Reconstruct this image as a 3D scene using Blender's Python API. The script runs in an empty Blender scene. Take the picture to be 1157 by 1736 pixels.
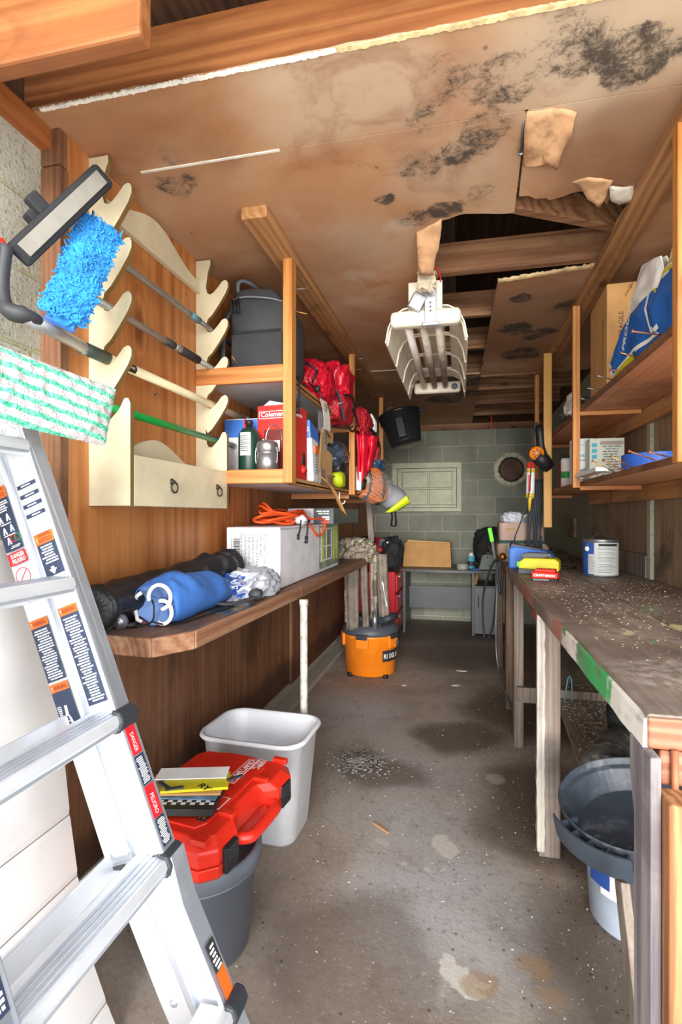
import bpy, bmesh, math, random
from mathutils import Vector, Matrix, noise
random.seed(7)
R = math.radians
SC = bpy.context.scene
COL = SC.collection
# ---------------------------------------------------------------- camera
CAM_H, YAW, FPX = 1.26, 12.757, 890.0
cam = bpy.data.objects.new('camera', bpy.data.cameras.new('camera'))
COL.objects.link(cam)
cam.location = (0, 0, CAM_H)
cam.rotation_euler = (R(90), 0, R(YAW))
cam.data.sensor_fit = 'VERTICAL'
cam.data.sensor_height = 36.0
cam.data.lens = 36.0 * FPX / 1736.0
cam.data.shift_y = 5.0 / 1736.0
cam.data.clip_start = 0.02
SC.camera = cam
# ---------------------------------------------------------------- light: open sky in front of the shed
SC.view_settings.view_transform = 'Standard'
SC.view_settings.look = 'None'
SC.view_settings.gamma = 1.0
SC.view_settings.exposure = 1.2
SC.view_settings.use_curve_mapping = False
W = bpy.data.worlds.new('sky'); SC.world = W; W.use_nodes = True
W.node_tree.nodes['Background'].inputs[0].default_value = (0.93, 0.97, 1.0, 1)
W.node_tree.nodes['Background'].inputs[1].default_value = 1.7
def lamp(name, kind, energy, loc, rot, color=(1, 1, 1), **kw):
    l = bpy.data.lights.new(name, kind); l.energy = energy; l.color = color
    for k, v in kw.items(): setattr(l, k, v)
    o = bpy.data.objects.new(name, l); COL.objects.link(o); o.location = loc; o.rotation_euler = rot
    return o
# wide soft fill lamp, added to carry open-front daylight to the back wall
lamp('fill_sun', 'SUN', 2.6, (1, -3, 3), (R(84), 0, R(6)), (1.0, 0.97, 0.92), angle=R(30))
# added high fill: lights the unseen ground in front, whose bounce fills the ceiling
lamp('fill_sun', 'SUN', 9.0, (0, 6, 8), (R(-38), 0, 0), (1.0, 0.98, 0.95), angle=R(2))
SC.cycles.max_bounces = 10
SC.cycles.diffuse_bounces = 8
# ---------------------------------------------------------------- mesh helpers
_c, _s = math.cos(R(YAW)), math.sin(R(YAW))
def P(u, v, Y=None, X=None, Z=None):
    """a point on the plane X=, Y= or Z= along one sight line (used only to read off real positions)"""
    a = (u - 578.5) / FPX; b = -(v - 873.0) / FPX
    r = Vector((-_s + a * _c, _c + a * _s, b))
    t = Y / r.y if Y is not None else (X / r.x if X is not None else (Z - CAM_H) / r.z)
    return Vector((0, 0, CAM_H)) + r * t
def V(*a): return Vector(a)
class MB:
    def __init__(s): s.b = bmesh.new()
    def face(s, vs, mi=0):
        try:
            f = s.b.faces.new(vs); f.material_index = mi; return f
        except ValueError: return None
    def bx(s, x0, x1, y0, y1, z0, z1, mi=0, M=None):
        v = [s.b.verts.new(V(x, y, z) if M is None else M @ V(x, y, z)) for z in (z0, z1) for y in (y0, y1) for x in (x0, x1)]
        for q in ((0, 2, 3, 1), (4, 5, 7, 6), (0, 1, 5, 4), (2, 6, 7, 3), (0, 4, 6, 2), (1, 3, 7, 5)):
            s.face([v[i] for i in q], mi)
        return s
    def bar(s, a, b, w, h, up=V(0, 0, 1), mi=0):
        """a straight bar from a to b, w wide sideways, h tall along up"""
        a, b = V(*a), V(*b); d = (b - a).normalized(); x = d.cross(V(*up)).normalized(); z = x.cross(d).normalized()
        vs = []
        for p in (a, b):
            for sx, sz in ((-1, -1), (1, -1), (1, 1), (-1, 1)):
                vs.append(s.b.verts.new(p + x * sx * w / 2 + z * sz * h / 2))
        for q in ((3, 2, 1, 0), (4, 5, 6, 7), (0, 1, 5, 4), (1, 2, 6, 5), (2, 3, 7, 6), (3, 0, 4, 7)):
            s.face([vs[i] for i in q], mi)
        return s
    def rings(s, rs, cap=True, closed=False, mi=0):
        vr = [[s.b.verts.new(p) for p in r] for r in rs]; n = len(vr[0])
        for i in range(len(vr) - (0 if closed else 1)):
            A, B = vr[i], vr[(i + 1) % len(vr)]
            for k in range(n): s.face([A[k], A[(k + 1) % n], B[(k + 1) % n], B[k]], mi)
        if cap and not closed:
            s.face(list(reversed(vr[0])), mi); s.face(vr[-1], mi)
        return s
    def tube(s, pts, r, n=10, closed=False, cap=True, mi=0, flat=1.0):
        pts = [V(*p) for p in pts]; m = len(pts); rs = []
        pu = None
        for i, p in enumerate(pts):
            if closed: d = pts[(i + 1) % m] - pts[i - 1]
            else: d = pts[min(i + 1, m - 1)] - pts[max(i - 1, 0)]
            if d.length < 1e-9: d = V(0, 0, 1)
            d.normalize()
            if pu is None:
                pu = V(0, 0, 1) if abs(d.z) < .9 else V(1, 0, 0)
            x = d.cross(pu)
            if x.length < 1e-6: x = d.orthogonal()
            x.normalize(); y = x.cross(d).normalized(); pu = y
            q = r[i] if isinstance(r, (list, tuple)) else r
            rs.append([p + x * math.cos(2 * math.pi * k / n) * q + y * math.sin(2 * math.pi * k / n) * q * flat for k in range(n)])
        return s.rings(rs, cap, closed, mi)
    def lathe(s, prof, c=(0, 0, 0), n=32, M=None, sx=1, sy=1, mi=0, cap=True):
        rs = []
        for r, z in prof:
            ring = [V(max(r, 1e-4) * sx * math.cos(2 * math.pi * k / n), max(r, 1e-4) * sy * math.sin(2 * math.pi * k / n), z) for k in range(n)]
            if M is not None: ring = [M @ p for p in ring]
            rs.append([p + V(*c) for p in ring])
        return s.rings(rs, cap, False, mi)
    def prism(s, poly, a, b, f, mi=0, side=None):
        """poly: 2D points; f(p, t) gives the 3D point; a, b the two ends"""
        A = [s.b.verts.new(f(p, a)) for p in poly]; B = [s.b.verts.new(f(p, b)) for p in poly]
        s.face(list(reversed(A)), mi); s.face(B, mi); n = len(poly)
        for k in range(n): s.face([A[k], A[(k + 1) % n], B[(k + 1) % n], B[k]], mi if side is None else side)
        return s
    def grid(s, f, nu, nv, mi=0):
        vs = [[s.b.verts.new(f(i / nu, j / nv)) for j in range(nv + 1)] for i in range(nu + 1)]
        for i in range(nu):
            for j in range(nv): s.face([vs[i][j], vs[i + 1][j], vs[i + 1][j + 1], vs[i][j + 1]], mi)
        return s
    def blob(s, c, rad, sub=3, amp=.15, fr=3.0, seed=0, sq=1.0, M=None, mi=0, ridge=False):
        """a soft lump: a sphere (sq<1 squarer) pushed about by noise"""
        t = bmesh.new(); bmesh.ops.create_icosphere(t, subdivisions=sub, radius=1)
        mp = {}
        for v in t.verts:
            d = v.co.normalized()
            q = V(*[math.copysign(abs(k) ** sq, k) for k in d])
            nz = noise.fractal(d * fr + V(seed * 7.3, seed * 3.1, seed), 1.0, 2.0, 3)
            if ridge: nz = .5 - abs(nz) * 2
            q = q * (1 + amp * nz)
            p = V(q.x * rad[0], q.y * rad[1], q.z * rad[2])
            if M is not None: p = M @ p
            mp[v] = s.b.verts.new(p + V(*c))
        for f in t.faces: s.face([mp[v] for v in f.verts], mi)
        t.free(); return s
    def xf(s, M): bmesh.ops.transform(s.b, matrix=M, verts=s.b.verts); return s
    def put(s, name, mat, parent=None, bev=0, smooth=False, sub=0, seg=2, solid=0, ang=40):
        me = bpy.data.meshes.new(name)
        bmesh.ops.recalc_face_normals(s.b, faces=s.b.faces)
        root = parent
        while root is not None and root.parent is not None: root = root.parent
        if root is None:
            xs = [v.co for v in s.b.verts]
            o0 = V((min(p.x for p in xs) + max(p.x for p in xs)) / 2, (min(p.y for p in xs) + max(p.y for p in xs)) / 2, min(p.z for p in xs))
        else: o0 = root.location.copy()
        bmesh.ops.translate(s.b, vec=-o0, verts=s.b.verts)
        s.b.to_mesh(me); s.b.free()
        for m in (mat if isinstance(mat, (list, tuple)) else [mat]): me.materials.append(m)
        o = bpy.data.objects.new(name, me); COL.objects.link(o)
        if root is None: o.location = o0
        else: o.parent = parent
        if solid:
            md = o.modifiers.new('solid', 'SOLIDIFY'); md.thickness = solid; md.offset = 0
        if bev:
            md = o.modifiers.new('bevel', 'BEVEL'); md.width = bev; md.segments = seg; md.limit_method = 'ANGLE'; md.angle_limit = R(ang)
        if sub:
            md = o.modifiers.new('sub', 'SUBSURF'); md.levels = sub; md.render_levels = sub
        if smooth:
            for p in me.polygons: p.use_smooth = True
        return o
def tag(o, label, cat, group=None, kind=None):
    if label: o['label'] = label
    if cat: o['category'] = cat
    if group: o['group'] = group
    if kind: o['kind'] = kind
    return o
def thing(name, label, cat, loc, group=None):
    o = bpy.data.objects.new(name, None); COL.objects.link(o); o.location = loc; o.empty_display_size = .05
    return tag(o, label, cat, group)
def struct(o): o['kind'] = 'structure'; return o
def lab(o, t): o['label'] = t; return o
def dup(root, delta, label=None):
    r = root.copy(); COL.objects.link(r); r.location = root.location + V(*delta)
    if label: r['label'] = label
    for ch in list(root.children):
        c = ch.copy(); COL.objects.link(c); c.parent = r
        for g in ch.children:
            d = g.copy(); COL.objects.link(d); d.parent = c
    return r
def text(body, size, org, xd, yd, mat, parent, name='lettering', align='LEFT', width=None, lift=.0006, bold=0.0, squash=1.0, sp=1.0):
    """flat lettering on a surface: org the lower left corner, xd reading direction, yd letter-up"""
    cu = bpy.data.curves.new('t', 'FONT'); cu.body = body; cu.size = size; cu.align_x = align; cu.offset = bold; cu.space_line = sp
    cu.resolution_u = 2; cu.fill_mode = 'FRONT'
    to = bpy.data.objects.new('t', cu); COL.objects.link(to)
    dg = bpy.context.evaluated_depsgraph_get(); dg.update()
    me = bpy.data.meshes.new_from_object(to.evaluated_get(dg))
    bpy.data.objects.remove(to); bpy.data.curves.remove(cu)
    x = V(*xd).normalized(); y = V(*yd); y = (y - x * y.dot(x)).normalized(); z = x.cross(y)
    k = 1.0
    if width and len(me.vertices):
        w = max(v.co.x for v in me.vertices) - min(v.co.x for v in me.vertices); k = width / max(w, 1e-6)
    root = parent
    while root.parent is not None: root = root.parent
    for v in me.vertices:
        v.co = V(*org) + x * v.co.x * k + y * v.co.y * squash + z * lift - root.location
    me.materials.clear(); me.materials.append(mat); me.name = name
    o = bpy.data.objects.new(name, me); COL.objects.link(o); o.parent = parent
    return o
def decal(org, xd, yd, w, h, mat, parent, name='sticker', lift=.0004):
    x = V(*xd).normalized(); y = V(*yd); y = (y - x * y.dot(x)).normalized(); z = x.cross(y)
    m = MB(); o = V(*org)
    M = Matrix((x, y, z)).transposed().to_4x4(); M.translation = o
    m.bx(0, w, 0, h, lift * .2, lift, M=M)
    return m.put(name, mat, parent)
def lines(org, xd, yd, w, h, n, mat, parent, fill=.5, name='print_lines', lift=.0008, jit=.25):
    """rows of fine print, too small to read: broken thin bars"""
    x = V(*xd).normalized(); y = V(*yd); y = (y - x * y.dot(x)).normalized(); z = x.cross(y)
    M = Matrix((x, y, z)).transposed().to_4x4(); M.translation = V(*org)
    m = MB(); ph = h / n
    for i in range(n):
        y0 = h - (i + 1) * ph; xx = random.random() * w * jit; end = w * (1 - random.random() * jit)
        while xx < end:
            l = (.4 + random.random()) * ph * 2.2; e = min(xx + l, end)
            m.bx(xx, e, y0 + ph * .2, y0 + ph * (.2 + fill), 0, lift, M=M); xx = e + ph * .35
    return m.put(name, mat, parent)
# ---------------------------------------------------------------- materials
def lin(h):
    h = h.lstrip('#'); o = []
    for i in (0, 2, 4):
        c = int(h[i:i + 2], 16) / 255; o.append(c / 12.92 if c <= .04045 else ((c + .055) / 1.055) ** 2.4)
    return (*o, 1)
class NT:
    def __init__(s, name):
        s.m = bpy.data.materials.new(name); s.m.use_nodes = True; s.t = s.m.node_tree
        s.b = s.t.nodes['Principled BSDF']
    def n(s, typ, ins=(), **kw):
        q = s.t.nodes.new(typ)
        for k, v in kw.items(): setattr(q, k, v)
        for k, v in (ins.items() if isinstance(ins, dict) else enumerate(ins)):
            if v is None: continue
            if isinstance(v, bpy.types.NodeSocket): s.t.links.new(v, q.inputs[k])
            else: q.inputs[k].default_value = v
        return q
    def ramp(s, fac, stops, interp='LINEAR'):
        q = s.n('ShaderNodeValToRGB', [fac]); e = q.color_ramp.elements; q.color_ramp.interpolation = interp
        while len(e) < len(stops): e.new(.5)
        for i, (p, c) in enumerate(stops): e[i].position = p; e[i].color = lin(c) if isinstance(c, str) else (c, c, c, 1)
        return q.outputs[0]
    def mix(s, f, a, b, mode='MIX'):
        q = s.n('ShaderNodeMix', data_type='RGBA', blend_type=mode)
        for i, v in ((0, f), (6, a), (7, b)):
            if isinstance(v, bpy.types.NodeSocket): s.t.links.new(v, q.inputs[i])
            elif isinstance(v, str): q.inputs[i].default_value = lin(v)
            else: q.inputs[i].default_value = v
        return q.outputs[2]
    def math(s, op, a, b=0.0, c=None, clamp=False):
        return s.n('ShaderNodeMath', [a, b, c], operation=op, use_clamp=clamp).outputs[0]
    def obj(s, scale=(1, 1, 1), rnd=True):
        tc = s.n('ShaderNodeTexCoord').outputs['Object']
        if rnd:
            r = s.n('ShaderNodeObjectInfo').outputs['Random']
            tc = s.n('ShaderNodeVectorMath', [tc, s.n('ShaderNodeVectorMath', [r, (13.7, 7.1, 5.3)], operation='MULTIPLY').outputs[0]], operation='ADD').outputs[0]
        return s.n('ShaderNodeMapping', {0: tc, 3: scale}).outputs[0]
    def pos(s): return s.n('ShaderNodeNewGeometry').outputs['Position']
    def noise(s, v, sc, det=4, rough=.55, dist=0.0):
        return s.n('ShaderNodeTexNoise', {'Vector': v, 'Scale': sc, 'Detail': det, 'Roughness': rough, 'Distortion': dist}).outputs[0]
    def rng(s, x, a, b, c=0.0, d=1.0):
        return s.n('ShaderNodeMapRange', [x, a, b, c, d], clamp=True, interpolation_type='SMOOTHSTEP').outputs[0]
    def spots(s, p, lst):
        """soft blotches at given places; p a (warped) position"""
        acc = None
        for x, y, z, r, soft, k in lst:
            d = s.n('ShaderNodeVectorMath', [p, (x, y, z)], operation='DISTANCE').outputs['Value']
            q = s.math('MULTIPLY', s.rng(d, r * (1 - soft), r, 1, 0), k)
            acc = q if acc is None else s.math('MAXIMUM', acc, q)
        return acc
    def warp(s, p, sc, amp):
        nz = s.n('ShaderNodeTexNoise', {'Vector': p, 'Scale': sc, 'Detail': 4}).outputs['Color']
        c = s.n('ShaderNodeVectorMath', [nz, (.5, .5, .5)], operation='SUBTRACT').outputs[0]
        c = s.n('ShaderNodeVectorMath', {0: c, 'Scale': amp}, operation='SCALE').outputs[0]
        return s.n('ShaderNodeVectorMath', [p, c], operation='ADD').outputs[0]
    def out(s, col, rough=.6, metal=0.0, bump=None, bs=.2, bd=.01, spec=None):
        i = s.b.inputs
        for k, v in (('Base Color', col), ('Roughness', rough), ('Metallic', metal)):
            if isinstance(v, bpy.types.NodeSocket): s.t.links.new(v, i[k])
            else: i[k].default_value = lin(v) if isinstance(v, str) else v
        if spec is not None: i['Specular IOR Level'].default_value = spec
        if bump is not None:
            b = s.n('ShaderNodeBump', {'Strength': bs, 'Distance': bd, 'Height': bump}); s.t.links.new(b.outputs[0], i['Normal'])
        return s.m
def plain(name, c, rough=.5, metal=0.0, var=.12, sc=6.0, bs=0.0, dirt=None, dk=.35, spec=None):
    k = NT(name); p = k.obj()
    nz = k.noise(p, sc, 5)
    a = lin(c); lo = tuple(q * (1 - var) for q in a[:3]) + (1,); hi = tuple(min(q * (1 + var), .95) for q in a[:3]) + (1,)
    col = k.mix(k.rng(nz, .3, .7), lo, hi)
    if dirt: col = k.mix(k.math('MULTIPLY', k.rng(k.noise(p, sc * .6, 8, .7), .52, .7), dk), col, dirt)
    return k.out(col, rough, metal, k.noise(p, sc * 12, 3) if bs else None, bs, .004, spec)
def wood(name, dark, mid, light, axis='Y', sc=1.0, rough=.6, knots=True, stain=None, sk=.6, ring=.45, bs=.25):
    k = NT(name); al, ac = .55 * sc, 9.0 * sc
    s3 = tuple(al if a == axis else ac for a in 'XYZ'); p = k.obj(s3)
    w = k.noise(p, 1.5, 7, .65, .9)
    bands = k.n('ShaderNodeTexWave', {'Vector': k.warp(p, .5, 1.6), 'Scale': 1.5, 'Distortion': 4.0, 'Detail': 4.0, 'Detail Scale': 1.6, 'Detail Roughness': .7}, wave_type='RINGS', rings_direction='SPHERICAL').outputs['Fac']
    hair = k.noise(k.obj(tuple(al * 1.5 if a == axis else ac * 4.5 for a in 'XYZ')), 1.6, 4, .6, .6)
    r2 = ring * .42
    f = k.math('ADD', k.math('ADD', k.math('MULTIPLY', w, .78 - r2), k.math('MULTIPLY', bands, r2)), k.math('MULTIPLY', hair, .22))
    col = k.ramp(f, [(.2, dark), (.42, mid), (.72, light)])
    fine = k.noise(k.obj(tuple(al * 2 if a == axis else ac * 8 for a in 'XYZ')), 2.0, 3)
    col = k.mix(k.rng(fine, .5, .75, 0, .35), col, dark)
    if knots:
        flat = {'Z': 'X', 'X': 'Y', 'Y': 'Z'}[axis]; cr = [a for a in 'XYZ' if a not in (axis, flat)][0]
        sp = k.n('ShaderNodeSeparateXYZ', [k.obj((1, 1, 1))]).outputs
        v2 = k.n('ShaderNodeCombineXYZ', [k.math('MULTIPLY', sp['XYZ'.index(axis)], 1.7 * sc), k.math('MULTIPLY', sp['XYZ'.index(cr)], 4.2 * sc), 0.0]).outputs[0]
        v = k.n('ShaderNodeTexVoronoi', {'Vector': k.warp(v2, 3, .12), 'Scale': 1.0}, voronoi_dimensions='2D').outputs['Distance']
        rg = k.math('MULTIPLY', k.math('SINE', k.math('MULTIPLY', v, 75.0)), k.rng(v, .08, .36, .32, 0))
        col = k.mix(k.math('MAXIMUM', rg, 0.0), col, dark)
        col = k.mix(k.rng(v, .03, .085, .9, 0), col, dark)
    if stain:
        st = k.noise(k.obj((1, 1, 1)), 2.2 * sc, 6, .65, .8)
        col = k.mix(k.math('MULTIPLY', k.rng(st, .48, .66), sk), col, stain)
    if name == 'damp_plywood':
        zz = k.n('ShaderNodeSeparateXYZ', [k.warp(k.pos(), 3, .22)]).outputs[2]
        col = k.mix(k.rng(zz, .26, .36, .7, 0), col, '#35241b')
    return k.out(col, rough, 0, f, bs, .004)
M = {}
# setting
def block_mat(name, c1, c2, mortar, rowoff, vert='X', paint=None):
    k = NT(name); p = k.pos()
    sp = k.n('ShaderNodeSeparateXYZ', [p]); u = sp.outputs[0] if vert == 'X' else sp.outputs[1]
    uv = k.n('ShaderNodeCombineXYZ', [u, k.math('ADD', sp.outputs[2], rowoff), 0.0]).outputs[0]
    br = k.n('ShaderNodeTexBrick', {'Vector': uv, 'Color1': lin(c1), 'Color2': lin(c2), 'Mortar': lin(mortar), 'Scale': 1.0, 'Mortar Size': .006, 'Mortar Smooth': .3, 'Bias': 0.0, 'Brick Width': .406, 'Row Height': .203}, offset=.5)
    nz = k.noise(p, 3.0, 6, .6); col = k.mix(k.rng(nz, .35, .7, 0, .45), br.outputs[0], paint or '#6d6f64')
    f = k.noise(p, 90, 4, .7); col = k.mix(k.rng(f, .5, .7, 0, .6), col, '#55554c')
    h = k.math('ADD', k.math('MULTIPLY', br.outputs['Fac'], -1.0), k.math('MULTIPLY', f, .9))
    return k.out(col, .9, 0, h, .7, .012)
M['block_back'] = block_mat('block_back', '#a6a89a', '#8e9283', '#cac8b8', .155, 'X')
M['block_left'] = block_mat('block_left', '#c9c5b4', '#bdb9a9', '#b8b78f', -.09, 'Y', '#a7a596')
M['block_right'] = block_mat('block_right', '#b5b7a2', '#adb09b', '#b0b19c', .155, 'Y', '#9a9c88')
def floor_mat():
    k = NT('stained_concrete'); p = k.pos(); wp = k.warp(p, 2.2, .45)
    base = k.ramp(k.noise(wp, .9, 6, .6, .4), [(.3, '#85766a'), (.5, '#a99b8e'), (.72, '#c8bfb6')])
    pale = k.spots(wp, [(-.08, 1.75, 0, .42, .8, .8), (-.25, 2.6, 0, .5, .8, .5), (-.65, 3.3, 0, .45, .7, .7), (-.15, 2.1, 0, .4, .8, .6), (-.45, 3.0, 0, .4, .8, .4), (.1, 1.6, 0, .25, .7, .6)])
    col = k.mix(pale, base, '#bfbdc0')
    wet = k.spots(wp, [(.03, 3.05, 0, .3, .45, .85), (.28, 2.2, 0, .28, .6, .8), (.45, 2.4, 0, .5, .5, .9), (-.3, 1.5, 0, .3, .35, .55), (-.05, 1.22, 0, .35, .5, .5), (.5, 1.6, 0, .45, .5, .85), (-.1, 4.9, 0, .8, .8, .8), (.1, 6, 0, .9, .6, .9), (-.36, 2.55, 0, .22, .5, .7), (.5, 3.5, 0, .6, .5, .9), (-.3, 5.9, 0, .9, .5, .8), (-.75, 1.6, 0, .25, .6, .5)])
    mot = k.noise(p, 7, 9, .75, .5); col = k.mix(k.rng(mot, .5, .68, 0, .5), col, '#8a7c70')
    col = k.mix(wet, col, '#66584c')
    dirt = k.noise(p, 38, 10, .8); col = k.mix(k.rng(dirt, .52, .66, 0, .6), col, '#6c5e52'); col = k.mix(k.rng(dirt, .36, .44, .35, 0), col, '#d0c9c0')
    vo = k.n('ShaderNodeTexVoronoi', {'Vector': p, 'Scale': 70.0, 'Randomness': 1.0})
    speck = k.math('MULTIPLY', k.rng(vo.outputs['Distance'], .1, .2, 1, 0), k.rng(k.n('ShaderNodeSeparateXYZ', [vo.outputs['Color']]).outputs[0], .80, .84))
    col = k.mix(k.math('MULTIPLY', speck, .75), col, '#d5cfc6')
    vo2 = k.n('ShaderNodeTexVoronoi', {'Vector': p, 'Scale': 34.0})
    sp2 = k.math('MULTIPLY', k.rng(vo2.outputs['Distance'], .1, .24, 1, 0), k.rng(k.n('ShaderNodeSeparateXYZ', [vo2.outputs['Color']]).outputs[1], .86, .9))
    col = k.mix(k.math('MULTIPLY', sp2, .7), col, '#3a322c')
    w2 = k.warp(p, 14, .12)
    paint = k.spots(w2, [(-.075, 2.07, 0, .052, .25, .9), (-.045, 2.02, 0, .05, .25, .9), (-.01, 1.49, 0, .045, .25, .9), (.03, 1.45, 0, .045, .25, .85), (-.29, 2.0, 0, .03, .3, .5), (-.2, 1.9, 0, .02, .3, .6), (-.1, 1.88, 0, .02, .3, .6), (-.06, 1.9, 0, .015, .3, .6), (.16, 2.62, 0, .06, .5, .45)])
    col = k.mix(paint, col, '#d8d2c8')
    tan = k.spots(w2, [(.05, 1.46, 0, .05, .4, .6), (.2, 1.55, 0, .06, .5, .6), (.24, 1.47, 0, .04, .5, .5), (-.85, .85, 0, .3, .7, .5)])
    col = k.mix(tan, col, '#a5855f')
    return k.out(col, k.rng(wet, 0, 1, .85, .55), 0, k.math('ADD', k.noise(p, 60, 6, .7), k.math('MULTIPLY', speck, 1.0)), .35, .006)
M['floor'] = floor_mat()
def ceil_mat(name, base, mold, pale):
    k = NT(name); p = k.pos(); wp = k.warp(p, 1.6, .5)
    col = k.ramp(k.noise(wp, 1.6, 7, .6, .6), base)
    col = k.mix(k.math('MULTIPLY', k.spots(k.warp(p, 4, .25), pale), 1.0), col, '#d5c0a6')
    col = k.mix(k.spots(wp, [(.4, 3.2, 2.34, .9, .6, .65), (.55, 1.72, 2.34, .36, .4, .6), (-.4, 5.2, 2.34, 1.3, .5, .5), (-.95, 2.2, 2.34, .9, .7, .4), (-.6, 3.0, 2.34, .7, .7, .35), (-1.0, 1.4, 2.34, .5, .7, .35)]), col, '#82573c')
    brown = k.noise(k.warp(p, 3, .4), 2.4, 6, .65, 1.0); col = k.mix(k.rng(brown, .55, .72, 0, .5), col, '#8f5a3a')
    a = k.spots(k.warp(p, 9, .12), mold)
    q = k.noise(p, 26, 12, .9, .8); q2 = k.noise(k.warp(p, 5, .2), 7, 5, .7)
    mm = k.rng(k.math('ADD', k.math('ADD', k.math('MULTIPLY', a, .34), k.math('MULTIPLY', q, .8)), k.math('MULTIPLY', q2, .55)), .90, 1.06)
    mm = k.math('MULTIPLY', mm, k.rng(a, .02, .3))
    col = k.mix(k.math('MULTIPLY', mm, .92), col, '#2b2724')
    col = k.mix(k.math('MULTIPLY', a, .16), col, '#6d6157')
    fl = k.n('ShaderNodeTexVoronoi', {'Vector': p, 'Scale': 16.0}); fleck = k.math('MULTIPLY', k.rng(fl.outputs['Distance'], .05, .14, 1, 0), k.rng(k.n('ShaderNodeSeparateXYZ', [fl.outputs['Color']]).outputs[0], .9, .93))
    col = k.mix(k.math('MULTIPLY', fleck, .6), col, '#4c382c')
    return k.out(col, .85, 0, k.noise(p, 70, 4), .12, .003)
MOLD = [(-.02, 1.34, 2.34, .12, .5, .8), (.1, 1.36, 2.34, .16, .5, .8), (.25, 1.3, 2.34, .15, .5, .9), (.4, 1.36, 2.34, .13, .4, 1), (.55, 1.33, 2.34, .1, .4, 1), (.22, 1.22, 2.34, .08, .4, .8), (-.1, 1.44, 2.34, .12, .6, .8),
        (.0, 1.6, 2.34, .1, .5, .9), (-.12, 1.64, 2.34, .1, .5, .8), (.1, 1.5, 2.34, .12, .5, .9), (-.25, 1.78, 2.34, .06, .5, .9), (.06, 1.83, 2.34, .08, .5, .9), (-.14, 1.93, 2.34, .11, .5, 1), (-.05, 1.9, 2.34, .1, .5, 1), (.05, 1.55, 2.34, .1, .4, .9),
        (.3, 2.75, 2.34, .08, .4, 1), (.32, 3.2, 2.34, .16, .5, 1), (.45, 3.3, 2.34, .15, .5, 1), (.55, 2.9, 2.34, .13, .5, 1), (.4, 3.7, 2.34, .18, .4, 1), (.05, 3.9, 2.34, .15, .3, 1), (.02, 4.35, 2.34, .25, .3, 1), (-.15, 5.0, 2.34, .22, .3, 1), (.08, 4.8, 2.34, .18, .4, 1),
        (-.9, 1.55, 2.34, .12, .6, .8), (-.85, 1.42, 2.34, .07, .5, .8), (-.7, 1.48, 2.34, .1, .7, .7), (-.95, 1.35, 2.34, .06, .5, .7), (.75, 1.5, 2.34, .2, .5, .9)]
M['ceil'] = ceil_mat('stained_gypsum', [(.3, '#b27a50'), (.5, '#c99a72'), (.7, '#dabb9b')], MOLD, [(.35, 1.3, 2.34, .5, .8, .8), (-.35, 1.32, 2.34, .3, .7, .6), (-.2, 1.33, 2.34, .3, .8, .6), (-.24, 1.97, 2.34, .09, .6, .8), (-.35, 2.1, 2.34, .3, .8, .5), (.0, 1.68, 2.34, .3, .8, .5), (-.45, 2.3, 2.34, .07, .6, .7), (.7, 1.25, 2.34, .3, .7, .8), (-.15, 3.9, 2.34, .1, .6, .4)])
M['gyp_white'] = plain('broken_gypsum_white', '#efe9dd', .9, 0, .1, 30, .3)
M['gyp_paper'] = plain('torn_gypsum_paper', '#d9a97f', .9, 0, .25, 9, .2, '#6f4a2c', .7)
M['foam'] = plain('yellowed_gypsum_edge', '#dcc190', .9, 0, .25, 25, .5, '#8a5c30', .6)
M['ply'] = wood('old_plywood', '#5c3620', '#9a6038', '#bb8450', 'Z', .7, .6, True, '#4a3424', .55, .35)
M['ply_low'] = wood('damp_plywood', '#3e281b', '#7a4f36', '#98714f', 'Z', .9, .65, False, '#38271d', .65, .25)
M['ply_orange'] = wood('orange_plywood', '#7a4520', '#b06c36', '#c98a50', 'Z', .5, .5, True, None, 0, .5)
M['ply_dark'] = wood('dark_right_plywood', '#57463a', '#8d765d', '#ab9578', 'Z', .8, .7, False, '#2b211a', .7, .35)
M['beam'] = wood('roof_beam_pine', '#5f3318', '#9a5c30', '#b97c4a', 'X', .7, .6, True, '#6a3d20', .35, .5)
M['joist'] = wood('brown_joist', '#54331f', '#8f6243', '#b58b66', 'X', .9, .7, True, '#4a3122', .5, .5)
M['ledger'] = wood('ledger_timber', '#6b4328', '#a9764a', '#c69866', 'Y', .8, .65, True, '#5d4936', .5, .5)
M['stud'] = wood('fresh_stud', '#8a4d1c', '#bb7634', '#cf9450', 'Z', .9, .55, False, None, 0, .55)
M['stud2'] = wood('golden_stud', '#a8742c', '#c48c3e', '#d19f50', 'Z', .5, .5, False, None, 0, .3, .1)
M['rail_x'] = wood('shelf_rail_pine', '#87491d', '#b56f34', '#cb8d50', 'X', .9, .55, False, None, 0, .5)
M['rail_y'] = wood('cleat_pine', '#8a5a30', '#b98450', '#cda06c', 'Y', .9, .6, True, '#6d5138', .4, .55)
M['shelf_under'] = wood('red_shelf_plywood', '#b06a42', '#dd9866', '#e8b48c', 'Y', .6, .55, False, '#6a3a20', .55, .3)
M['shelf_grey'] = plain('grey_painted_underside', '#d2d5da', .55, 0, .15, 4, 0, '#d5c9b8', .5)
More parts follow.
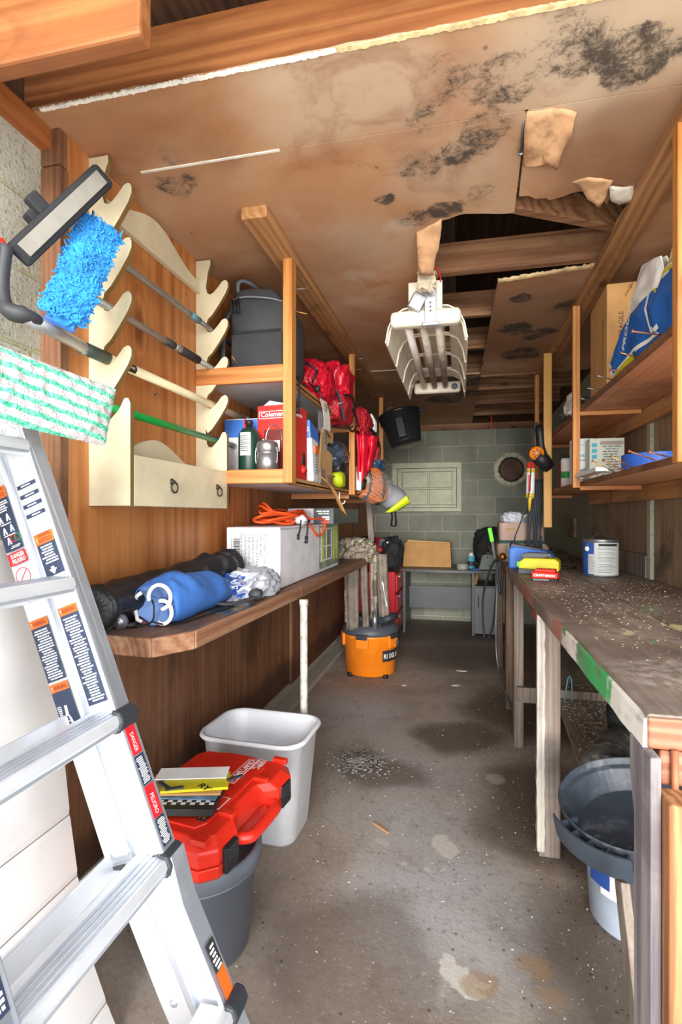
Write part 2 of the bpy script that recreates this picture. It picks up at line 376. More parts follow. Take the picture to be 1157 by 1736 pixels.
def bench_mat():
    k = NT('grimy_bench_top'); p = k.pos(); st = k.noise(k.obj((14, 1.2, 14)), 2.0, 6, .65, .6); cl = k.noise(k.warp(p, 2, .3), 2.6, 7, .7)
    col = k.ramp(k.math('ADD', k.math('MULTIPLY', st, .5), k.math('MULTIPLY', cl, .5)), [(.32, '#54473e'), (.5, '#776a5f'), (.66, '#9c9085')])
    pale = k.spots(k.warp(p, 6, .25), [(.36, 2.3, .95, .2, .7, .5), (.55, 1.9, .95, .2, .7, .45), (.45, 1.5, .95, .15, .7, .4), (.7, 2.2, .95, .2, .8, .4), (.35, 2.75, .95, .12, .6, .35), (.4, 1.15, .95, .15, .6, .5)])
    col = k.mix(k.math('MULTIPLY', pale, k.rng(k.noise(p, 35, 6, .7), .4, .6)), col, '#c4b9ae')
    w2 = k.warp(k.n('ShaderNodeMapping', {0: p, 3: (1, .55, 1)}).outputs[0], 16, .1)
    col = k.mix(k.spots(w2, [(.58, .90, .95, .03, .3, .9), (.56, .97, .95, .018, .3, .9), (.75, .80, .95, .03, .3, .8), (.43, .84, .95, .022, .3, .7)]), col, '#d8cda0')
    col = k.mix(k.spots(w2, [(.47, .77, .95, .02, .4, .8), (.62, 1.06, .95, .05, .7, .35)]), col, '#5a9a62')
    return k.out(col, .62, 0, k.math('ADD', st, k.noise(p, 50, 5, .7)), .25, .004)
M['bench'] = bench_mat()
M['bench_edge'] = wood('bench_left_edge', '#5a3523', '#8d5e44', '#b08b6c', 'Y', .9, .6, False, '#6b5b50', .5, .4)
M['bench_l'] = wood('left_bench_top', '#463022', '#74523b', '#917057', 'Y', .9, .6, False, '#4c4038', .6, .3)
M['leg_grey'] = wood('weathered_leg', '#4d4139', '#7b6c60', '#a2958a', 'Z', 1.1, .75, False, '#4a4450', .45, .3, .4)
M['leg_white'] = wood('white_crusted_leg', '#8b8078', '#c6bdb2', '#dfd9cf', 'Z', 1.2, .8, False, '#6d6468', .6, .3, .5)
M['leg_orange'] = wood('raw_fir_post', '#683a1c', '#8f5e38', '#a97c52', 'Z', 1.3, .65, True, None, 0, .9, .4)
M['plate_orange'] = wood('orange_plate', '#6d3717', '#9a5224', '#b3703a', 'Y', .9, .6, True, None, 0, .5)
M['leg_brown'] = wood('dark_leg', '#3f2f26', '#65503f', '#857060', 'Z', 1.1, .75, False, '#3a302a', .5, .4, .4)
M['leg_board'] = wood('grey_leg_board', '#3f3a3f', '#6c6468', '#aaa39d', 'Z', 1.2, .8, False, '#54484f', .6, .3, .5)
M['low_board'] = wood('low_board', '#5a4f48', '#8d8176', '#b0a69b', 'Y', 1.0, .7, False, '#4a4540', .5, .3)
M['end_grain'] = wood('red_end_grain', '#57301e', '#874e33', '#a5745a', 'X', 1.2, .6, False, '#c9b09a', .5, .5)
M['white_paint'] = plain('white_siding', '#f0efee', .45, 0, .03, 3, 0, '#b0aaa5', .15)
M['window'] = plain('pale_green_window_paint', '#c3c6ac', .6, 0, .1, 8, .1, '#8a8c74', .4)
M['roof'] = wood('roof_boards', '#2a1a10', '#4a2e1c', '#6b4630', 'Y', .6, .8, False, None, 0, .4)
# generic
for nm, c, ro in (('black', '#1b1c1e', .5), ('black_soft', '#232427', .8), ('charcoal', '#3a3b3f', .6), ('grey_plastic', '#6f747d', .45), ('dark_grey', '#4d5055', .5), ('white_plastic', '#eef0f4', .4),
                  ('red_plastic', '#d92c1b', .35), ('red_paint', '#c41220', .35), ('orange_plastic', '#f28418', .4), ('orange_cord', '#f2561d', .45), ('yellow', '#d3c81c', .45), ('lime', '#c3d61e', .5), ('neon_green', '#62ea1d', .5), ('blue_plastic', '#3d74c9', .4),
                  ('blue_tape', '#2f63c4', .5), ('blue_bag', '#1560b4', .35), ('navy', '#2b3650', .55), ('sticker_orange', '#f2691f', .5), ('sticker_red', '#d9232e', .5), ('white', '#f3f3f0', .6), ('ink', '#2a2a2c', .7), ('ink_grey', '#77787c', .7),
                  ('kraft', '#c2925a', .8), ('kraft_light', '#d3a971', .8), ('cream', '#d6ccad', .45), ('cream_edge', '#7d5f30', .7), ('fixture', '#ece3d0', .45), ('tube_glass', '#d9d3cb', .3), ('dust', '#a99c90', .9), ('tan_canvas', '#a48a78', .9), ('green_band', '#2e4a44', .8),
                  ('dark_green', '#15382c', .4), ('green_pole', '#0f8a3a', .35), ('cream_pole', '#e3d7b0', .4), ('teal', '#5d8d97', .5), ('grey_cloth', '#8b8b92', .7), ('red_cloth', '#c5142c', .55), ('red_light', '#d9404c', .6), ('blue_cloth', '#3f74c4', .75), ('dark_cloth', '#2c2e31', .85),
                  ('foil_grey', '#bfc3cc', .35), ('desk', '#55585c', .45), ('vise', '#667069', .5), ('brown_tool', '#8d5638', .7), ('blue_label', '#2a52a0', .5), ('pail', '#b9c5d6', .4), ('green_paint', '#1f9a46', .5), ('chk_white', '#ecebe6', .6), ('red_brick', '#b0402e', .5), ('yellow_label', '#e6bc2a', .5), ('white_box', '#e6e6ec', .6), ('beige_tool', '#c8b893', .6), ('blue_clear', '#3c5878', .25), ('silver_label', '#cdd0cf', .45), ('print_cyan', '#4fa6c0', .6), ('rubber', '#2e3238', .55), ('black_lid', '#3d4550', .5)):
    M[nm] = plain(nm, c, ro, 0, .08, 9, .05 if 'cloth' in nm or 'kraft' in nm else 0)
for nm, c, ro in (('alu', '#c3c9d3', .34), ('steel', '#a3a5a8', .35), ('alu_dull', '#c9ccd2', .45), ('galv', '#b9bcb8', .5), ('rust', '#a9694a', .65), ('wire', '#8d8f92', .4), ('brass', '#b98b4a', .4), ('iron', '#4a4640', .5)):
    M[nm] = plain(nm, c, ro, .85 if nm not in ('rust', 'alu') else .6, .1, 14)
M['alu_matte'] = plain('brushed_aluminium', '#e2e5ea', .4, .45, .05, 12)
def stripe(name, a, b, axis, n, warpamp=.0, dirt=None):
    k = NT(name); p = k.obj(rnd=False); p = k.warp(p, 60, warpamp) if warpamp else p
    x = k.n('ShaderNodeSeparateXYZ', [p]).outputs['XYZ'.index(axis)]
    f = k.math('FRACT', k.math('MULTIPLY', x, n)); col = k.mix(k.math('GREATER_THAN', f, .5), a, b)
    if dirt: col = k.mix(k.rng(k.noise(p, 9, 5), .5, .7, 0, .5), col, dirt)
    return k.out(col, .9, 0, k.noise(p, 140, 3), .8, .006)
def camo():
    k = NT('woodland_camouflage'); p = k.warp(k.obj(), 4, .1); v = k.noise(p, 6, 2, .5, .8)
    col = k.ramp(v, [(.0, '#5b5246'), (.42, '#8d8374'), (.52, '#6f6557'), (.57, '#a39a87'), (.66, '#57543f')], 'CONSTANT')
    return k.out(col, .6, 0, k.noise(p, 30, 4), .2, .004)
M['camo'] = camo()
M['camo_plain'] = plain('taupe_strap', '#7b7166', .75, 0, .22, 16, .2, '#5d5549', .5)
def clear(name, tint, a):
    k = NT(name); k.out(tint, .12); k.b.inputs['Alpha'].default_value = a; return k.m
M['clear_bag'] = clear('clear_plastic', '#dfe4e8', .10)
M['clear_lid'] = clear('clear_plastic_lid', '#e8ecec', .4)
# ================================================================ the setting
struct(MB().bx(-1.4, 1.3, -.3, 6.6, -.1, 0).put('floor', M['floor']))
struct(MB().bx(-6, 6, -9.0, -.302, -.1, -.002).put('bounce_ground', plain('pale_bounce_ground', '#d6d3cc', .9, 0, .08, 3, .1)))  # unseen ground outside, added and kept pale to bounce light into the shed
struct(MB().bx(-1.3, 1.15, 6.4, 6.55, -.05, 2.28).put('wall_back', M['block_back']))
struct(MB().bx(-1.3, -1.15, -.3, 6.4, 0, 2.3).put('wall_left', M['block_left']))
struct(MB().bx(.93, 1.08, .9, 6.4, 0, 2.3).put('wall_right', M['block_right']))
struct(MB().bx(-1.12, .93, 6.36, 6.42, 2.27, 2.34).put('trim_1', M['joist'], bev=.004))
struct(MB().bx(-1.16, -1.115, -.3, 1.30, 2.284, 2.345).put('trim_2', M['plate_orange'], bev=.004))
m = MB(); m.bx(-1.15, -1.085, 1.252, 1.285, .2, 2.235); m.bx(-1.15, -1.087, 1.252, 1.283, 2.24, 2.34)
struct(m.put('trim_3', M['ply_low'], bev=.003))
# plywood lining of the left wall
m = MB(); m.bx(-1.115, -1.09, 1.287, 2.62, .93, 2.34)
struct(m.put('wall_left_lining', M['ply_orange'], bev=.002))
struct(MB().bx(-1.115, -1.092, 2.623, 6.36, .93, 2.34).put('wall_left_lining', M['ply'], bev=.002))
m = MB()
for a, b, z in ((1.287, 2.05, .19), (2.053, 3.28, .16), (3.283, 3.42, .15), (3.425, 6.36, .14)): m.bx(-1.115, -1.09 if a != 3.283 else -1.075, a, b, z, .93)
struct(m.put('wall_left_lining', M['ply_low'], bev=.002))
struct(MB().bx(-1.15, -1.04, 2.2, 6.4, 0, .035).put('baseboard_left', M['block_left'], bev=.01))
# right wall: dark plywood panels either side of a pale stud
struct(MB().bx(.905, .93, .9, 2.775, .95, 2.30).put('wall_right_lining', M['ply_dark'], bev=.002))
struct(MB().bx(.907, .93, 2.84, 3.98, 1.06, 2.30).put('wall_right_lining', M['ply_dark'], bev=.002))
struct(MB().bx(.89, .93, 2.78, 2.83, .95, 2.30).put('trim_4', M['block_right'], bev=.003))
struct(MB().bx(.885, .91, 2.835, 3.98, .95, 1.06).put('trim_5', M['leg_grey'], bev=.004))
# ceiling: gypsum sheets with the torn opening
CZ = 2.34
def jag(a, b, n, amp, seed):
    rr = random.Random(seed); o = []
    for i in range(n):
        t = i / n; d = 0 if i == 0 else amp
        o.append((a[0] + (b[0] - a[0]) * t + rr.uniform(-d, d), a[1] + (b[1] - a[1]) * t + rr.uniform(-d, d)))
    return o
def path(pts, amp, n, seed):
    o = []
    for i in range(len(pts) - 1): o += jag(pts[i], pts[i + 1], n, amp, seed + i)
    return o + [pts[-1]]
polys = []
polys.append(path([(-1.12, 1.19), (.93, 1.19)], .004, 40, 1) + [(.93, 1.473), (-1.12, 1.473)])
polys.append([(-1.12, 1.477), (.165, 1.477), (.175, 1.49)] + path([(.19, 1.965), (.02, 1.935), (-.075, 1.96), (-.16, 2.043), (-.165, 2.33), (-.1, 2.40), (-.1, 2.45)], .008, 5, 5) + [(-.1, 3.9), (-1.12, 3.9)])
polys.append([(.178, 1.477), (.93, 1.477), (.93, 2.45)] + path([(.57, 2.46), (.575, 2.0), (.52, 1.93), (.5, 1.99), (.46, 1.9), (.385, 1.885), (.3, 1.915), (.196, 1.87)], .012, 4, 11))
polys.append(path([(.172, 2.535), (.4, 2.5), (.57, 2.465), (.93, 2.455)], .007, 8, 21) + [(.93, 4.2)] + path([(.6, 4.22), (.15, 4.22)], .01, 8, 25) + [(.165, 3.2)])
polys.append([(-1.12, 3.905), (-.1, 3.905), (-.1, 4.15), (.15, 4.15), (.16, 4.2), (.14, 6.37), (-1.12, 6.37)])
m = MB()
for q in polys: m.prism(q, CZ, CZ + .012, lambda p, t: V(p[0], p[1], t))
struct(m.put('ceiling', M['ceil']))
# broken plaster edges and seams
def edge_strip(name, mat, x0, x1, y0, y1, n, h, d, seed, z=CZ):
    rr = random.Random(seed); A = []
    for i in range(n + 1):
        t = i / n; x = x0 + (x1 - x0) * t; y = y0 + (y1 - y0) * t + rr.uniform(-.3, .3) * d
        hh = h * rr.uniform(.5, 1.2); dd = d * rr.uniform(.6, 1.2)
        A.append([V(x, y - dd, z - .002), V(x, y - dd * .8, z + hh), V(x, y + dd * .5, z + hh), V(x, y + dd, z - .003 - rr.random() * .002)])
    return struct(MB().rings(A).put(name, mat))
edge_strip('trim_6', M['gyp_white'], -1.09, -.28, 1.187, 1.187, 150, .004, .0045, 3)
edge_strip('trim_7', M['foam'], -.28, .93, 1.187, 1.187, 160, .005, .005, 4)
struct(MB().bx(-.98, -.52, 1.470, 1.478, CZ - .003, CZ + .002).put('trim_8', M['gyp_white']))
edge_strip('trim_9', M['foam'], .172, .57, 2.53, 2.462, 40, .012, .008, 8)
edge_strip('trim_10', M['gyp_white'], -1.0, -.1, 3.9, 3.9, 60, .003, .012, 9)
edge_strip('trim_11', M['gyp_paper'], .16, .6, 4.22, 4.22, 40, .006, .02, 10)
# beams and joists
struct(MB().bx(-1.15, 1.05, 1.193, 1.235, 2.352, 2.50).put('beam_front', M['beam'], bev=.003))
struct(MB().bx(-1.3, -.578, .865, .905, 2.152, 2.36).put('beam_front', M['beam'], bev=.006))
for y in (1.8, 2.42, 2.97, 3.55, 4.15, 4.75, 5.35, 5.95):
    struct(MB().bx(-1.15, 1.05, y, y + .042, 2.354, 2.49).put('joist', M['joist'], bev=.003))
struct(MB().bar((.15, 1.95, 2.40), (.75, 2.3, 2.41), .04, .1).put('joist', M['joist'], bev=.003))
struct(MB().bx(-.75, -.655, 1.72, 4.62, 2.297, CZ).put('ledger_left', M['ledger'], bev=.003))
struct(MB().bx(.565, .655, 1.30, 4.3, 2.297, CZ).put('ledger_right', M['ledger'], bev=.003))
# roof over it all, and an unseen gable added to block front light
m = MB()
for sx in (-1, 1):
    a, b = V(sx * 1.35 - .03, 0, 2.44), V(-.03, 0, 3.05)
    m.prism([(a.x, a.z), (b.x, b.z), (b.x, b.z + .04), (a.x, a.z + .04)], .2, 6.7, lambda p, t: V(p[0], t, p[1]))
struct(m.put('roof', M['roof']))
struct(MB().prism([(-1.35, 2.36), (1.3, 2.36), (1.3, 2.46), (-.03, 3.06), (-1.35, 2.46)], .2, .24, lambda p, t: V(p[0], t, p[1])).put('gable_blocker', M['roof']))
struct(MB().prism([(-1.35, 2.3), (1.3, 2.3), (1.3, 2.46), (-.03, 3.06), (-1.35, 2.46)], 6.56, 6.6, lambda p, t: V(p[0], t, p[1])).put('wall_back', M['roof']))
m = MB(); m.bx(-1.3, -1.15, -.3, 6.6, 2.3, 2.46); m.bx(1.08, .935, .2, 6.6, 2.3, 2.46)
struct(m.put('trim_12', M['roof']))
# hanging scraps of torn ceiling paper
def flap(lbl, pts, mat, nm='torn_paper', drop=None):
    m = MB(); vs = [m.b.verts.new(V(*p)) for p in pts]
    m.face(vs); bmesh.ops.triangulate(m.b, faces=m.b.faces[:])
    bmesh.ops.subdivide_edges(m.b, edges=m.b.edges[:], cuts=3, use_grid_fill=True)
    for v in m.b.verts: v.co += V(0, 0, 1) * noise.noise(v.co * 14) * .012 + V(noise.noise(v.co * 30), noise.noise(v.co * 31 + V(5, 5, 5)), 0) * .007
    return tag(m.put(nm, mat, solid=.003, smooth=True), lbl, 'torn ceiling paper')
def flp(*q): return [P(u, v, Z=z) for u, v, z in q]
flap('peeling tan flap of ceiling paper beside the grey bolt', flp((893, 195, 2.334), (935, 184, 2.335), (978, 190, 2.336), (970, 228, 2.33), (955, 250, 2.322), (945, 288, 2.31), (925, 278, 2.312), (905, 282, 2.32), (886, 280, 2.33)), M['gyp_paper'])
flap('small pointed flap of torn ceiling paper hanging over the dark hole', flp((965, 312, 2.336), (1000, 300, 2.336), (1040, 305, 2.336), (1028, 330, 2.325), (1014, 352, 2.31), (1000, 340, 2.315), (990, 325, 2.33)), M['gyp_paper'])
flap('curled flap of ceiling paper against the right ledger timber', flp((1035, 312, 2.337), (1075, 318, 2.334), (1078, 342, 2.325), (1050, 346, 2.325), (1036, 335, 2.33)), M['gyp_white'])
t = flap('large peach flap of gypsum curling down left of the hole, white broken edge below', [(-.16, 2.02, 2.34), (-.065, 1.95, 2.34), (-.07, 2.02, 2.315), (-.095, 2.12, 2.28), (-.105, 2.2, 2.25), (-.165, 2.2, 2.255)], M['gyp_paper'])
t.modifiers[0].thickness = .006
mb_ = MB().blob((-.14, 2.26, 2.262), (.035, .018, .045), 4, .6, 2.5, 3, .6)
tag(mb_.put('gypsum_chunk', plain('dirty_plaster', '#c9baa2', .95, 0, .2, 30, .4)), 'broken white gypsum chunk hanging under the peach paper flap', 'gypsum chunk')
# the bolt poking from the ceiling and the cracks round it
tag(MB().tube([(.172, 1.50, 2.345), (.175, 1.62, 2.325)], .004, 8).tube([(.175, 1.62, 2.325), (.1752, 1.626, 2.3245)], .008, 8).put('bolt', M['wire'], smooth=True), 'long grey bolt sticking from the ceiling beside the peeling tan flap', 'bolt')
# ---------------------------------------------------------------- painted-over window and flue hole in the back wall
y = 6.345
m = MB(); m.bx(-.80, .02, y, y + .05, 1.82, 1.885); m.bx(-.80, .02, y, y + .05, 1.30, 1.345); m.bx(-.80, -.74, y, y + .05, 1.345, 1.82); m.bx(-.035, .02, y, y + .05, 1.345, 1.82)
wf = struct(m.put('window_1', M['window'], bev=.004))
m = MB(); x0, x1, z0, z1 = -.735, -.04, 1.35, 1.815
for a, b, c, d in ((x0, x1, z1 - .035, z1), (x0, x1, z0, z0 + .03), (x0, x0 + .05, z0 + .031, z1 - .036), (x1 - .05, x1, z0 + .031, z1 - .036)): m.bx(a, b, y + .012, y + .05, c, d)
m.bx(x0 + .052, x1 - .052, y + .022, y + .05, 1.568, 1.587); m.bx(-.374, -.356, y + .0225, y + .05, z0 + .032, 1.567); m.bx(-.374, -.356, y + .0225, y + .05, 1.588, z1 - .037)
sash = struct(m.put('window_sash', M['window'], wf, bev=.003))
m = MB(); m.bx(x0 + .055, -.378, y + .04, y + .05, 1.385, 1.564); m.bx(-.352, x1 - .055, y + .04, y + .05, 1.385, 1.564); m.bx(x0 + .055, -.378, y + .04, y + .05, 1.591, 1.775); m.bx(-.352, x1 - .055, y + .04, y + .05, 1.591, 1.775)
struct(m.put('window_pane', M['window'], wf, bev=.001))
fl = thing('flue_hole', 'round rusty brown flue opening with a crumbly mortar collar in the back wall', 'flue', (.62, 6.38, 1.67))
def ring_y(rs, c, y0, n=40, jit=0, seed=0):
    rr = random.Random(seed); o = []
    for r, dy in rs: o.append([V(c[0] + (r + rr.uniform(-jit, jit)) * math.cos(2 * math.pi * k / n), y0 + dy, c[1] + (r + rr.uniform(-jit, jit)) * math.sin(2 * math.pi * k / n)) for k in range(n)])
    return o
cc = (.585, 1.79)
MB().rings(ring_y([(.205, .02), (.19, -.014), (.15, -.03), (.135, .0)], cc, 6.395, 40, .010, 2), cap=False).put('mortar_collar', plain('mortar', '#d6cfb4', .95, 0, .2, 20, .4), fl)
MB().rings(ring_y([(.145, .0), (.135, -.02), (.125, -.02), (.12, .01)], cc, 6.385), cap=False).put('flue_pipe', M['iron'], fl, smooth=True)
MB().lathe([(0.001, 0), (.125, 0), (.125, .01), (.001, .012)], (cc[0], 6.392, cc[1]), 40, Matrix.Rotation(R(90), 3, 'X')).put('flue_cover', plain('rusty_cover', '#6b4f45', .8, .1, .3, 12, .2), fl)
tag(MB().bx(.905, .93, 4.58, 4.95, 1.075, 1.235).put('wall_plate', M['ply_dark'], bev=.01), 'small dark square plate on the pale block of the right wall', 'wall plate')
# ================================================================ right workbench
wb = thing('workbench', 'long grimy timber workbench with splattered top along the right wall', 'workbench', (.6, 2.6, 0))
def plank(x0, x1, y0, y1, z0, z1, n=24, amp=.003, seed=0):
    rr = random.Random(seed); rs = []
    for i in range(n + 1):
        y = y0 + (y1 - y0) * i / n; a = rr.uniform(-amp, amp); b = rr.uniform(-amp, amp)
        rs.append([V(x0 + a, y, z0), V(x1, y, z0), V(x1, y, z1 + b * .3), V(x0 + a + .004, y, z1 + b * .5), V(x0 + a - .001, y, z1 - .008)])
    return MB().rings(rs)
EDG = M['bench_edge2'] = (lambda k: k.out(k.mix(k.rng(k.noise(k.obj((12, 4, 12)), 2.2, 8, .75), .5, .66, 0, .6), k.mix(k.spots(k.warp(k.pos(), 22, .16), [(.285, 1.2, .93, .12, .3, .95), (.285, 1.32, .925, .08, .3, .9), (.285, 1.55, .93, .035, .4, .9)]),
    k.mix(k.spots(k.warp(k.pos(), 16, .2), [(.285, 1.66, .93, .1, .4, .8), (.285, 2.4, .93, .25, .5, .8)]),
    k.mix(k.spots(k.warp(k.pos(), 12, .3), [(.285, 1.05, .92, .36, .5, .8), (.285, 1.4, .92, .22, .5, .85)]), k.ramp(k.noise(k.obj((9, 2, 9)), 1.2, 6), [(.3, '#5d5148'), (.7, '#a4968a')]), '#e9e4da'), '#b26a58'), '#199a4b'), '#6f665c'), .65, 0, k.noise(k.obj((20, 6, 20)), 2, 5), .3, .004))(NT('paint_marked_edge'))
plank(.285, .572, .90, 3.35, .90, .95, 30, .004, 1).put('top_plank', M['bench'], wb, bev=.003)
plank(.581, .925, .90, 3.6, .905, .949, 30, .001, 2).put('top_plank', M['bench'], wb, bev=.003)
plank(.30, .925, 3.605, 6.0, .885, .925, 20, .003, 3).put('top_plank', M['bench'], wb, bev=.003)
rs = []
rr = random.Random(4)
for i in range(41):
    y = .898 + (3.2 - .898) * i / 40; a = rr.uniform(-.0015, .0015)
    rs.append([V(.2855, y, .895 + rr.uniform(-.004, .004)), V(.2855, y, .946), V(.279 + a, y, .943), V(.278 + a, y, .897)])
lab(MB().rings(rs).put('front_edge', EDG, wb), 'bench edge with white, green and red paint marks')
m = MB(); m.bx(.283, .80, .892, .899, .90, .948)
lab(m.put('end_board', M['end_grain'], wb, bev=.004), 'reddish sawn end of the bench top')
MB().bx(.30, .85, .895, .935, .845, .899).put('end_rail', M['end_grain'], wb, bev=.004)
# legs: nearest one is raw orange fir beside a white-crusted board
nl = MB(); nl.prism([(.292, 0), (.365, 0), (.365, .80), (.33, .845), (.292, .845)], .835, .89, lambda p, t: V(p[0], t, p[1]))
lab(nl.put('leg', M['leg_orange'], wb, bev=.004), 'raw orange fir leg at the near end')
MB().prism([(.86, 0), (.94, 0), (.94, .78), (.96, .84), (.96, .9), (.915, .9), (.86, .9)], .276, .291, lambda p, t: V(t, p[0], p[1])).put('leg_board', M['leg_board'], wb, bev=.003)
for i, (x, y, w, d, mat) in enumerate(((.285, 2.05, .075, .07, 'leg_grey'), (.287, 2.98, .05, .08, 'leg_grey'), (.292, 3.55, .045, .09, 'leg_brown'), (.30, 4.5, .045, .09, 'leg_brown'))):
    l = MB().bx(x, x + w, y, y + d, 0, .90).put('leg', M[mat], wb, bev=.004)
    if i == 0:
        lab(l, 'grey weathered leg with a white crusted edge')
        rs = []
        for k in range(25):
            z = .02 + .87 * k / 24; r = random.uniform(.0, .004)
            rs.append([V(x - .001, y - .003 - r * .3, z), V(x + .018 + r, y - .004, z), V(x + .018 + r, y + .002, z), V(x - .001, y + .03, z), V(x - .006 - (r if z < .45 else 0), y + .03, z), V(x - .006 - (r * 1.5 if .2 < z < .45 else 0), y - .002, z)])
        MB().rings(rs).put('paint_crust', M['leg_white'], l)
m = MB(); m.bx(.34, .36, 2.13, 6.0, .80, .89); m.bx(.36, .9, 2.13, 2.16, .80, .89); m.bx(.33, .9, 3.9, 3.95, .78, .88)
m.put('apron', M['joist'], wb, bev=.003)
for q in (((.30, 2.95, .30), (.85, 2.95, .30)), ((.30, 2.12, .22), (.9, 2.12, .22))): MB().bar(*q, .02, .08).put('stretcher', M['leg_grey'], wb, bev=.002)
# lower shelf board sloping under the bench
lab(MB().bar((.53, 1.15, .27), (.68, 4.0, .30), .26, .02).put('lower_shelf', M['low_board'], wb, bev=.003), 'low board shelf strewn with wood chips')
lab(MB().bar((.372, 1.17, .035), (.372, 1.35, .40), .02, .06).put('brace', M['leg_grey'], wb, bev=.003), 'short slanting brace board')
# spike nail at the near corner
MB().tube([(.318, .888, .79), (.3185, .8885, .903)], .0055, 8).put('spike', M['rust'], wb, smooth=True)
# chips on the bench and on the low board
def chips(name, lbl, n, f, mat, s=(.002, .007), seed=0, flat=.4):
    rr = random.Random(seed); m = MB()
    for i in range(n):
        p = f(rr); q = rr.uniform(*s); A = Matrix.Translation(p) @ Matrix.Rotation(rr.uniform(0, 6.3), 4, 'Z') @ Matrix.Rotation(rr.uniform(-.3, .3), 4, 'X')
        m.bx(-q, q, -q * .45, q * .45, 0, q * flat, M=A)
    o = m.put(name, mat); o['kind'] = 'stuff'; o['label'] = lbl; o['category'] = 'debris'; return o
chips('wood_chips', 'pale wood chips and sawdust scattered over the right workbench top', 900, lambda r: V(r.uniform(.33, .9), abs(r.gauss(0, .55)) + 1.0 + r.random() * 1.3, .9505), plain('chip', '#b9a98b', .9, 0, .3, 40), (.0006, .003), 3)
chips('wood_chips', 'pale wood shavings scattered on the low board under the right bench', 800, lambda r: (lambda y: V(.53 + .053 * (y - 1.15) + r.uniform(-.12, .12), y, .2815 + .0105 * (y - 1.15)))(r.uniform(1.7, 3.2)), plain('chip_pale', '#c9bea8', .9), (.0015, .006), 5)
chips('floor_grit', 'dark gravel heap on the floor beside the white bin', 900, lambda r: (lambda a, q: V(-.50 + math.cos(a) * q * .17, 2.62 + math.sin(a) * q * .17, max(0, .022 * (1 - q)) ))(r.uniform(0, 6.3), abs(r.gauss(0, .45))), plain('grit', '#85807a', .95, 0, .6, 60), (.002, .007), 6, 1.0)
chips('floor_crumbs', 'tiny white and grey crumbs strewn over the floor', 700, lambda r: V(r.uniform(-.7, .9), r.uniform(.7, 4.2) , .0), plain('crumb', '#cfc8c0', .95, 0, .4, 40), (.001, .0035), 8, .6)
chips('floor_crumbs', 'dark dirt crumbs along the foot of the right bench legs', 500, lambda r: V(abs(r.gauss(.45, .12)), r.uniform(1.0, 3.4), .0), plain('crumb_dark', '#3b322c', .95, 0, .4, 40), (.001, .004), 9, .6)
# bench things
def rbox(x0, x1, y0, y1, z0, z1, M_=None): return MB().bx(x0, x1, y0, y1, z0, z1, M=M_)
def rotz(c, a): return Matrix.Translation(V(*c)) @ Matrix.Rotation(R(a), 4, 'Z')
# red battery
A = rotz((.395, 2.63, .95), -18)
t = thing('tool_battery', 'small red power tool battery at the front of the right bench', 'battery', (.395, 2.63, .95))
b0 = MB().bx(-.058, .058, -.035, .04, .012, .042, M=A).put('body', M['red_plastic'], t, bev=.006)
MB().bx(-.045, .045, -.03, .035, .042, .056, M=A).put('terminal_block', M['red_plastic'], t, bev=.004)
MB().bx(-.056, .056, -.036, .041, 0, .012, M=A).put('base', M['black'], t, bev=.003)
xd, yd = A.to_3x3() @ V(1, 0, 0), V(0, 0, 1)
text('CRAFTSMAN', .016, A @ V(-.048, -.0355, .022), xd, yd, M['white'], b0, width=.094, bold=.0004)
decal(A @ V(-.05, -.0362, .003), xd, yd, .07, .008, M['ink_grey'], t, 'grille')
# lime charger
A = rotz((.41, 2.93, .95), -14)
t = thing('battery_charger', 'lime yellow and grey battery charger behind the red battery', 'charger', (.41, 2.93, .95))
MB().prism([(-.1, .0), (.1, 0), (.1, .02), (-.1, .03)], -.06, .06, lambda p, q: A @ V(p[0], q, p[1])).put('base', M['dark_grey'], t, bev=.005)
MB().prism([(-.1, .03), (.1, .02), (.1, .07), (.08, .085), (-.07, .085), (-.1, .06)], -.06, .06, lambda p, q: A @ V(p[0], q, p[1])).put('shell', M['yellow'], t, bev=.008)
MB().prism([(-.09, .085), (.02, .085), (.06, .095), (.06, .11), (-.06, .112), (-.09, .1)], -.035, .035, lambda p, q: A @ V(p[0], q, p[1])).put('battery_slot', M['dark_grey'], t, bev=.004)
MB().bx(-.105, -.09, -.062, -.03, .04, .065, M=A).put('label', M['neon_green'], t, bev=.002)
# blue charger
A = rotz((.405, 3.22, .95), -14)
t = thing('battery_charger', 'blue ribbed battery charger standing behind the lime yellow one', 'charger', (.405, 3.22, .95))
MB().prism([(-.115, 0), (.125, 0), (.125, .08), (.09, .105), (-.08, .13), (-.115, .12)], -.08, .08, lambda p, q: A @ V(p[0], q, p[1])).put('shell', M['blue_plastic'], t, bev=.012)
m = MB()
for i in range(11): m.bx(-.075 + i * .016, -.067 + i * .016, -.0835, .06, .05, .114 - i * .0022, M=A)
m.put('cooling_ribs', M['blue_plastic'], t, bev=.002)
MB().prism([(-.11, .122), (.06, .105), (.06, .115), (-.1, .145)], -.06, .03, lambda p, q: A @ V(p[0], q, p[1])).put('battery_slot', M['dark_grey'], t, bev=.004)
MB().bx(-.128, -.112, -.06, .06, .09, .15, M=A).put('handle', M['dark_grey'], t, bev=.004)
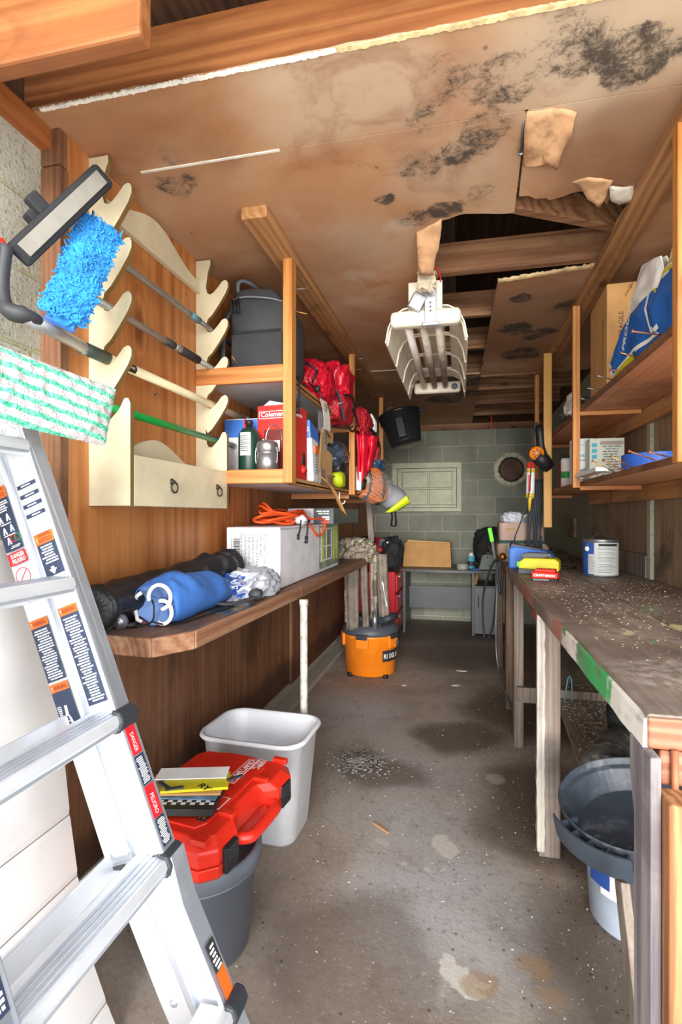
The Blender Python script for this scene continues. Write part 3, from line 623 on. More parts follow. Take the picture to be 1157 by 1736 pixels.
# paint can
pc = V(.70, 2.90, .95)
t = thing('paint_can', 'gallon paint can with blue and white label beside the dark wall panel', 'paint can', pc)
MB().lathe([(.082, 0), (.0835, .004), (.0835, .178), (.085, .182), (.085, .188), (.079, .19), (.077, .184)], pc, 48).put('body', M['steel'], t, smooth=True, bev=0)
MB().lathe([(.0795, .184), (.076, .186), (.06, .183), (.001, .183)], pc, 40).put('lid', M['steel'], t, smooth=True)
def arc_label(a0, a1, z0, z1, r, mat, nm, par, c=pc, n=24):
    m = MB(); m.grid(lambda u, v: V(c[0] + r * math.cos(R(a0 + (a1 - a0) * u)), c[1] + r * math.sin(R(a0 + (a1 - a0) * u)), c[2] + z0 + (z1 - z0) * v), n, 1); return m.put(nm, mat, par, smooth=True)
arc_label(160, 236, .01, .172, .0842, M['blue_label'], 'blue_label', t)
arc_label(236, 330, .01, .172, .0842, M['silver_label'], 'label', t)
arc_label(215, 243, .015, .115, .0846, M['silver_label'], 'label', t)
for i in range(17):
    z = .025 + i * .0075
    if i not in (6, 11, 14): arc_label(248 + (i * 7 % 3), 290 + (i * 13 % 20), z, z + .0022, .0847, M['ink_grey'], 'print_lines', t, n=10)
for i in range(9): arc_label(218, 239 - (i * 5 % 6), .025 + i * .009, .027 + i * .009, .085, M['ink_grey'], 'print_lines', t, n=6)
arc_label(250, 315, .155, .167, .0848, M['ink'], 'print_lines', t, n=10)
q = pc + V(-.072, -.044, .14)
MB().lathe([(.013, 0), (.013, .006), (.006, .012), (.001, .012)], q, 16, Matrix.Rotation(R(90), 3, 'X') @ Matrix.Rotation(R(-58), 3, 'Y')).put('handle_ear', M['white_plastic'], t, smooth=True)
hp = [q + V(-.004, -.008, .0)]
for i in range(1, 20):
    a = math.pi * i / 20; hp.append(pc + V(-.088 * math.cos(a) * .85, -.05 * math.cos(a), .14 + .075 * math.sin(a)))
hp.append(pc + V(.072, .044, .14)); MB().tube(hp, .0018, 8).put('wire_handle', M['wire'], t, smooth=True)
# dark steel arc behind the lime charger
t = MB(); pts = [V(.60 + .1 * math.cos(a), 3.55 + .02 * math.cos(a), .93 + .11 * math.sin(a)) for a in [math.pi * i / 16 for i in range(17)]]
t.tube(pts, .012, 8, flat=.5)
tag(t.put('steel_arc', M['iron'], smooth=True), 'dark steel half ring standing on the bench between charger and paint can', 'steel ring')
tag(MB().tube([(.56, 3.2, .956), (.6, 3.24, .956), (.64, 3.22, .957), (.66, 3.27, .956), (.62, 3.3, .957), (.57, 3.27, .956)], .006, 8, closed=True).put('cord_coil', M['black'], smooth=True), 'little coil of black cord lying left of the paint can', 'cord')
# tool tote with green band
tc = V(.43, 4.02, .925)
t = thing('tool_tote', 'tan canvas tool tote with dark green band at the far end of the right bench', 'tool bag', tc)
def rr_ring(w, d, z, r=.03, n=5, c=tc, sk=0):
    o = []
    for cx, cy, a0 in ((w - r, d - r, 0), (-w + r, d - r, 90), (-w + r, -d + r, 180), (w - r, -d + r, 270)):
        for k in range(n + 1):
            a = R(a0 + 90 * k / n); o.append(V(c[0] + cx + r * math.cos(a) + sk * z, c[1] + cy + r * math.sin(a), c[2] + z))
    return o
body = MB().rings([rr_ring(.13, .1, 0), rr_ring(.165, .12, .05), rr_ring(.17, .13, .12), rr_ring(.158, .12, .135)]).put('body', M['tan_canvas'], t, smooth=False, bev=.004)
MB().rings([rr_ring(.161, .122, .125), rr_ring(.161, .122, .15), rr_ring(.158, .12, .155)], cap=True).put('band', M['green_band'], t)
up = MB().rings([rr_ring(.152, .115, .15), rr_ring(.155, .116, .275), rr_ring(.15, .112, .282), rr_ring(.14, .1, .276)]).put('upper_panel', plain('tan_panel', '#b0968a', .85, 0, .08, 8), t, bev=.003)
decal(tc + V(-.11, -.1165, .225), (1, 0, 0), (0, 0, 1), .06, .018, plain('leather_tag', '#a98a55', .8), t, 'tag')
for i in range(4):
    x = -.115 + i * .075
    m = MB(); m.grid(lambda u, v: V(tc[0] + x + .066 * u, tc[1] - .128 - .02 * math.sin(math.pi * u) * (.6 + .4 * v), tc[2] + .03 + .085 * v), 8, 4); m.put('pocket', M['tan_canvas'], t, solid=.004, smooth=True)
tag(MB().tube([tc + V(.115, -.15, .07), tc + V(.12, -.15, .12)], .014, 12).tube([tc + V(.12, -.15, .12), tc + V(.124, -.148, .19)], [.009, .006], 10).put('screwdriver', M['green_band'], smooth=True), 'dark green handled screwdriver standing in the front pocket of the tan tote', 'screwdriver')
m = MB().blob(tc + V(-.05, .0, .31), (.075, .06, .045), 4, .45, 3.2, 5, .8, ridge=True)
tag(m.put('plastic_bag', M['foil_grey'], smooth=True), 'crumpled grey plastic bag on top of the tan tool tote', 'plastic bag')
m = MB()
for i in range(5): m.tube([tc + V(.03 + i * .012, 0, .27), tc + V(.05 + i * .015, -.02, .34), tc + V(.09 + i * .016, -.03, .31), tc + V(.1 + i * .017, -.03, .275)], .003, 6)
m.tube([tc + V(.05, -.02, .325), tc + V(.11, -.03, .322)], .008, 8); m.tube([tc + V(.02, -.02, .3), tc + V(.03, -.03, .33), tc + V(.06, -.03, .34)], .009, 8)
tag(m.put('hand_tools', M['white_plastic'], smooth=True), 'bundle of thin white wires poking from the top of the tan tote', 'wires')
p0 = V(.215, 4.05, 1.09)
t = thing('putty_knife', 'neon green handled knife leaning left of the tan tote', 'putty knife', (.22, 4.05, .925))
MB().bar((.235, 4.05, 1.06), (.215, 4.05, 1.165), .03, .014, (0, 1, 0)).put('handle', M['neon_green'], t, bev=.006)
MB().bar((.255, 4.05, .926), (.236, 4.05, 1.062), .018, .004, (0, 1, 0)).put('blade', M['dark_grey'], t)
# cables hanging off the end of the bench front
def hang(nm, lbl, pts, r, mat, cat='cable'):
    q = smooth_path(pts); return tag(MB().tube(q, r, 8).put(nm, M[mat], smooth=True), lbl, cat)
def smooth_path(pts, n=8):
    pts = [V(*p) for p in pts]; o = []
    for i in range(len(pts) - 1):
        a = pts[max(i - 1, 0)]; b = pts[i]; c = pts[i + 1]; d = pts[min(i + 2, len(pts) - 1)]
        for k in range(n):
            t = k / n; o.append(.5 * ((2 * b) + (c - a) * t + (2 * a - 5 * b + 4 * c - d) * t * t + (3 * b - a - 3 * c + d) * t ** 3))
    return o + [pts[-1]]
hang('cable', 'grey cable hanging from the workbench edge down to the floor', [(.27, 3.7, .96), (.25, 3.72, .80), (.24, 3.72, .5), (.25, 3.7, .25), (.30, 3.5, .08), (.36, 3.3, .012)], .006, 'wire')
hang('hose', 'thick black hose drooping off the workbench edge in a loop', [(.28, 3.9, .95), (.23, 3.95, .90), (.17, 4.05, .65), (.18, 4.05, .35), (.23, 4.0, .42), (.26, 3.95, .7), (.275, 3.93, .90)], .008, 'rubber', 'hose')
hang('hose', 'short black hose curled round the bench corner by the chargers', [(.272, 3.62, .965), (.24, 3.6, .92), (.25, 3.58, .80), (.262, 3.56, .75), (.266, 3.5, .88)], .009, 'rubber', 'hose')
tag(MB().lathe([(.018, 0), (.026, .004), (.026, .016), (.014, .02), (.014, .035), (.001, .035)], (.275, 3.62, .985), 20, Matrix.Rotation(R(90), 3, 'X')).put('hose_coupling', M['brass'], smooth=True), 'round brass hose coupling at the front bench edge by the blue charger', 'hose coupling')
# floor things under the bench: pail, oil pan, rolled boot
pc = V(.535, 1.80, 0)
t = thing('paint_pail', 'pale blue grey plastic pail with torn label under the right bench', 'pail', pc)
MB().lathe([(.125, 0), (.13, .005), (.15, .33), (.155, .335), (.155, .35), (.146, .352), (.142, .34), (.122, .01), (.001, .01)], pc, 48).put('body', M['pail'], t, smooth=True)
arc_label(196, 226, .14, .32, .1455, M['blue_label'], 'blue_label', t, pc)
arc_label(214, 262, .12, .31, .1448, M['white'], 'torn_label', t, pc)
arc_label(198, 222, .24, .31, .1462, M['print_cyan'], 'label_print', t, pc)
op = V(.50, 1.64, .36)
T = Matrix.Translation(op) @ Matrix.Rotation(R(-10), 4, 'Y') @ Matrix.Rotation(R(8), 4, 'X')
t = thing('oil_pan', 'round black oil drain pan with a segmented rim resting on the pail under the bench', 'drain pan', op)
MB().lathe([(.001, .0), (.14, .0), (.16, .012), (.185, .07), (.2, .075), (.205, .1), (.2, .102), (.194, .083), (.18, .078), (.153, .02), (.001, .012)], (0, 0, 0), 56).xf(T).put('pan', plain('dusty_pan', '#3d4550', .5, 0, .15, 20, 0, '#8b8f94', .45), t, bev=.003)
m = MB(); c0 = V(0, 0, 0)
for a in range(196, 250, 13):
    q0 = Matrix.Rotation(R(a), 4, 'Z'); m.bx(.175, .232, -.003, .003, .045, .092, M=T @ q0)
rs = []
for a in range(190, 254, 4): rs.append([T @ (Matrix.Rotation(R(a), 3, 'Z') @ V(x, 0, z)) for x, z in ((.226, .035), (.232, .035), (.234, .1), (.228, .1))])
m.rings(rs); rs = []
for a in range(190, 254, 4): rs.append([T @ (Matrix.Rotation(R(a), 3, 'Z') @ V(x, 0, z)) for x, z in ((.19, .040), (.23, .040), (.23, .045), (.19, .046))])
m.rings(rs); m.put('rim_tray', M['black_lid'], t)
m = MB(); A = Matrix.Translation(V(.58, 2.17, .365)) @ Matrix.Rotation(R(-24), 4, 'Z') @ Matrix.Rotation(R(-4), 4, 'X')
m.tube([A @ V(0, y, 0) for y in (-.30, -.26, 0, .12, .16)], [.07, .078, .075, .062, .05], 20)
for v in m.b.verts: v.co += V(1, 1, 1) * noise.noise(v.co * 22) * .008
o = m.put('rolled_sack', plain('dusty_black_sack', '#54524f', .75, 0, .5, 25, .4, '#b5ad9f', .8), smooth=True)
tag(o, 'dusty black rolled sack lying on the low board under the right bench', 'rolled sack')
tag(MB().tube([(.655, 2.44, .345), (.66, 2.52, .42)], [.038, .03], 16).put('black_tube', M['black_soft'], smooth=True), 'short black tube end standing behind the rolled sack under the bench', 'tube')
t = MB().bx(.365, .56, 2.70, 2.9, .735, .79).put('red_box', M['red_paint'], bev=.005); tag(t, 'red box edge showing in the dark beneath the right bench top', 'box')
hang('green_wire', 'loop of thin green wire under the right workbench', [(.50, 2.75, .345), (.505, 2.73, .42), (.52, 2.75, .47), (.535, 2.76, .44), (.54, 2.78, .34)], .0035, 'teal', 'wire')
# scraps on the floor
def scrap(lbl, pts, mat, cat='scrap', h=.004, nm='scrap'):
    return tag(MB().prism(pts, 0, h, lambda p, t: V(p[0], p[1], t + .0005)).put(nm, M[mat] if isinstance(mat, str) else mat), lbl, cat)
tag(MB().bar((-.345, 2.12, .004), (-.275, 2.065, .004), .006, .005).put('wood_splinter', M['kraft']), 'thin wooden splinter lying mid floor left of the white paint patch', 'splinter')
tag(MB().bar((-.52, 1.22, .004), (-.435, 1.15, .004), .005, .004).put('straw', plain('straw', '#d8c9ae', .8)), 'pale straw on the floor beside the grey bucket', 'straw')
scrap('torn bit of teal paper on the floor near the orange post', [(.26, 1.225), (.275, 1.24), (.295, 1.238), (.285, 1.222), (.27, 1.215)], plain('teal_paper', '#b9cfc7', .8), 'paper scrap', .003, 'paper_scrap')
tag(MB().bar((.235, 1.21, .004), (.26, 1.205, .004), .005, .004).put('cigarette_butt', M['white']), 'small white stick beside the teal paper scrap on the floor', 'stick')
m = MB().blob((.385, 1.265, .006), (.035, .028, .012), 3, .9, 4, 8)
tag(m.put('dead_leaf', plain('leaf', '#4a3426', .7, 0, .4, 30)), 'dark brown dead leaf on the floor below the white pail', 'leaf')
scrap('white flake of paint on the dark floor near the desk, larger one', [(-.03, 4.35), (.0, 4.37), (.06, 4.36), (.05, 4.335), (.0, 4.33)], 'white', 'paint flake', .003, 'paint_flake')
scrap('white flake of paint on the floor midway to the desk', [(-.06, 3.96), (-.02, 3.99), (.0, 3.975), (-.02, 3.95)], 'white', 'paint flake', .003, 'paint_flake')
scrap('tiny white paint flake right of the orange vacuum', [(-.42, 3.88), (-.4, 3.9), (-.385, 3.885), (-.4, 3.87)], 'white', 'paint flake', .003, 'paint_flake')
# ================================================================ left wall bench
lb = thing('wall_bench', 'worn timber bench along the left plywood wall with a pipe leg', 'workbench', (-.9, 2.9, 0))
top = [(-1.09, 1.27), (-.80, 1.25), (-.735, 1.36), (-.715, 2.3), (-.70, 3.25), (-.70, 4.7), (-1.09, 4.7)]
m = MB(); q = path(top[:-1], .003, 10, 31) + [top[-1]]
m.prism(q, .885, .93, lambda p, t: V(p[0], p[1], t))
m.put('bench_top', M['bench_l'], lb, bev=.006)
m = MB()
for a, b in zip(top[:5], top[1:6]): m.bar((a[0] + .0, a[1], .906), (b[0], b[1], .906), .012, .052)
m.put('edge_board', M['bench_edge'], lb, bev=.004)
lab(MB().tube([(-.672, 2.23, 0), (-.674, 2.23, .885)], .0165, 16).tube([(-.674, 2.23, .86), (-.674, 2.23, .886)], .02, 16).put('pipe_leg', plain('painted_pipe', '#c9c7be', .6, .1, .25, 30, .2, '#7c6a58', .6), lb, smooth=True), 'whitish flaking pipe leg')
MB().bx(-1.088, -1.05, 1.3, 4.7, .84, .884).put('wall_cleat', M['ply_low'], lb, bev=.003)
# long black bag
t = thing('folding_chair_bag', 'long glossy black carry bag lying against the wall on the left bench', 'bag', (-1.0, 1.65, .93))
pts = smooth_path([(-1.0, 1.27, .995), (-1.0, 1.33, 1.0), (-.99, 1.6, 1.015), (-.965, 1.85, 1.04), (-.945, 2.02, 1.05), (-.945, 2.05, 1.05)], 8)
m = MB(); n = len(pts); m.tube(pts, [.03 if i == 0 else .045 if i == n - 1 else .062 + .006 * math.sin(i * 1.3) for i in range(n)], 22, flat=1.0)
bmesh.ops.subdivide_edges(m.b, edges=m.b.edges[:], cuts=1)
for v in m.b.verts:
    k = noise.fractal(V(v.co.x * 12, v.co.y * 9, v.co.z * 14), 1, 2, 3); v.co += V(.3, 0, 1) * k * .012
    v.co.z = max(v.co.z, .932); v.co.x = max(v.co.x, -1.086)
m.put('bag', plain('black_vinyl', '#1f2125', .42, 0, .1, 8), t, smooth=True)
MB().tube(smooth_path([(-.945, 1.29, .985), (-.935, 1.5, .985), (-.925, 1.75, 1.0), (-.91, 1.98, 1.02)], 6), .004, 6).put('seam', M['black_soft'], t, smooth=True)
MB().tube(smooth_path([(-.955, 1.42, .955), (-.93, 1.41, .938), (-.905, 1.45, .937)], 5), .01, 8, flat=.4).put('red_strap', plain('dull_red', '#93474c', .7), t, smooth=True)
# blue bag with white trim and cord
t = thing('drawstring_bag', 'blue drawstring bag with white piping lying on the left bench', 'bag', (-.88, 1.6, .93))
ctr = smooth_path([(-.885, 1.40, .995), (-.885, 1.43, .998), (-.88, 1.55, .998), (-.885, 1.75, .985), (-.90, 1.93, .96)], 8); n = len(ctr)
m = MB(); rad = [(.066, .075, .073, .064, .035)[min(int(4 * i / (n - 1)), 4)] * (1 - (4 * i / (n - 1)) % 1) + (.066, .075, .073, .064, .035, .035)[min(int(4 * i / (n - 1)) + 1, 5)] * ((4 * i / (n - 1)) % 1) for i in range(n)]
m.tube(ctr, rad, 26, cap=False); bmesh.ops.subdivide_edges(m.b, edges=m.b.edges[:], cuts=1)
def crush(m, f, a, z0=.932, d=V(.5, .3, 1)):
    for v in m.b.verts:
        v.co += d * noise.fractal(v.co * f, 1, 2, 3) * a; v.co.z = max(v.co.z, z0)
crush(m, 13, .014); m.put('bag', M['blue_cloth'], t, smooth=True, solid=.002)
m = MB(); m.grid(lambda u, v: V(-.885 + .064 * (.2 + .8 * u) * math.cos(6.283 * v), 1.402 + .05 * (1 - u) + .008 * math.sin(v * 31), .997 + .064 * (.2 + .8 * u) * math.sin(6.283 * v)), 6, 40)
crush(m, 20, .01); m.put('gathered_mouth', plain('pale_blue_lining', '#7f9fd6', .8, 0, .2, 12), t, smooth=True)
def trim_loop(cx, cz, rx, rz, y0, n=22, a0=0, a1=360, tilt=0): return [V(cx + rx * math.cos(R(a0 + (a1 - a0) * i / n)), y0 + tilt * math.sin(R(a0 + (a1 - a0) * i / n)), cz + rz * math.sin(R(a0 + (a1 - a0) * i / n))) for i in range(n + 1)]
m = MB(); m.tube(trim_loop(-.862, 1.018, .036, .036, 1.388, a0=-80, a1=200), .006, 8); m.tube(trim_loop(-.85, .975, .03, .034, 1.384, a0=-120, a1=110), .006, 8)
m.tube([(-.948, 1.395, 1.0), (-.935, 1.385, 1.02), (-.92, 1.385, 1.03)], .006, 8); m.tube([(-.95, 1.39, .965), (-.935, 1.382, .975), (-.93, 1.38, .95), (-.915, 1.38, .945)], .006, 8)
m.put('white_piping', M['white'], t, smooth=True)
MB().tube(smooth_path([(-.885, 1.385, 1.01), (-.872, 1.375, .99), (-.875, 1.37, .95), (-.915, 1.36, .936), (-.95, 1.345, .936)], 6), .0028, 8).tube(smooth_path([(-.875, 1.37, .95), (-.83, 1.4, .937), (-.80, 1.55, .937), (-.78, 1.72, .94)], 6), .0028, 8).put('drawcord', M['black'], t, smooth=True)
MB().tube([(-.955, 1.34, .938), (-.935, 1.35, .94), (-.918, 1.36, .94)], [.004, .009, .008], 10).put('cord_lock', M['black'], t, smooth=True)
# grey plastic shopping bag with blue print
t = thing('shopping_bag', 'crumpled grey plastic shopping bag with blue print leaning on the big white carton', 'plastic bag', (-.88, 2.1, .93))
m = MB(); m.blob((-.875, 2.03, .965), (.125, .175, .075), 5, .3, 2.0, 11, .8, ridge=True)
for v in m.b.verts: v.co.z = max(v.co.z, .932); v.co.y = min(v.co.y, 2.19)
bag = m.put('bag', [plain('grey_polythene', '#b3b7c0', .35, 0, .08, 6), plain('blue_bag_print', '#284a9a', .4, 0, .1, 20)], t, smooth=True)
tops = []
for f in bag.data.polygons:
    q = f.center + t.location
    if f.normal.y < .1 and f.normal.z > -.2 and abs(q.x + .875 + .15 * (q.z - .97)) < .062 and .955 < q.z + .25 * (q.x + .875) < 1.03 and q.y < 2.06: f.material_index = 1; tops.append(q.y)
yb = min(tops) if tops else 1.87
for i_, (s_, w_) in enumerate((('HAPPY', .05), ("FATHER'S", .08), ('DAY', .035))): text(s_, .018, (-.905 + .012 * i_, yb - .002, 1.002 - .02 * i_), (1, .0, 0), (0, .3, 1), M['white'], t, width=w_)
# hose fittings
for lbl, p, ax in (('chrome hose fitting standing upright at the near end of the left bench', (-1.0, 1.33, .93), None), ('round grey hose fitting lying on its side beside the upright chrome one', (-.958, 1.34, .953), 'Y')):
    t = thing('hose_fitting', lbl, 'hose fitting', p, 'hose fittings on the left bench')
    A = Matrix.Rotation(R(-75), 3, 'X') @ Matrix.Rotation(R(15), 3, 'Y') if ax else Matrix.Identity(3)
    MB().lathe([(.001, 0), (.02, 0), (.021, .004), (.021, .016), (.014, .02), (.013, .026), (.02, .03), (.02, .036), (.011, .04), (.008, .05), (.001, .05)] if not ax else [(.001, -.02), (.012, -.02), (.016, -.018), (.02, -.015), (.023, -.01), (.023, .008), (.019, .012), (.015, .014), (.012, .012), (.001, .008)], p, 24, A).put('fitting', M['steel'], t, smooth=True)
    MB().lathe([(.0215, .006), (.0222, .008), (.0222, .013), (.0215, .015)] if not ax else [(.0235, -.006), (.0242, -.004), (.0242, .002), (.0235, .004)], p, 24, A).put('collar', M['alu_dull'] if not ax else M['grey_plastic'], t, smooth=True)
# dark glove / folder / strap at the bench edge
t = thing('booklet', 'dark blue glossy booklet at the front edge of the left bench', 'booklet', (-.80, 1.72, .93))
MB().prism([(-.83, 1.62), (-.735, 1.60), (-.722, 1.80), (-.82, 1.82)], .931, .936, lambda p, q: V(p[0], p[1], q)).put('cover', plain('booklet_cover', '#3b434d', .3), t)
text('SNOS', .028, (-.745, 1.66, .9365), (.05, 1, 0), (-1, 0, 0), M['yellow_label'], t, width=.085)
m = MB().tube(smooth_path([(-.86, 1.70, .955), (-.80, 1.72, .945), (-.755, 1.80, .95), (-.745, 1.86, .96)], 6), [.012] * 19, 10, flat=.5); m.blob((-.75, 1.86, .962), (.026, .03, .022), 3, .2, 3, 2)
tag(m.put('strap', M['charcoal'], smooth=True), 'black webbing strap with a balled end in front of the blue bag', 'strap')
# grill carton
t = thing('grill_carton', 'large white shipping carton with printed address lines on the left bench', 'carton', (-.9, 2.9, .93))
x0, x1, y0, y1, z0, z1 = -1.03, -.775, 2.2, 3.35, .932, 1.205
cb = MB().bx(x0, x1, y0, y1, z0, z1).put('box', M['white_box'], t, bev=.006)
for i, s in enumerate(('ALDI SOUTH', 'ALDI ITEM CODE: 822694', 'SAP: 451467', 'ITEM DESCRIPTION: GRILL', 'CASE PACK: 1 PC', 'CASE WEIGHT: 56.74 LBS', 'DESTINATION COUNTRY', 'MADE IN CHINA')):
    text(s, .0165, (x1 - .058 - i * .0185, y0 - .0005, z1 - .03), (0, 0, -1), (1, 0, 0), M['ink'], t, width=.017 * len(s) * .52)
m = MB(); z = z1 - .05
rr = random.Random(3)
while z > z1 - .17:
    h = rr.choice((.0018, .0036, .0055)); m.bx(x0 + .035, x0 + .066, y0 - .001, y0, z - h, z); z -= h + rr.choice((.002, .0035))
m.put('barcode', M['ink'], t)
text('4 099100 187885', .012, (x0 + .022, y0 - .0005, z1 - .05), (0, 0, -1), (1, 0, 0), M['ink'], t, width=.12)
o = MB().bx(x1, x1 + .0012, 2.86, 3.34, z0 + .02, z1 - .005).put('picture_panel', plain('carton_picture', '#8d9a86', .4, 0, .5, 9), t)
m = MB()
for yy in (2.90, 3.02, 3.15): m.bx(x1 + .001, x1 + .002, yy, yy + .012, z0 + .06, z1 - .02)
for zz in (z0 + .06, z1 - .03, z0 + .14): m.bx(x1 + .001, x1 + .002, 2.88, 3.17, zz, zz + .008)
m.put('picture_panel', M['white'], t)
m = MB()
for yy in (2.93, 3.2, 3.27): m.bx(x1 + .001, x1 + .0018, yy, yy + .03, z0 + .05, z1 - .02)
m.put('picture_panel', M['lime'], t)
MB().bx(x1, x1 + .001, 2.2, 2.86, z1 - .012, z1 - .004).put('tape', M['foil_grey'], t)
# orange extension cord on the carton
m = MB(); rr = random.Random(12); pts = []
for i in range(7):
    cx, cy = -.90 + rr.uniform(-.02, .02), 2.62 + rr.uniform(-.05, .05); rx, ry = .085 + rr.uniform(-.02, .03), .25 + rr.uniform(-.06, .08); zc = 1.216 + i * .008
    for k in range(10):
        a = 6.283 * k / 10 + i * .2; pts.append((cx + rx * math.cos(a), cy + ry * math.sin(a), zc + .012 * (1 + math.sin(a * 2 + i)) + (.03 if i > 3 and 2 < k < 6 else 0)))
pts += [(-.80, 2.75, 1.24), (-.768, 2.95, 1.235), (-.762, 2.9, 1.16), (-.765, 2.78, 1.15), (-.78, 2.65, 1.215), (-.85, 2.5, 1.23)]
t = thing('extension_cord', 'coiled orange extension cord on top of the large white carton', 'extension cord', (-.9, 2.62, 1.205))
MB().tube(smooth_path(pts, 5), .0058, 8).put('cord', M['orange_cord'], t, smooth=True)
MB().blob((-.80, 2.6, 1.235), (.03, .05, .025), 3, .5, 3, 4, ridge=True).put('paper_wrap', M['white_box'], t, smooth=True)
m = MB(); m.tube(smooth_path([(-.77, 2.5, 1.235), (-.768, 2.48, 1.19), (-.768, 2.45, 1.165)], 4), .004, 8); m.tube(smooth_path([(-.77, 2.62, 1.235), (-.766, 2.6, 1.18), (-.766, 2.58, 1.13)], 4), .004, 8); m.tube([(-.768, 2.45, 1.165), (-.768, 2.445, 1.14)], .007, 8); m.tube([(-.766, 2.58, 1.15), (-.766, 2.575, 1.115)], .009, 8)
m.put('plug', M['black'], t, smooth=True)
# flat grey and black retail box behind the cord
t = thing('tool_box_carton', 'flat black and grey retail box lying behind the orange cord on the white carton', 'box', (-.85, 3.15, 1.205))
MB().bx(-1.0, -.72, 2.98, 3.75, 1.207, 1.30).put('box', plain('dark_carton', '#4d5256', .35), t, bev=.003)
o = MB().bx(-1.0, -.84, 2.9785, 2.98, 1.21, 1.298).put('side_panel', M['alu_dull'], t)
MB().bx(-.96, -.86, 2.977, 2.9785, 1.215, 1.24).put('picture', M['black'], t)
lines((-.825, 2.9795, 1.262), (1, 0, 0), (0, 0, 1), .085, .026, 2, M['silver_label'], t, .6)
for i in range(2): decal((-.79, 2.9795, 1.243 - i * .012), (1, 0, 0), (0, 0, 1), .045, .008, M['white'], t, 'print')
decal((-.795, 2.9795, 1.212), (1, 0, 0), (0, 0, 1), .05, .012, M['red_light'], t, 'print')
# ================================================================ cream gun-rack style tool rack
t = rack = thing('tool_rack', 'cream painted wooden rack with hook arms and a drawer box on the left wall', 'rack', (-1.02, 1.7, 1.285))
def side(near):
    tips = (2.235, 2.075, 1.915, 1.755); f = -.948
    p = [(-1.09, 1.287), (f, 1.287), (f, 1.59), (-.955, 1.606), (-.968, 1.606), (-.985, 1.575), (-1.015, 1.545), (-1.03, 1.545), (-1.038, 1.56), (-1.045, 1.62)]
    for z in reversed(tips):
        p += [(-1.035, z - .152), (-1.015, z - .135), (-.985, z - .095), (-.955, z - .05), (-.944, z - .025), (-.944, z - .006), (-.95, z + .004), (-.96, z + .006), (-.972, z), (-.99, z - .022), (-1.008, z - .04), (-1.022, z - .048), (-1.036, z - .043), (-1.043, z - .02)]
    p += [(-1.035, 2.28), (-1.022, 2.315), (-1.024, 2.333), (-1.09, 2.333)]
    return p
for nm, y in (('near', 1.372), ('far', 2.03)):
    MB().prism(side(nm), y, y + .019, lambda p, q: V(p[0], q, p[1]), 0, 1).put('side_board', [M['cream'], M['cream_edge']], t, bev=.0015)
MB().bx(-.963, -.948, 1.391, 2.03, 1.287, 1.44).put('drawer_front', M['cream'], t, bev=.002)
MB().bx(-1.085, -.963, 1.391, 2.03, 1.287, 1.302).put('box_floor', M['cream'], t)
def wave(z0, z1, z2, n=24):
    o = [(1.391, z0), (2.03, z0)]
    for i in range(n + 1):
        u = 1 - i / n; o.append((1.391 + .639 * u, z1 + (z2 - z1) * (.5 - .5 * math.cos(6.283 * u)) ** 1.3))
    return o
MB().prism(wave(1.302, 1.45, 1.53), -1.088, -1.074, lambda p, q: V(q, p[0], p[1])).put('back_board', M['cream'], t)
o = MB().prism(wave(2.195, 2.245, 2.325), -1.088, -1.074, lambda p, q: V(q, p[0], p[1])).put('top_board', M['cream'], t, bev=.0015)
MB().bx(-1.074, -1.068, 1.391, 2.03, 2.195, 2.203).put('bead', M['cream'], o)
for yy in (1.6, 1.94):
    k = MB().lathe([(.001, 0), (.011, 0), (.011, .003), (.005, .006), (.005, .012), (.001, .012)], (-.948, yy, 1.372), 16, Matrix.Rotation(R(90), 3, 'Y')).put('pull', M['iron'], t, smooth=True)
    MB().tube([(-.936 + .003 * math.sin(a), yy + .014 * math.sin(a), 1.352 + .017 * math.cos(a)) for a in [6.283 * i / 20 for i in range(20)]], .0028, 8, closed=True).put('ring', M['iron'], k, smooth=True)
MB().tube(smooth_path([(-1.075, 1.3715, 2.14), (-1.07, 1.355, 2.138), (-1.06, 1.35, 2.142), (-1.058, 1.352, 2.16)], 4), .0025, 8).put('cup_hook', M['iron'], t, smooth=True)
tt = MB().bx(-1.05, -.985, 1.70, 1.93, 1.425, 1.448); lid = tt.put('clear_tray', M['clear_lid'], bev=.01)
tag(lid, 'clear plastic tray sticking out of the cream rack box', 'tray'); lid.location.z = 1.425
tag(MB().tube([(-1.09, 1.72, 1.70), (-1.072, 1.715, 1.697)], .0022, 6).tube([(-1.073, 1.715, 1.697), (-1.0715, 1.7147, 1.697)], .006, 8).put('nail', M['wire'], smooth=True), 'single nail in the orange plywood behind the cream rack', 'nail')
# poles and their heads
def pole_y(y, a, b): u = (y - a[1]) / (b[1] - a[1]); return V(*a) * (1 - u) + V(*b) * u
def seg(m, a, b, y0, y1, r, n=14): return m.tube([pole_y(y0, a, b), pole_y(y1, a, b)], r, n)
a, b = (-1.022, 1.38, 2.04), (-1.022, 2.04, 2.04)
t = thing('floor_squeegee', 'black floor squeegee with a grey telescopic pole on the topmost rack hooks', 'squeegee', pole_y(1.2, a, b))
p = seg(MB(), a, b, 1.12, 1.86, .0115).put('pole', M['galv'], t, smooth=True)
seg(MB(), a, b, 1.86, 1.93, .0135).put('collar', M['teal'], t, smooth=True); seg(MB(), a, b, 1.93, 2.24, .0095).put('inner_pole', M['steel'], t, smooth=True)
m = MB(); q = [pole_y(2.24 + i * .006, a, b) for i in range(21)]; m.tube(q, [.0135 if i % 2 else .0122 for i in range(21)], 14); m.put('grip', M['black_soft'], t, smooth=True)
A0, A1 = P(40, 425, Y=1.03), P(172, 300, Y=1.17)
ax = (A1 - A0).normalized(); nrm = (V(0, 0, CAM_H) - (A0 + A1) / 2); nrm = (nrm - ax * nrm.dot(ax)).normalized(); wd = ax.cross(nrm).normalized(); L = (A1 - A0).length
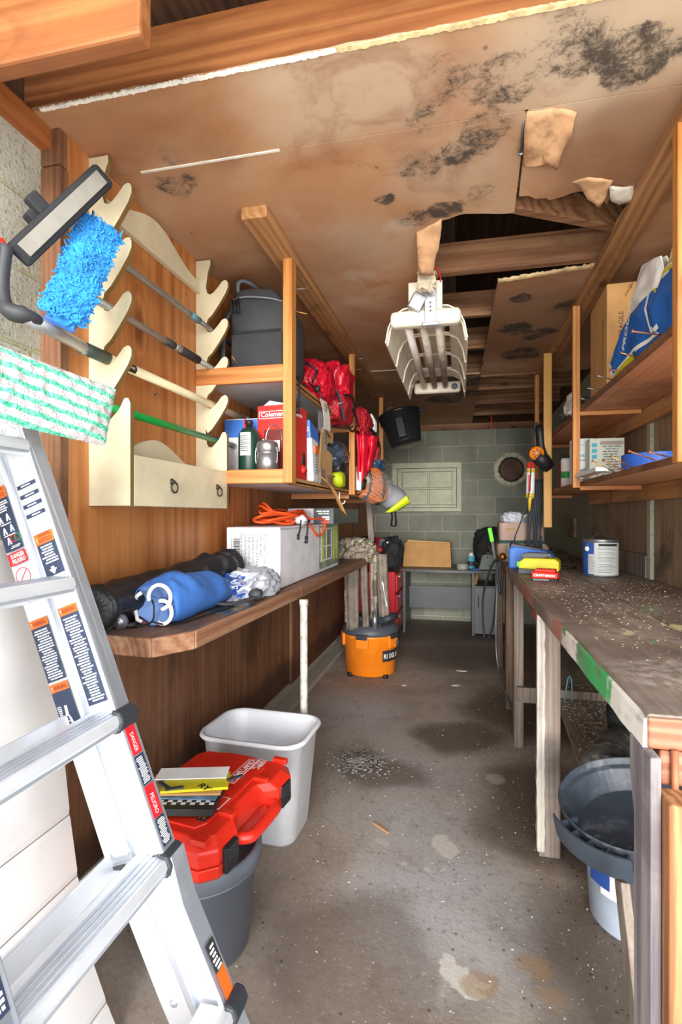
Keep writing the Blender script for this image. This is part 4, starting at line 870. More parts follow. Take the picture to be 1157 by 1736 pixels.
F = Matrix((ax, wd, nrm)).transposed().to_4x4(); F.translation = A0
MB().bx(-.02, L + .02, -.03, .03, -.02, 0, M=F).put('head', M['black_soft'], t, bev=.012)
lab(MB().bx(.0, L, -.017, .017, 0, .005, M=F).put('face_plate', plain('worn_steel_face', '#98948b', .45, .35, .12, 10, 0, '#8a6f58', .35), t, bev=.001), 'worn metal plate')
MB().bx(L * .36, L * .48, -.07, -.025, -.04, -.012, M=F).bx(L * .30, L * .42, -.05, -.02, -.07, -.03, M=F).put('socket', M['black_soft'], t, bev=.006) if wd.z < 0 else MB().bx(L * .36, L * .48, .025, .07, -.04, -.012, M=F).put('socket', M['black_soft'], t, bev=.006)
# blue brush
a, b = (-1.022, 1.38, 1.88), (-1.022, 2.04, 1.88)
t = thing('dust_mop', 'shaggy bright blue mop head on a grey pole with black foam grip', 'mop', pole_y(1.3, a, b))
seg(MB(), a, b, 1.22, 1.70, .0115).put('pole', M['galv'], t, smooth=True); seg(MB(), a, b, 1.68, 1.74, .014).put('clamp', M['charcoal'], t, smooth=True)
seg(MB(), a, b, 1.74, 1.79, .0135).put('ferrule', M['galv'], t, smooth=True); seg(MB(), a, b, 1.79, 1.92, .0165).put('grip', M['black_soft'], t, smooth=True); seg(MB(), a, b, 1.92, 2.36, .0105).put('inner_pole', M['galv'], t, smooth=True)
B0, B1 = P(108, 535, Y=1.1), P(168, 395, Y=1.22)
ax = (B1 - B0).normalized(); mid = (B0 + B1) / 2; nrm = (V(0, 0, CAM_H) - mid); nrm = (nrm - ax * nrm.dot(ax)).normalized(); wd = ax.cross(nrm).normalized(); L = (B1 - B0).length
F = Matrix((ax, wd, nrm)).transposed().to_4x4(); F.translation = mid
MB().bx(-L * .56, L * .55, -.035, .035, -.03, -.012, M=F).put('frame', M['blue_plastic'], t, bev=.004)
m = MB(); rr = random.Random(5)
m.blob((0, 0, 0), (L * .55, .046, .026), 4, .1, 5, 2, .55, M=F.to_3x3().to_4x4())
for v in m.b.verts: v.co += mid
for i in range(2600):
    u, w_ = rr.uniform(-L * .56, L * .56), rr.uniform(-.047, .047); d = V(rr.gauss(0, .6), rr.gauss(0, .6) + w_ * 18, 1).normalized(); l = rr.uniform(.008, .02); base = V(u, w_, .018 * max(.1, 1 - (w_ / .052) ** 2) )
    q1 = base + d * l * .6 + V(rr.uniform(-.004, .004), rr.uniform(-.004, .004), 0); q2 = q1 + V(rr.uniform(-1, 1), rr.uniform(-1, 1), rr.uniform(-.2, .7)).normalized() * l * .6
    m.tube([F @ base, F @ q1, F @ q2], [.0032, .0030, .002], 4)
o = m.put('fibre_pad', plain('blue_microfibre', '#2f8bd4', .95, 0, .25, 18), t)
# scraper with cream wooden pole
a, b = (-1.02, 1.38, 1.724), (-1.02, 2.04, 1.724)
t = thing('scraper', 'cream pole with a grey metal socket and black scraper arm', 'scraper', pole_y(1.2, a, b))
lab(seg(MB(), a, b, 1.30, 2.50, .0155).put('pole', M['cream_pole'], t, smooth=True), 'cream pole')
seg(MB(), a, b, 2.38, 2.50, .0175).put('end_cap', M['galv'], t, smooth=True)
m = MB(); seg(m, a, b, 1.25, 1.365, .0185); m.put('ferrule', plain('paint_splashed_ferrule', '#3c4a3f', .5, 0, .2, 20, 0, '#d9d6c8', .8), t, smooth=True)
e0 = pole_y(1.27, a, b); e1 = P(45, 535, Y=1.02)
MB().tube([e0, e1], [.0165, .0175], 16).put('socket', M['alu_dull'], t, smooth=True)
m = MB(); m.tube(smooth_path([e1 + (e0 - e1) * .12, e1, P(15, 525, Y=1.0), P(5, 480, Y=1.0), P(12, 415, Y=.99)], 5), [.02] * 6 + [.026] * 5 + [.017] * 10, 14, flat=.75)
m.put('arm', M['charcoal'], t, smooth=True)
MB().blob(P(2, 418, Y=.99), (.012, .012, .02), 2, .1).put('tip', M['red_plastic'], t, smooth=True)
lb_ = MB(); y0 = 1.405
lb_.rings([[V(-1.02 + .0158 * math.cos(R(g)), yy, 1.724 + .0158 * math.sin(R(g))) for g in range(-60, 100, 8)] for yy in (y0, y0 + .085)], cap=False)
k = lb_.put('label', plain('black_red_label', '#2c2220', .4, 0, .1), t, smooth=True)
text('ACE', .024, (-1.0035, y0 + .006, 1.718), (0, 1, 0), (0, 0, 1), M['sticker_red'], t, width=.035, bold=.0006); text('FOR', .012, (-1.0035, y0 + .05, 1.718), (0, 1, 0), (0, 0, 1), M['white'], t, width=.022)
# green pole and striped pad
a, b = (-1.0, 1.38, 1.575), (-1.005, 2.04, 1.575)
t = thing('flat_mop', 'green and white striped microfibre mop pad on a green pole', 'mop', pole_y(1.2, a, b))
seg(MB(), a, b, 1.15, 2.2, .0125).put('pole', M['green_pole'], t, smooth=True); seg(MB(), a, b, 2.2, 2.27, .0135).put('end_cap', M['galv'], t, smooth=True)
c0, c1, c2, c3 = P(-70, 560, Y=.80), P(197, 660, Y=1.13), P(178, 757, Y=1.10), P(-90, 695, Y=.77)
nz = (c1 - c0).cross(c3 - c0).normalized(); nz = nz if nz.dot(V(0, 0, CAM_H) - c0) > 0 else -nz
def pad(off, amp):
    def f(u, v):
        p = c0 * (1 - u) * (1 - v) + c1 * u * (1 - v) + c2 * u * v + c3 * (1 - u) * v
        e = min(u, 1 - u, .12) / .12 * min(v, 1 - v, .12) / .12
        return p + nz * (off * e ** .5 + amp * noise.fractal(p * 60, 1, 2, 2) * 1.0)
    return f
kp = NT('striped_microfibre'); pp = kp.obj(rnd=False); wp = kp.warp(pp, 70, .008)
acr = (c3 - c0); acr_n = acr.normalized(); dt = kp.n('ShaderNodeVectorMath', [wp, tuple(acr_n)], operation='DOT_PRODUCT').outputs['Value']
fr = kp.math('FRACT', kp.math('ADD', kp.math('MULTIPLY', dt, 6.0 / acr.length), .35)); st = kp.rng(kp.math('ABSOLUTE', kp.math('SUBTRACT', fr, .5)), .16, .26, 1, 0)
gcol = kp.mix(kp.rng(kp.noise(pp, 150, 3, .7), .42, .58), '#2fae83', '#86d3b8'); wcol = kp.mix(kp.rng(kp.noise(pp, 12, 5), .45, .75), '#c6c0c0', '#aea6a5')
kp.out(kp.mix(st, wcol, gcol), .95, 0, kp.noise(pp, 220, 3), .9, .006)
m = MB(); m.grid(pad(.012, .004), 70, 40); m.grid(pad(-.012, .002), 40, 20)
m.put('striped_pad', kp.m, t, smooth=True)
MB().tube([pole_y(1.16, a, b), (c0 + c1 + c2 + c3) / 4 + (c1 - c0) * .1 - nz * .03], .012, 12).put('swivel', M['charcoal'], t, smooth=True)
# ================================================================ ladder by the left wall and the white siding panel
t = thing('siding_panel', 'white grooved siding panel leaning on the left block wall behind the ladder', 'panel', (-.95, .5, 0))
prof = [(-.80, 0), (-.825, .045), (-.875, .16), (-.905, .28), (-.94, .5), (-.968, .73), (-1.0, .95), (-1.045, 1.19)]
def pan_x(z):
    for (x0, z0), (x1, z1) in zip(prof, prof[1:]):
        if z0 <= z <= z1: return x0 + (x1 - x0) * (z - z0) / (z1 - z0)
    return prof[-1][0]
m = MB(); rs = []; N = 96
for i in range(N + 1):
    z = 1.19 * i / N; g = abs(((z / .148) % 1) - .5); gr = .003 if g < .02 else 0
    rs.append([V(pan_x(z) - gr, -.25, z), V(pan_x(z) - gr, 1.12, z), V(pan_x(z) - .02, 1.12, z), V(pan_x(z) - .02, -.25, z)])
m.rings(rs); m.put('board', M['white_paint'], t)
m = MB()
for k in range(8):
    z = .148 * (k + .5)
    m.bx(pan_x(z) - .0028, pan_x(z) - .001, -.25, 1.12, z - .0012, z + .0012)
m.put('groove', plain('groove_grey', '#9a9896', .8), t)
MB().bx(-1.07, -1.03, -.25, 1.12, 1.188, 1.20).put('top_cap', M['white_paint'], t, bev=.003)
# ladder
t = lad = thing('ladder', 'bright aluminium multi position ladder with warning labels leaning on the left wall', 'ladder', (-.6, .78, 0))
E1, E0 = V(-.585, 0, .548), V(-.955, 0, 1.50)
ld = (E0 - E1).normalized(); ln = V(-ld.z, 0, ld.x)
if ln.x > 0: ln = -ln
def LP(s, w, y): return E1 + ld * s + ln * w + V(0, y, 0)   # s along the rail upward from the fourth rung, w inwards towards the wall
Ltop = (E0 - E1).length
def rail(y0, y1, w0, w1, s0, s1):
    m = MB(); rs = []
    for s in (s0, s1): rs.append([LP(s, w0, y0), LP(s, w1, y0), LP(s, w1, y1), LP(s, w0, y1)])
    return m.rings(rs)
YF, YN = .97, .605
for y0, y1, far in ((YF, YF + .045, 1), (YN - .045, YN, 0)):
    r = rail(y0, y1, .0, .068, -.02, Ltop).put('rail', M['alu_matte'], t, bev=.006)
    e = rail(y0 + (-.004 if far else .0), y1 + (.0 if far else .004), .0, .010, -.02, Ltop).put('rail_flange', M['alu'], r, bev=.003)
    r2 = rail(y0 + .004, y1 - .004, .086, .148, .03, Ltop - .02).put('back_rail', M['alu_matte'], t, bev=.006)
    rail(y0 + .01, y1 - .012, .066, .088, -.02, Ltop - .03).put('rail_rib', M['alu'], r2, bev=.008)
    # flared lower section
    m = MB(); rs = []
    low = [(-.578, .56), (-.553, .47), (-.508, .375), (-.45, .253), (-.388, .13), (-.32, 0)]
    for (x, z) in low: rs.append([V(x, y0 + .012, z), V(x - .165, y0 + .012, z + .0), V(x - .165, y1 + .0, z), V(x, y1, z)])
    f = m.rings(rs).put('flared_leg', M['alu_matte'], t, bev=.005)
    m = MB(); rs = []
    for (x, z) in low: rs.append([V(x - .066, y0 + .002, z), V(x - .088, y0 + .002, z), V(x - .088, y0 + .03, z), V(x - .066, y0 + .03, z)])
    m.rings(rs).put('leg_rib', M['alu'], f, bev=.004)
    m = MB(); rs = []
    for (x, z) in low: rs.append([V(x + .004, y0 - .002, z), V(x - .008, y0 - .002, z), V(x - .008, y1 + .004, z), V(x + .004, y1 + .004, z)])
    m.rings(rs).put('leg_flange', M['alu'], f, bev=.002)
    m = MB()
    for x, z in ((-.487, .25), (-.547, .25), (-.475, .335), (-.425, .17)): m.lathe([(.001, .004), (.006, .003), (.009, 0), (.009, -.004)], (x - .03, y0 + .012, z), 12, Matrix.Rotation(R(90), 3, 'X'))
    m.put('rivet', M['alu'], f, smooth=True)
    MB().bx(-.50, -.30, y0 - .005, y1 + .005, -.0, .02).put('foot', M['black_soft'], t, bev=.004)
# treads: front rungs are wide ribbed steps, the back frame has a thin bar
for i, (s, z) in enumerate(((.93, 0), (.61, 0), (.305, 0), (.0, 0))):
    c = LP(s, .02, 0)
    m = MB(); m.prism([(c.x - .055, c.z - .012), (c.x + .018, c.z - .018), (c.x + .026, c.z + .002), (c.x + .02, c.z + .018), (c.x - .05, c.z + .016), (c.x - .06, c.z + .006)], YN, YF, lambda p, q: V(p[0], q, p[1]))
    st = m.put('rung', M['alu_matte'], t, bev=.003)
    m = MB()
    for k in range(4): m.bx(c.x - .03 + k * .012, c.x - .024 + k * .012, YN + .002, YF - .002, c.z + .0155, c.z + .0195)
    for k in range(2): m.bx(c.x + .0185 + k * .001, c.x + .0235, YN + .002, YF - .002, c.z - .012 + k * .014, c.z - .006 + k * .014)
    m.put('tread_ridge', M['alu'], st)
    if i > 1:
        m = MB().prism([(c.x + .004, c.z - .026), (c.x + .026, c.z - .02), (c.x + .034, c.z + .004), (c.x + .024, c.z + .024), (c.x + .004, c.z + .028)], YF - .01, YF + .05, lambda p, q: V(p[0], q, p[1]))
        lab(m.put('end_cap', M['rubber'], t, bev=.006), 'black plastic rung end cap')
    c = LP(s + .02, .13, 0)
    MB().bar((c.x, YN, c.z), (c.x, YF, c.z), .012, .052, ld).put('back_rung', M['alu_matte'], t, bev=.003)
c = V(-.46, 0, .262)
m = MB(); m.prism([(c.x - .055, c.z - .012), (c.x + .018, c.z - .018), (c.x + .026, c.z + .002), (c.x + .02, c.z + .018), (c.x - .05, c.z + .016)], YN, YF, lambda p, q: V(p[0], q, p[1])); m.put('rung', M['alu_matte'], t, bev=.003)
lab(MB().prism([(c.x + .004, c.z - .026), (c.x + .026, c.z - .02), (c.x + .034, c.z + .004), (c.x + .024, c.z + .024), (c.x + .004, c.z + .028)], YF - .01, YF + .05, lambda p, q: V(p[0], q, p[1])).put('end_cap', M['rubber'], t, bev=.006), 'black plastic rung end cap')
# wide bracket plate at the foot of the upper section
m = MB(); a, b = LP(.0, .005, YF - .004), LP(.0, .16, YF - .004)
MB().rings([[LP(.02, .005, YF - .003), LP(.02, .155, YF - .003), LP(.02, .155, YF + .01), LP(.02, .005, YF + .01)], [LP(-.06, .0, YF - .003), LP(-.06, .165, YF - .003), LP(-.06, .165, YF + .01), LP(-.06, .0, YF + .01)]]).put('bracket_plate', M['alu_matte'], t, bev=.002)
m = MB()
for w0, w1 in ((.008, .062), (.092, .145)):
    m.prism([(w0, .022), (w1, .022)] + [(w0 + (w1 - w0) * (1 - k / 8), .022 + .0 - .012 * math.sin(math.pi * k / 8 * .5 + .0) * (1 if k < 8 else 0)) for k in range(1, 8)], YF - .0035, YF - .005, lambda p, q: LP(p[1], p[0], q))
m.put('rail_end', M['dark_grey'], t)
m = MB()
for w in (.02, .05):
    for s in (Ltop - .04, Ltop - .07): m.lathe([(.001, .003), (.005, .002), (.007, 0), (.007, -.004)], LP(s, w, YF), 12, Matrix.Rotation(R(90), 3, 'X'))
m.put('rivet', M['alu'], t, smooth=True)
# stickers on the inner faces of the far rail
xd = -ln; yd = ld
def sticker(s0, s1, w0, w1, kind, title=None, y=YF - .0006, hd=.032):
    o = LP(s0, w1, y); w, h = w1 - w0, s1 - s0
    st = decal(o, xd, yd, w, h, M['navy'] if kind != 'plain' else M['white'], t, 'warning_sticker')
    if title:
        n = len(title); q = LP(s1 - hd, w1, y - .0005); decal(q, xd, yd, w, hd, M['sticker_orange'], st, 'header')
        for j, tx in enumerate(title): text(tx, .014, LP(s1 - hd * (j + .85) / n + .001, w1 - w * .22, y - .001), xd, yd, M['ink'], st, width=w * .7, lift=.0012)
        text('!', .013, LP(s1 - hd * .75, w1 - w * .1, y - .001), xd, yd, M['white'], st, lift=.0012)
    return st
def slines(s0, s1, w0, w1, n, par, fill=.5, y=YF - .0008, mat='white'): lines(LP(s0, w1, y), xd, yd, w1 - w0, s1 - s0, n, M[mat], par, fill, lift=.001)
S = lambda z: (z - .548) / ld.z
# right-hand rail, top to bottom
for i in range(4):
    s0 = S(1.335 - i * .021); d = decal(LP(s0, .062, YF - .0006), xd, yd, .05, .009, M['navy'], t, 'small_label'); slines(s0 + .002, s0 + .007, .022, .052, 1, d)
s = sticker(S(1.145), S(1.235), .012, .06, 'navy', ('WARNING', 'ADVERTENCIA'), hd=.024); slines(S(1.17), S(1.21), .014, .056, 7, s); decal(LP(S(1.152), .042, YF - .001), xd, yd, .008, .012, M['white'], s, 'arrow'); m = MB(); m.prism([(-.010, .012), (.010, .012), (0, 0)], YF - .0016, YF - .0012, lambda p, q: LP(S(1.147) + p[1], .038 - p[0], q)); m.put('arrow', M['white'], s)
s = sticker(S(.875), S(1.078), .012, .06, 'navy', ('WARNING',), hd=.018); slines(S(.88), S(1.056), .015, .057, 32, s)
# left-hand rail
s = sticker(S(1.225), S(1.36), .092, .14, 'navy', ('WARNING', 'ADVERTENCIA'), hd=.026); slines(S(1.307), S(1.331), .095, .137, 5, s)
m = MB()
def icon(cs, cw, k=.014):
    for sg in (-1, 1): m.bar(LP(cs + k, cw, YF - .0016), LP(cs - k, cw + sg * k * .5, YF - .0016), .002, .003, (0, 1, 0))
for cs, cw in ((S(1.292), .127), (S(1.294), .107), (S(1.268), .125), (S(1.27), .105), (S(1.246), .122)): icon(cs, cw, .008)
m.put('ladder_pictogram', M['white'], s); slines(S(1.229), S(1.235), .095, .125, 2, s); slines(S(1.28), S(1.284), .095, .137, 1, s); slines(S(1.256), S(1.26), .095, .137, 1, s)
for cw, mt in ((.110, 'sticker_red'), (.099, 'green_paint')): MB().lathe([(.0065, 0), (.0085, 0), (.0085, .0004), (.0065, .0004), (.0065, 0)], LP(S(1.249), cw, YF - .0012), 20, Matrix.Rotation(R(90), 3, 'X'), cap=False).put('pictogram_ring', M[mt], s)
d = decal(LP(S(1.195), .14, YF - .0006), xd, yd, .048, .028, M['sticker_red'], t, 'danger_sticker')
text('DANGER', .013, LP(S(1.209), .131, YF - .001), xd, yd, M['white'], d, width=.036, lift=.0012, bold=.0004); text('PELIGRO', .013, LP(S(1.198), .131, YF - .001), xd, yd, M['white'], d, width=.036, lift=.0012, bold=.0004)
MB().lathe([(.018, 0), (.0195, 0), (.0195, .0004), (.018, .0004), (.018, 0)], LP(S(1.168), .116, YF - .0008), 32, Matrix.Rotation(R(90), 3, 'X'), cap=False).bar(LP(S(1.18), .103, YF - .001), LP(S(1.156), .129, YF - .001), .0014, .001, (0, 1, 0)).put('no_sign', M['sticker_red'], d)
s = sticker(S(1.115), S(1.145), .092, .14, 'navy'); slines(S(1.118), S(1.142), .094, .138, 5, s)
s = sticker(S(.945), S(1.075), .092, .14, 'navy', ('WARNING',), hd=.018); slines(S(.948), S(1.054), .095, .137, 20, s)
s = sticker(S(.825), S(.94), .092, .14, 'navy', ('WARNING',), hd=.018)
m = MB()
for dx in (-.010, .010):
    m.bar(LP(S(.815), .118 + dx * 1.2, YF - .0016), LP(S(.875), .118 + dx * .4, YF - .0016), .0016, .002, (0, 1, 0)); m.bar(LP(S(.815), .110 + dx * 1.5, YF - .0016), LP(S(.870), .116 + dx * .4, YF - .0016), .0016, .002, (0, 1, 0))
for k in range(5): m.bar(LP(S(.825 + k * .009), .130 - k * .0012, YF - .0016), LP(S(.825 + k * .009), .106 + k * .0012, YF - .0016), .0016, .002, (0, 1, 0))
m.bar(LP(S(.872), .117, YF - .0016), LP(S(.893), .115, YF - .0016), .006, .002, (0, 1, 0)); m.put('ladder_pictogram', M['white'], s); slines(S(.803), S(.809), .095, .137, 2, s); slines(S(.875), S(.895), .126, .137, 5, s)
# stickers on the outer front flange
xe = V(0, -1, 0)
def flange(z0, z1, mt, tx=None, col='white', x0=None, n=0):
    s0, s1 = S(z0), S(z1); o = LP(s0, -.0006, YF + .004); d = decal(o, V(0, 1, 0), ld, .03, s1 - s0, M[mt], t, 'flange_sticker')
    if tx: text(tx, .017, LP(s1 - .018, -.0008, YF + .012), -ld, V(0, 1, 0), M[col], d, width=(s1 - s0) * .62, lift=.0012)
    if n: lines(LP(s0 + .003, -.0008, YF + .006), V(0, 1, 0), ld, .026, s1 - s0 - .006, n, M['white'], d, .5, lift=.0012)
    return d
flange(.755, .815, 'sticker_red', 'DANGER'); flange(.695, .752, 'navy', n=14); flange(.63, .692, 'sticker_red', 'PELIGRO'); flange(.575, .628, 'navy', n=14)
fd = (V(-.45, 0, .253) - V(-.508, 0, .375)).normalized()
o = V(-.485, YF + .006, .335); d = decal(o + V(.006, 0, 0) - fd * .0, V(0, 1, 0), -fd, .03, .055, M['ink'], t, 'flange_sticker'); lines(o + V(.0066, .004, 0), V(0, 1, 0), -fd, .022, .05, 6, M['white'], d, .5, lift=.0012)
o = o + fd * .06; d = decal(o + V(.006, 0, 0), V(0, 1, 0), -fd, .03, .058, M['sticker_orange'], t, 'flange_sticker')
# the big load rating sticker on the near rail
d = decal(LP(S(.585), -.0006, YN - .04), V(0, 1, 0), ld, .034, .20, M['navy'], t, 'rating_sticker')
text('300', .034, LP(S(.72), -.001, YN - .036), -ld, V(0, 1, 0), M['sticker_orange'], d, width=.07, lift=.0014, bold=.001); text('lbs', .016, LP(S(.648), -.001, YN - .03), -ld, V(0, 1, 0), M['white'], d, width=.03, lift=.0014)
lines(LP(S(.59), -.001, YN - .037), V(0, 1, 0), ld, .028, .035, 4, M['white'], d, .6, lift=.0014)
# ================================================================ grey bucket, red tool case and papers
c = V(-.752, 1.425, 0)
t = thing('waste_bin', 'round dark grey plastic bin under the red tool case', 'bin', c)
MB().lathe([(.001, .0), (.138, 0), (.146, .008), (.166, .245), (.174, .247), (.182, .255), (.182, .292), (.176, .298), (.166, .296), (.16, .26), (.14, .02), (.001, .016)], c, 64).put('body', plain('grey_bin', '#646a75', .42, 0, .1, 5, 0, '#8a8f98', .3), t, smooth=True)
MB().lathe([(.1662, .238), (.176, .242), (.1765, .246), (.166, .248)], c, 64).put('rim_lip', M['grey_plastic'], t, smooth=True)
# case, local frame: x towards the latches, y along its length
A = Matrix.Translation(V(-.635, 1.235, .300)) @ Matrix.Rotation(R(-9), 4, 'Z') @ Matrix.Rotation(R(2.5), 4, 'X')
t = thing('tool_case', 'red plastic tool case with black latches lying across the grey bin', 'tool case', A.translation)
CL, CW = .46, .36
outl = [(-.31, .0), (-.02, -.005), (.02, .03), (.022, .115), (.012, .13), (-.005, .155), (-.01, .17), (-.01, .29), (-.005, .305), (.03, .335), (.03, .42), (.0, .462), (-.05, .468), (-.10, .465), (-.115, .472), (-.22, .472), (-.25, .46), (-.31, .455), (-.34, .42), (-.345, .04)]
def shell(z0, z1, ins, ch): return [[(A @ V(x + (-.165 - x) * i_, y + (.235 - y) * i_, z)) for x, y in outl] for z, i_ in ((z0, ins), (z0 + ch, 0), (z1, 0))]
MB().rings(shell(0, .044, .06, .015)).put('lower_shell', M['red_plastic'], t, bev=.003)
rs = [[A @ V(x, y, .047) for x, y in outl], [A @ V(x, y, .088) for x, y in outl], [A @ V(x + (-.165 - x) * .12, y + (.235 - y) * .12, .112) for x, y in outl]]
lid = MB().rings(rs).put('lid', M['red_plastic'], t, bev=.004)
m = MB(); m.prism([(-.27, .05), (-.07, .05), (-.05, .08), (-.05, .39), (-.07, .42), (-.27, .42), (-.29, .39), (-.29, .08)], .110, .117, lambda p, q: A @ V(p[0], p[1], q)); m.put('raised_panel', M['red_plastic'], lid, bev=.003)
for y0, y1 in ((.0, .03), (.125, .15), (.315, .335), (.44, .462)): MB().prism([(-.05, y0), (.0, y0), (.0, y1), (-.05, y1)], .105, .122, lambda p, q: A @ V(p[0], p[1], q)).put('ridge', M['red_plastic'], lid, bev=.004)
hl = [(.0, .135), (.035, .15), (.045, .175), (.045, .285), (.035, .31), (.0, .325)]
MB().tube([A @ V(p.x - .004, p.y, .05) for p in smooth_path([(x, y, 0) for x, y in hl], 5)], .0165, 12).put('handle', M['red_plastic'], t, smooth=True)
for yy in (.045, .352):
    l = MB().bx(.018, .036, yy, yy + .058, .015, .085, M=A).put('latch', M['black'], t, bev=.005)
    m = MB()
    for k in range(5): m.bx(.035, .0385, yy + .006, yy + .052, .05 + k * .007, .053 + k * .007, M=A)
    m.put('latch_ribs', M['charcoal'], l)
xr, yu = A.to_3x3() @ V(0, -1, 0), A.to_3x3() @ V(1, 0, 0); zt = .1175
def ctext(tx, sz, x, y, mt, w=None): text(tx, sz, A @ V(x, y, zt), xr, yu, M[mt], lid, width=w, lift=.001, bold=.0005)
d = decal(A @ V(-.125, .42, zt - .0004), xr, yu, .15, .036, M['white'], lid, 'logo_frame'); decal(A @ V(-.122, .417, zt + .0001), xr, yu, .144, .030, M['red_plastic'], lid, 'logo_field', .0006); text('CRAFTSMAN', .03, A @ V(-.116, .412, zt + .0006), xr, yu, M['white'], lid, width=.134, lift=.001, bold=.0006)
d = decal(A @ V(-.085, .20, zt - .0004), xr, yu, .06, .03, M['white'], lid, 'logo_frame'); decal(A @ V(-.082, .197, zt), xr, yu, .054, .024, M['red_plastic'], lid, 'logo_field', .0006)
ctext('159PC', .03, -.08, .43, 'white', .06); ctext('GUNMETAL CHROME', .012, -.092, .43, 'white', .07)
m = decal(A @ V(-.09, .14, zt - .0004), xr, yu, .06, .03, M['ink'], lid, 'warranty_label'); lines(A @ V(-.087, .137, zt + .0003), xr, yu, .054, .022, 3, M['sticker_orange'], m, .5)
# papers stacked on the case
Z0 = .4195 + .012
def sheet_stack(nm, lbl, cat, poly, z0, th, mat, bev=.001):
    c = V(sum(p[0] for p in poly) / len(poly), sum(p[1] for p in poly) / len(poly), z0); o = thing(nm, lbl, cat, c); MB().prism(poly, z0, z0 + th, lambda p, q: V(p[0], p[1], q)).put('board', mat, o, bev=bev); return o
CA = A @ V(-.26, .17, 0); bx_ = A.to_3x3() @ V(1, 0, 0); by_ = A.to_3x3() @ V(0, 1, 0)
def quad(cx, cy, w, h, ang):
    a = Matrix.Rotation(R(ang), 2); o = []
    for sx, sy in ((-1, -1), (1, -1), (1, 1), (-1, 1)):
        q = a @ Vector((sx * w / 2, sy * h / 2)); o.append((cx + q.x, cy + q.y))
    return o
t = sheet_stack('hardcover_book', 'black book with a black and white checkered border under the papers on the red case', 'book', quad(-.80, 1.385, .25, .17, 12), Z0, .02, M['black'])
q = Matrix.Translation(V(-.80, 1.385, Z0 + .02)) @ Matrix.Rotation(R(12), 4, 'Z')
m = MB(); m2 = MB()
for i in range(18):
    for j in range(2):
        (m if (i + j) % 2 else m2).bx(-.12 + i * .0133, -.12 + (i + 1) * .0133, -.062 + j * .0115, -.062 + (j + 1) * .0115, .0, .0006, M=q)
for j in range(8):
    for i in range(2): (m if (i + j) % 2 else m2).bx(-.12 + i * .0115, -.12 + (i + 1) * .0115, -.04 + j * .0133, -.04 + (j + 1) * .0133, 0, .0006, M=q)
m.put('checker', M['chk_white'], t); m2.put('checker', M['ink'], t)
sheet_stack('blue_card', 'blue photo card peeping out between the checkered book and the cardboard', 'card', quad(-.775, 1.40, .19, .10, 10), Z0 + .0215, .003, plain('blue_card', '#5d86a8', .4, 0, .4, 30))
sheet_stack('cardboard_backing', 'piece of brown cardboard between the checkered book and the yellow card', 'cardboard', quad(-.79, 1.42, .22, .12, 14), Z0 + .026, .006, M['kraft'])
t = sheet_stack('yellow_booklet', 'yellow booklet with black print on the cardboard, under the white envelope', 'booklet', quad(-.76, 1.42, .19, .09, 20), Z0 + .033, .008, M['yellow'])
text('RY', .03, (-.745, 1.395, Z0 + .0412), (.1, -.05, 0), (.3, 1, 0), M['ink'], t, width=.045, bold=.001)
for k, (cx, cy, an) in enumerate(((-.84, 1.375, 60), (-.80, 1.365, -60), (-.655, 1.46, -40))): MB().prism(quad(cx, cy, .012, .05, an), Z0 + .041, Z0 + .046, lambda p, q: V(p[0], p[1], q)).put('black_wedge', M['charcoal'], t, bev=.001)
t = sheet_stack('envelope', 'white envelope lying topmost on the stack of papers on the red case', 'envelope', quad(-.79, 1.455, .21, .07, 16), Z0 + .043, .003, M['white'])
# ================================================================ white wastebasket
t = thing('wastebasket', 'large white rectangular plastic wastebasket with rounded corners', 'wastebasket', (-.76, 2.0, 0))
def rrect(cx, cy, w, d, r, z, n=6):
    o = []
    for sx, sy, a0 in ((1, 1, 0), (-1, 1, 90), (-1, -1, 180), (1, -1, 270)):
        for k in range(n + 1):
            a = R(a0 + 90 * k / n); o.append(V(cx + sx * (w - r) + r * math.cos(a), cy + sy * (d - r) + r * math.sin(a), z))
    return o
c = (-.785, 2.01)
def wr(w, d, r, z): return rrect(c[0], c[1], w, d, r, z)
MB().rings([wr(.165, .115, .055, 0), wr(.172, .12, .06, .01), wr(.205, .152, .075, .385), wr(.218, .165, .085, .388), wr(.222, .169, .085, .395), wr(.218, .165, .085, .405), wr(.206, .153, .075, .405), wr(.200, .147, .072, .39), wr(.168, .117, .055, .015)]).xf(Matrix.Translation(V(c[0], c[1], 0)) @ Matrix.Rotation(R(-3), 4, 'Z') @ Matrix.Translation(V(-c[0], -c[1], 0))).put('body', plain('scuffed_white_plastic', '#eceef4', .4, 0, .03, 5, 0, '#b9b2ae', .3), t, smooth=True)
# ================================================================ orange vacuum
c = V(-.70, 4.17, 0)
t = thing('shop_vacuum', 'orange wet dry shop vacuum with dark grey lid on the floor', 'vacuum cleaner', c)
dr = MB().lathe([(.001, .012), (.19, .012), (.195, .02), (.195, .06), (.2, .065), (.215, .30), (.22, .305), (.222, .33), (.001, .33)], c, 56).put('drum', M['orange_plastic'], t, smooth=False)
for p in dr.data.polygons: p.use_smooth = True
MB().lathe([(.224, .325), (.226, .345), (.216, .385), (.18, .40), (.14, .41), (.001, .412)], c, 56).put('lid', plain('vac_lid', '#4a4f58', .5), t, smooth=True)
m = MB()
for a in (262, 330, 200, 80): m.bx(-.05, .05, -.012, .012, .235, .33, M=Matrix.Translation(c) @ Matrix.Rotation(R(a + 90), 4, 'Z') @ Matrix.Translation(V(0, -.222, 0)))
m.put('latch_boss', M['orange_plastic'], t, bev=.006)
m = MB()
for a in (262, 330, 80): m.bx(-.045, .045, -.014, .014, .305, .345, M=Matrix.Translation(c) @ Matrix.Rotation(R(a + 90), 4, 'Z') @ Matrix.Translation(V(0, -.228, 0)))
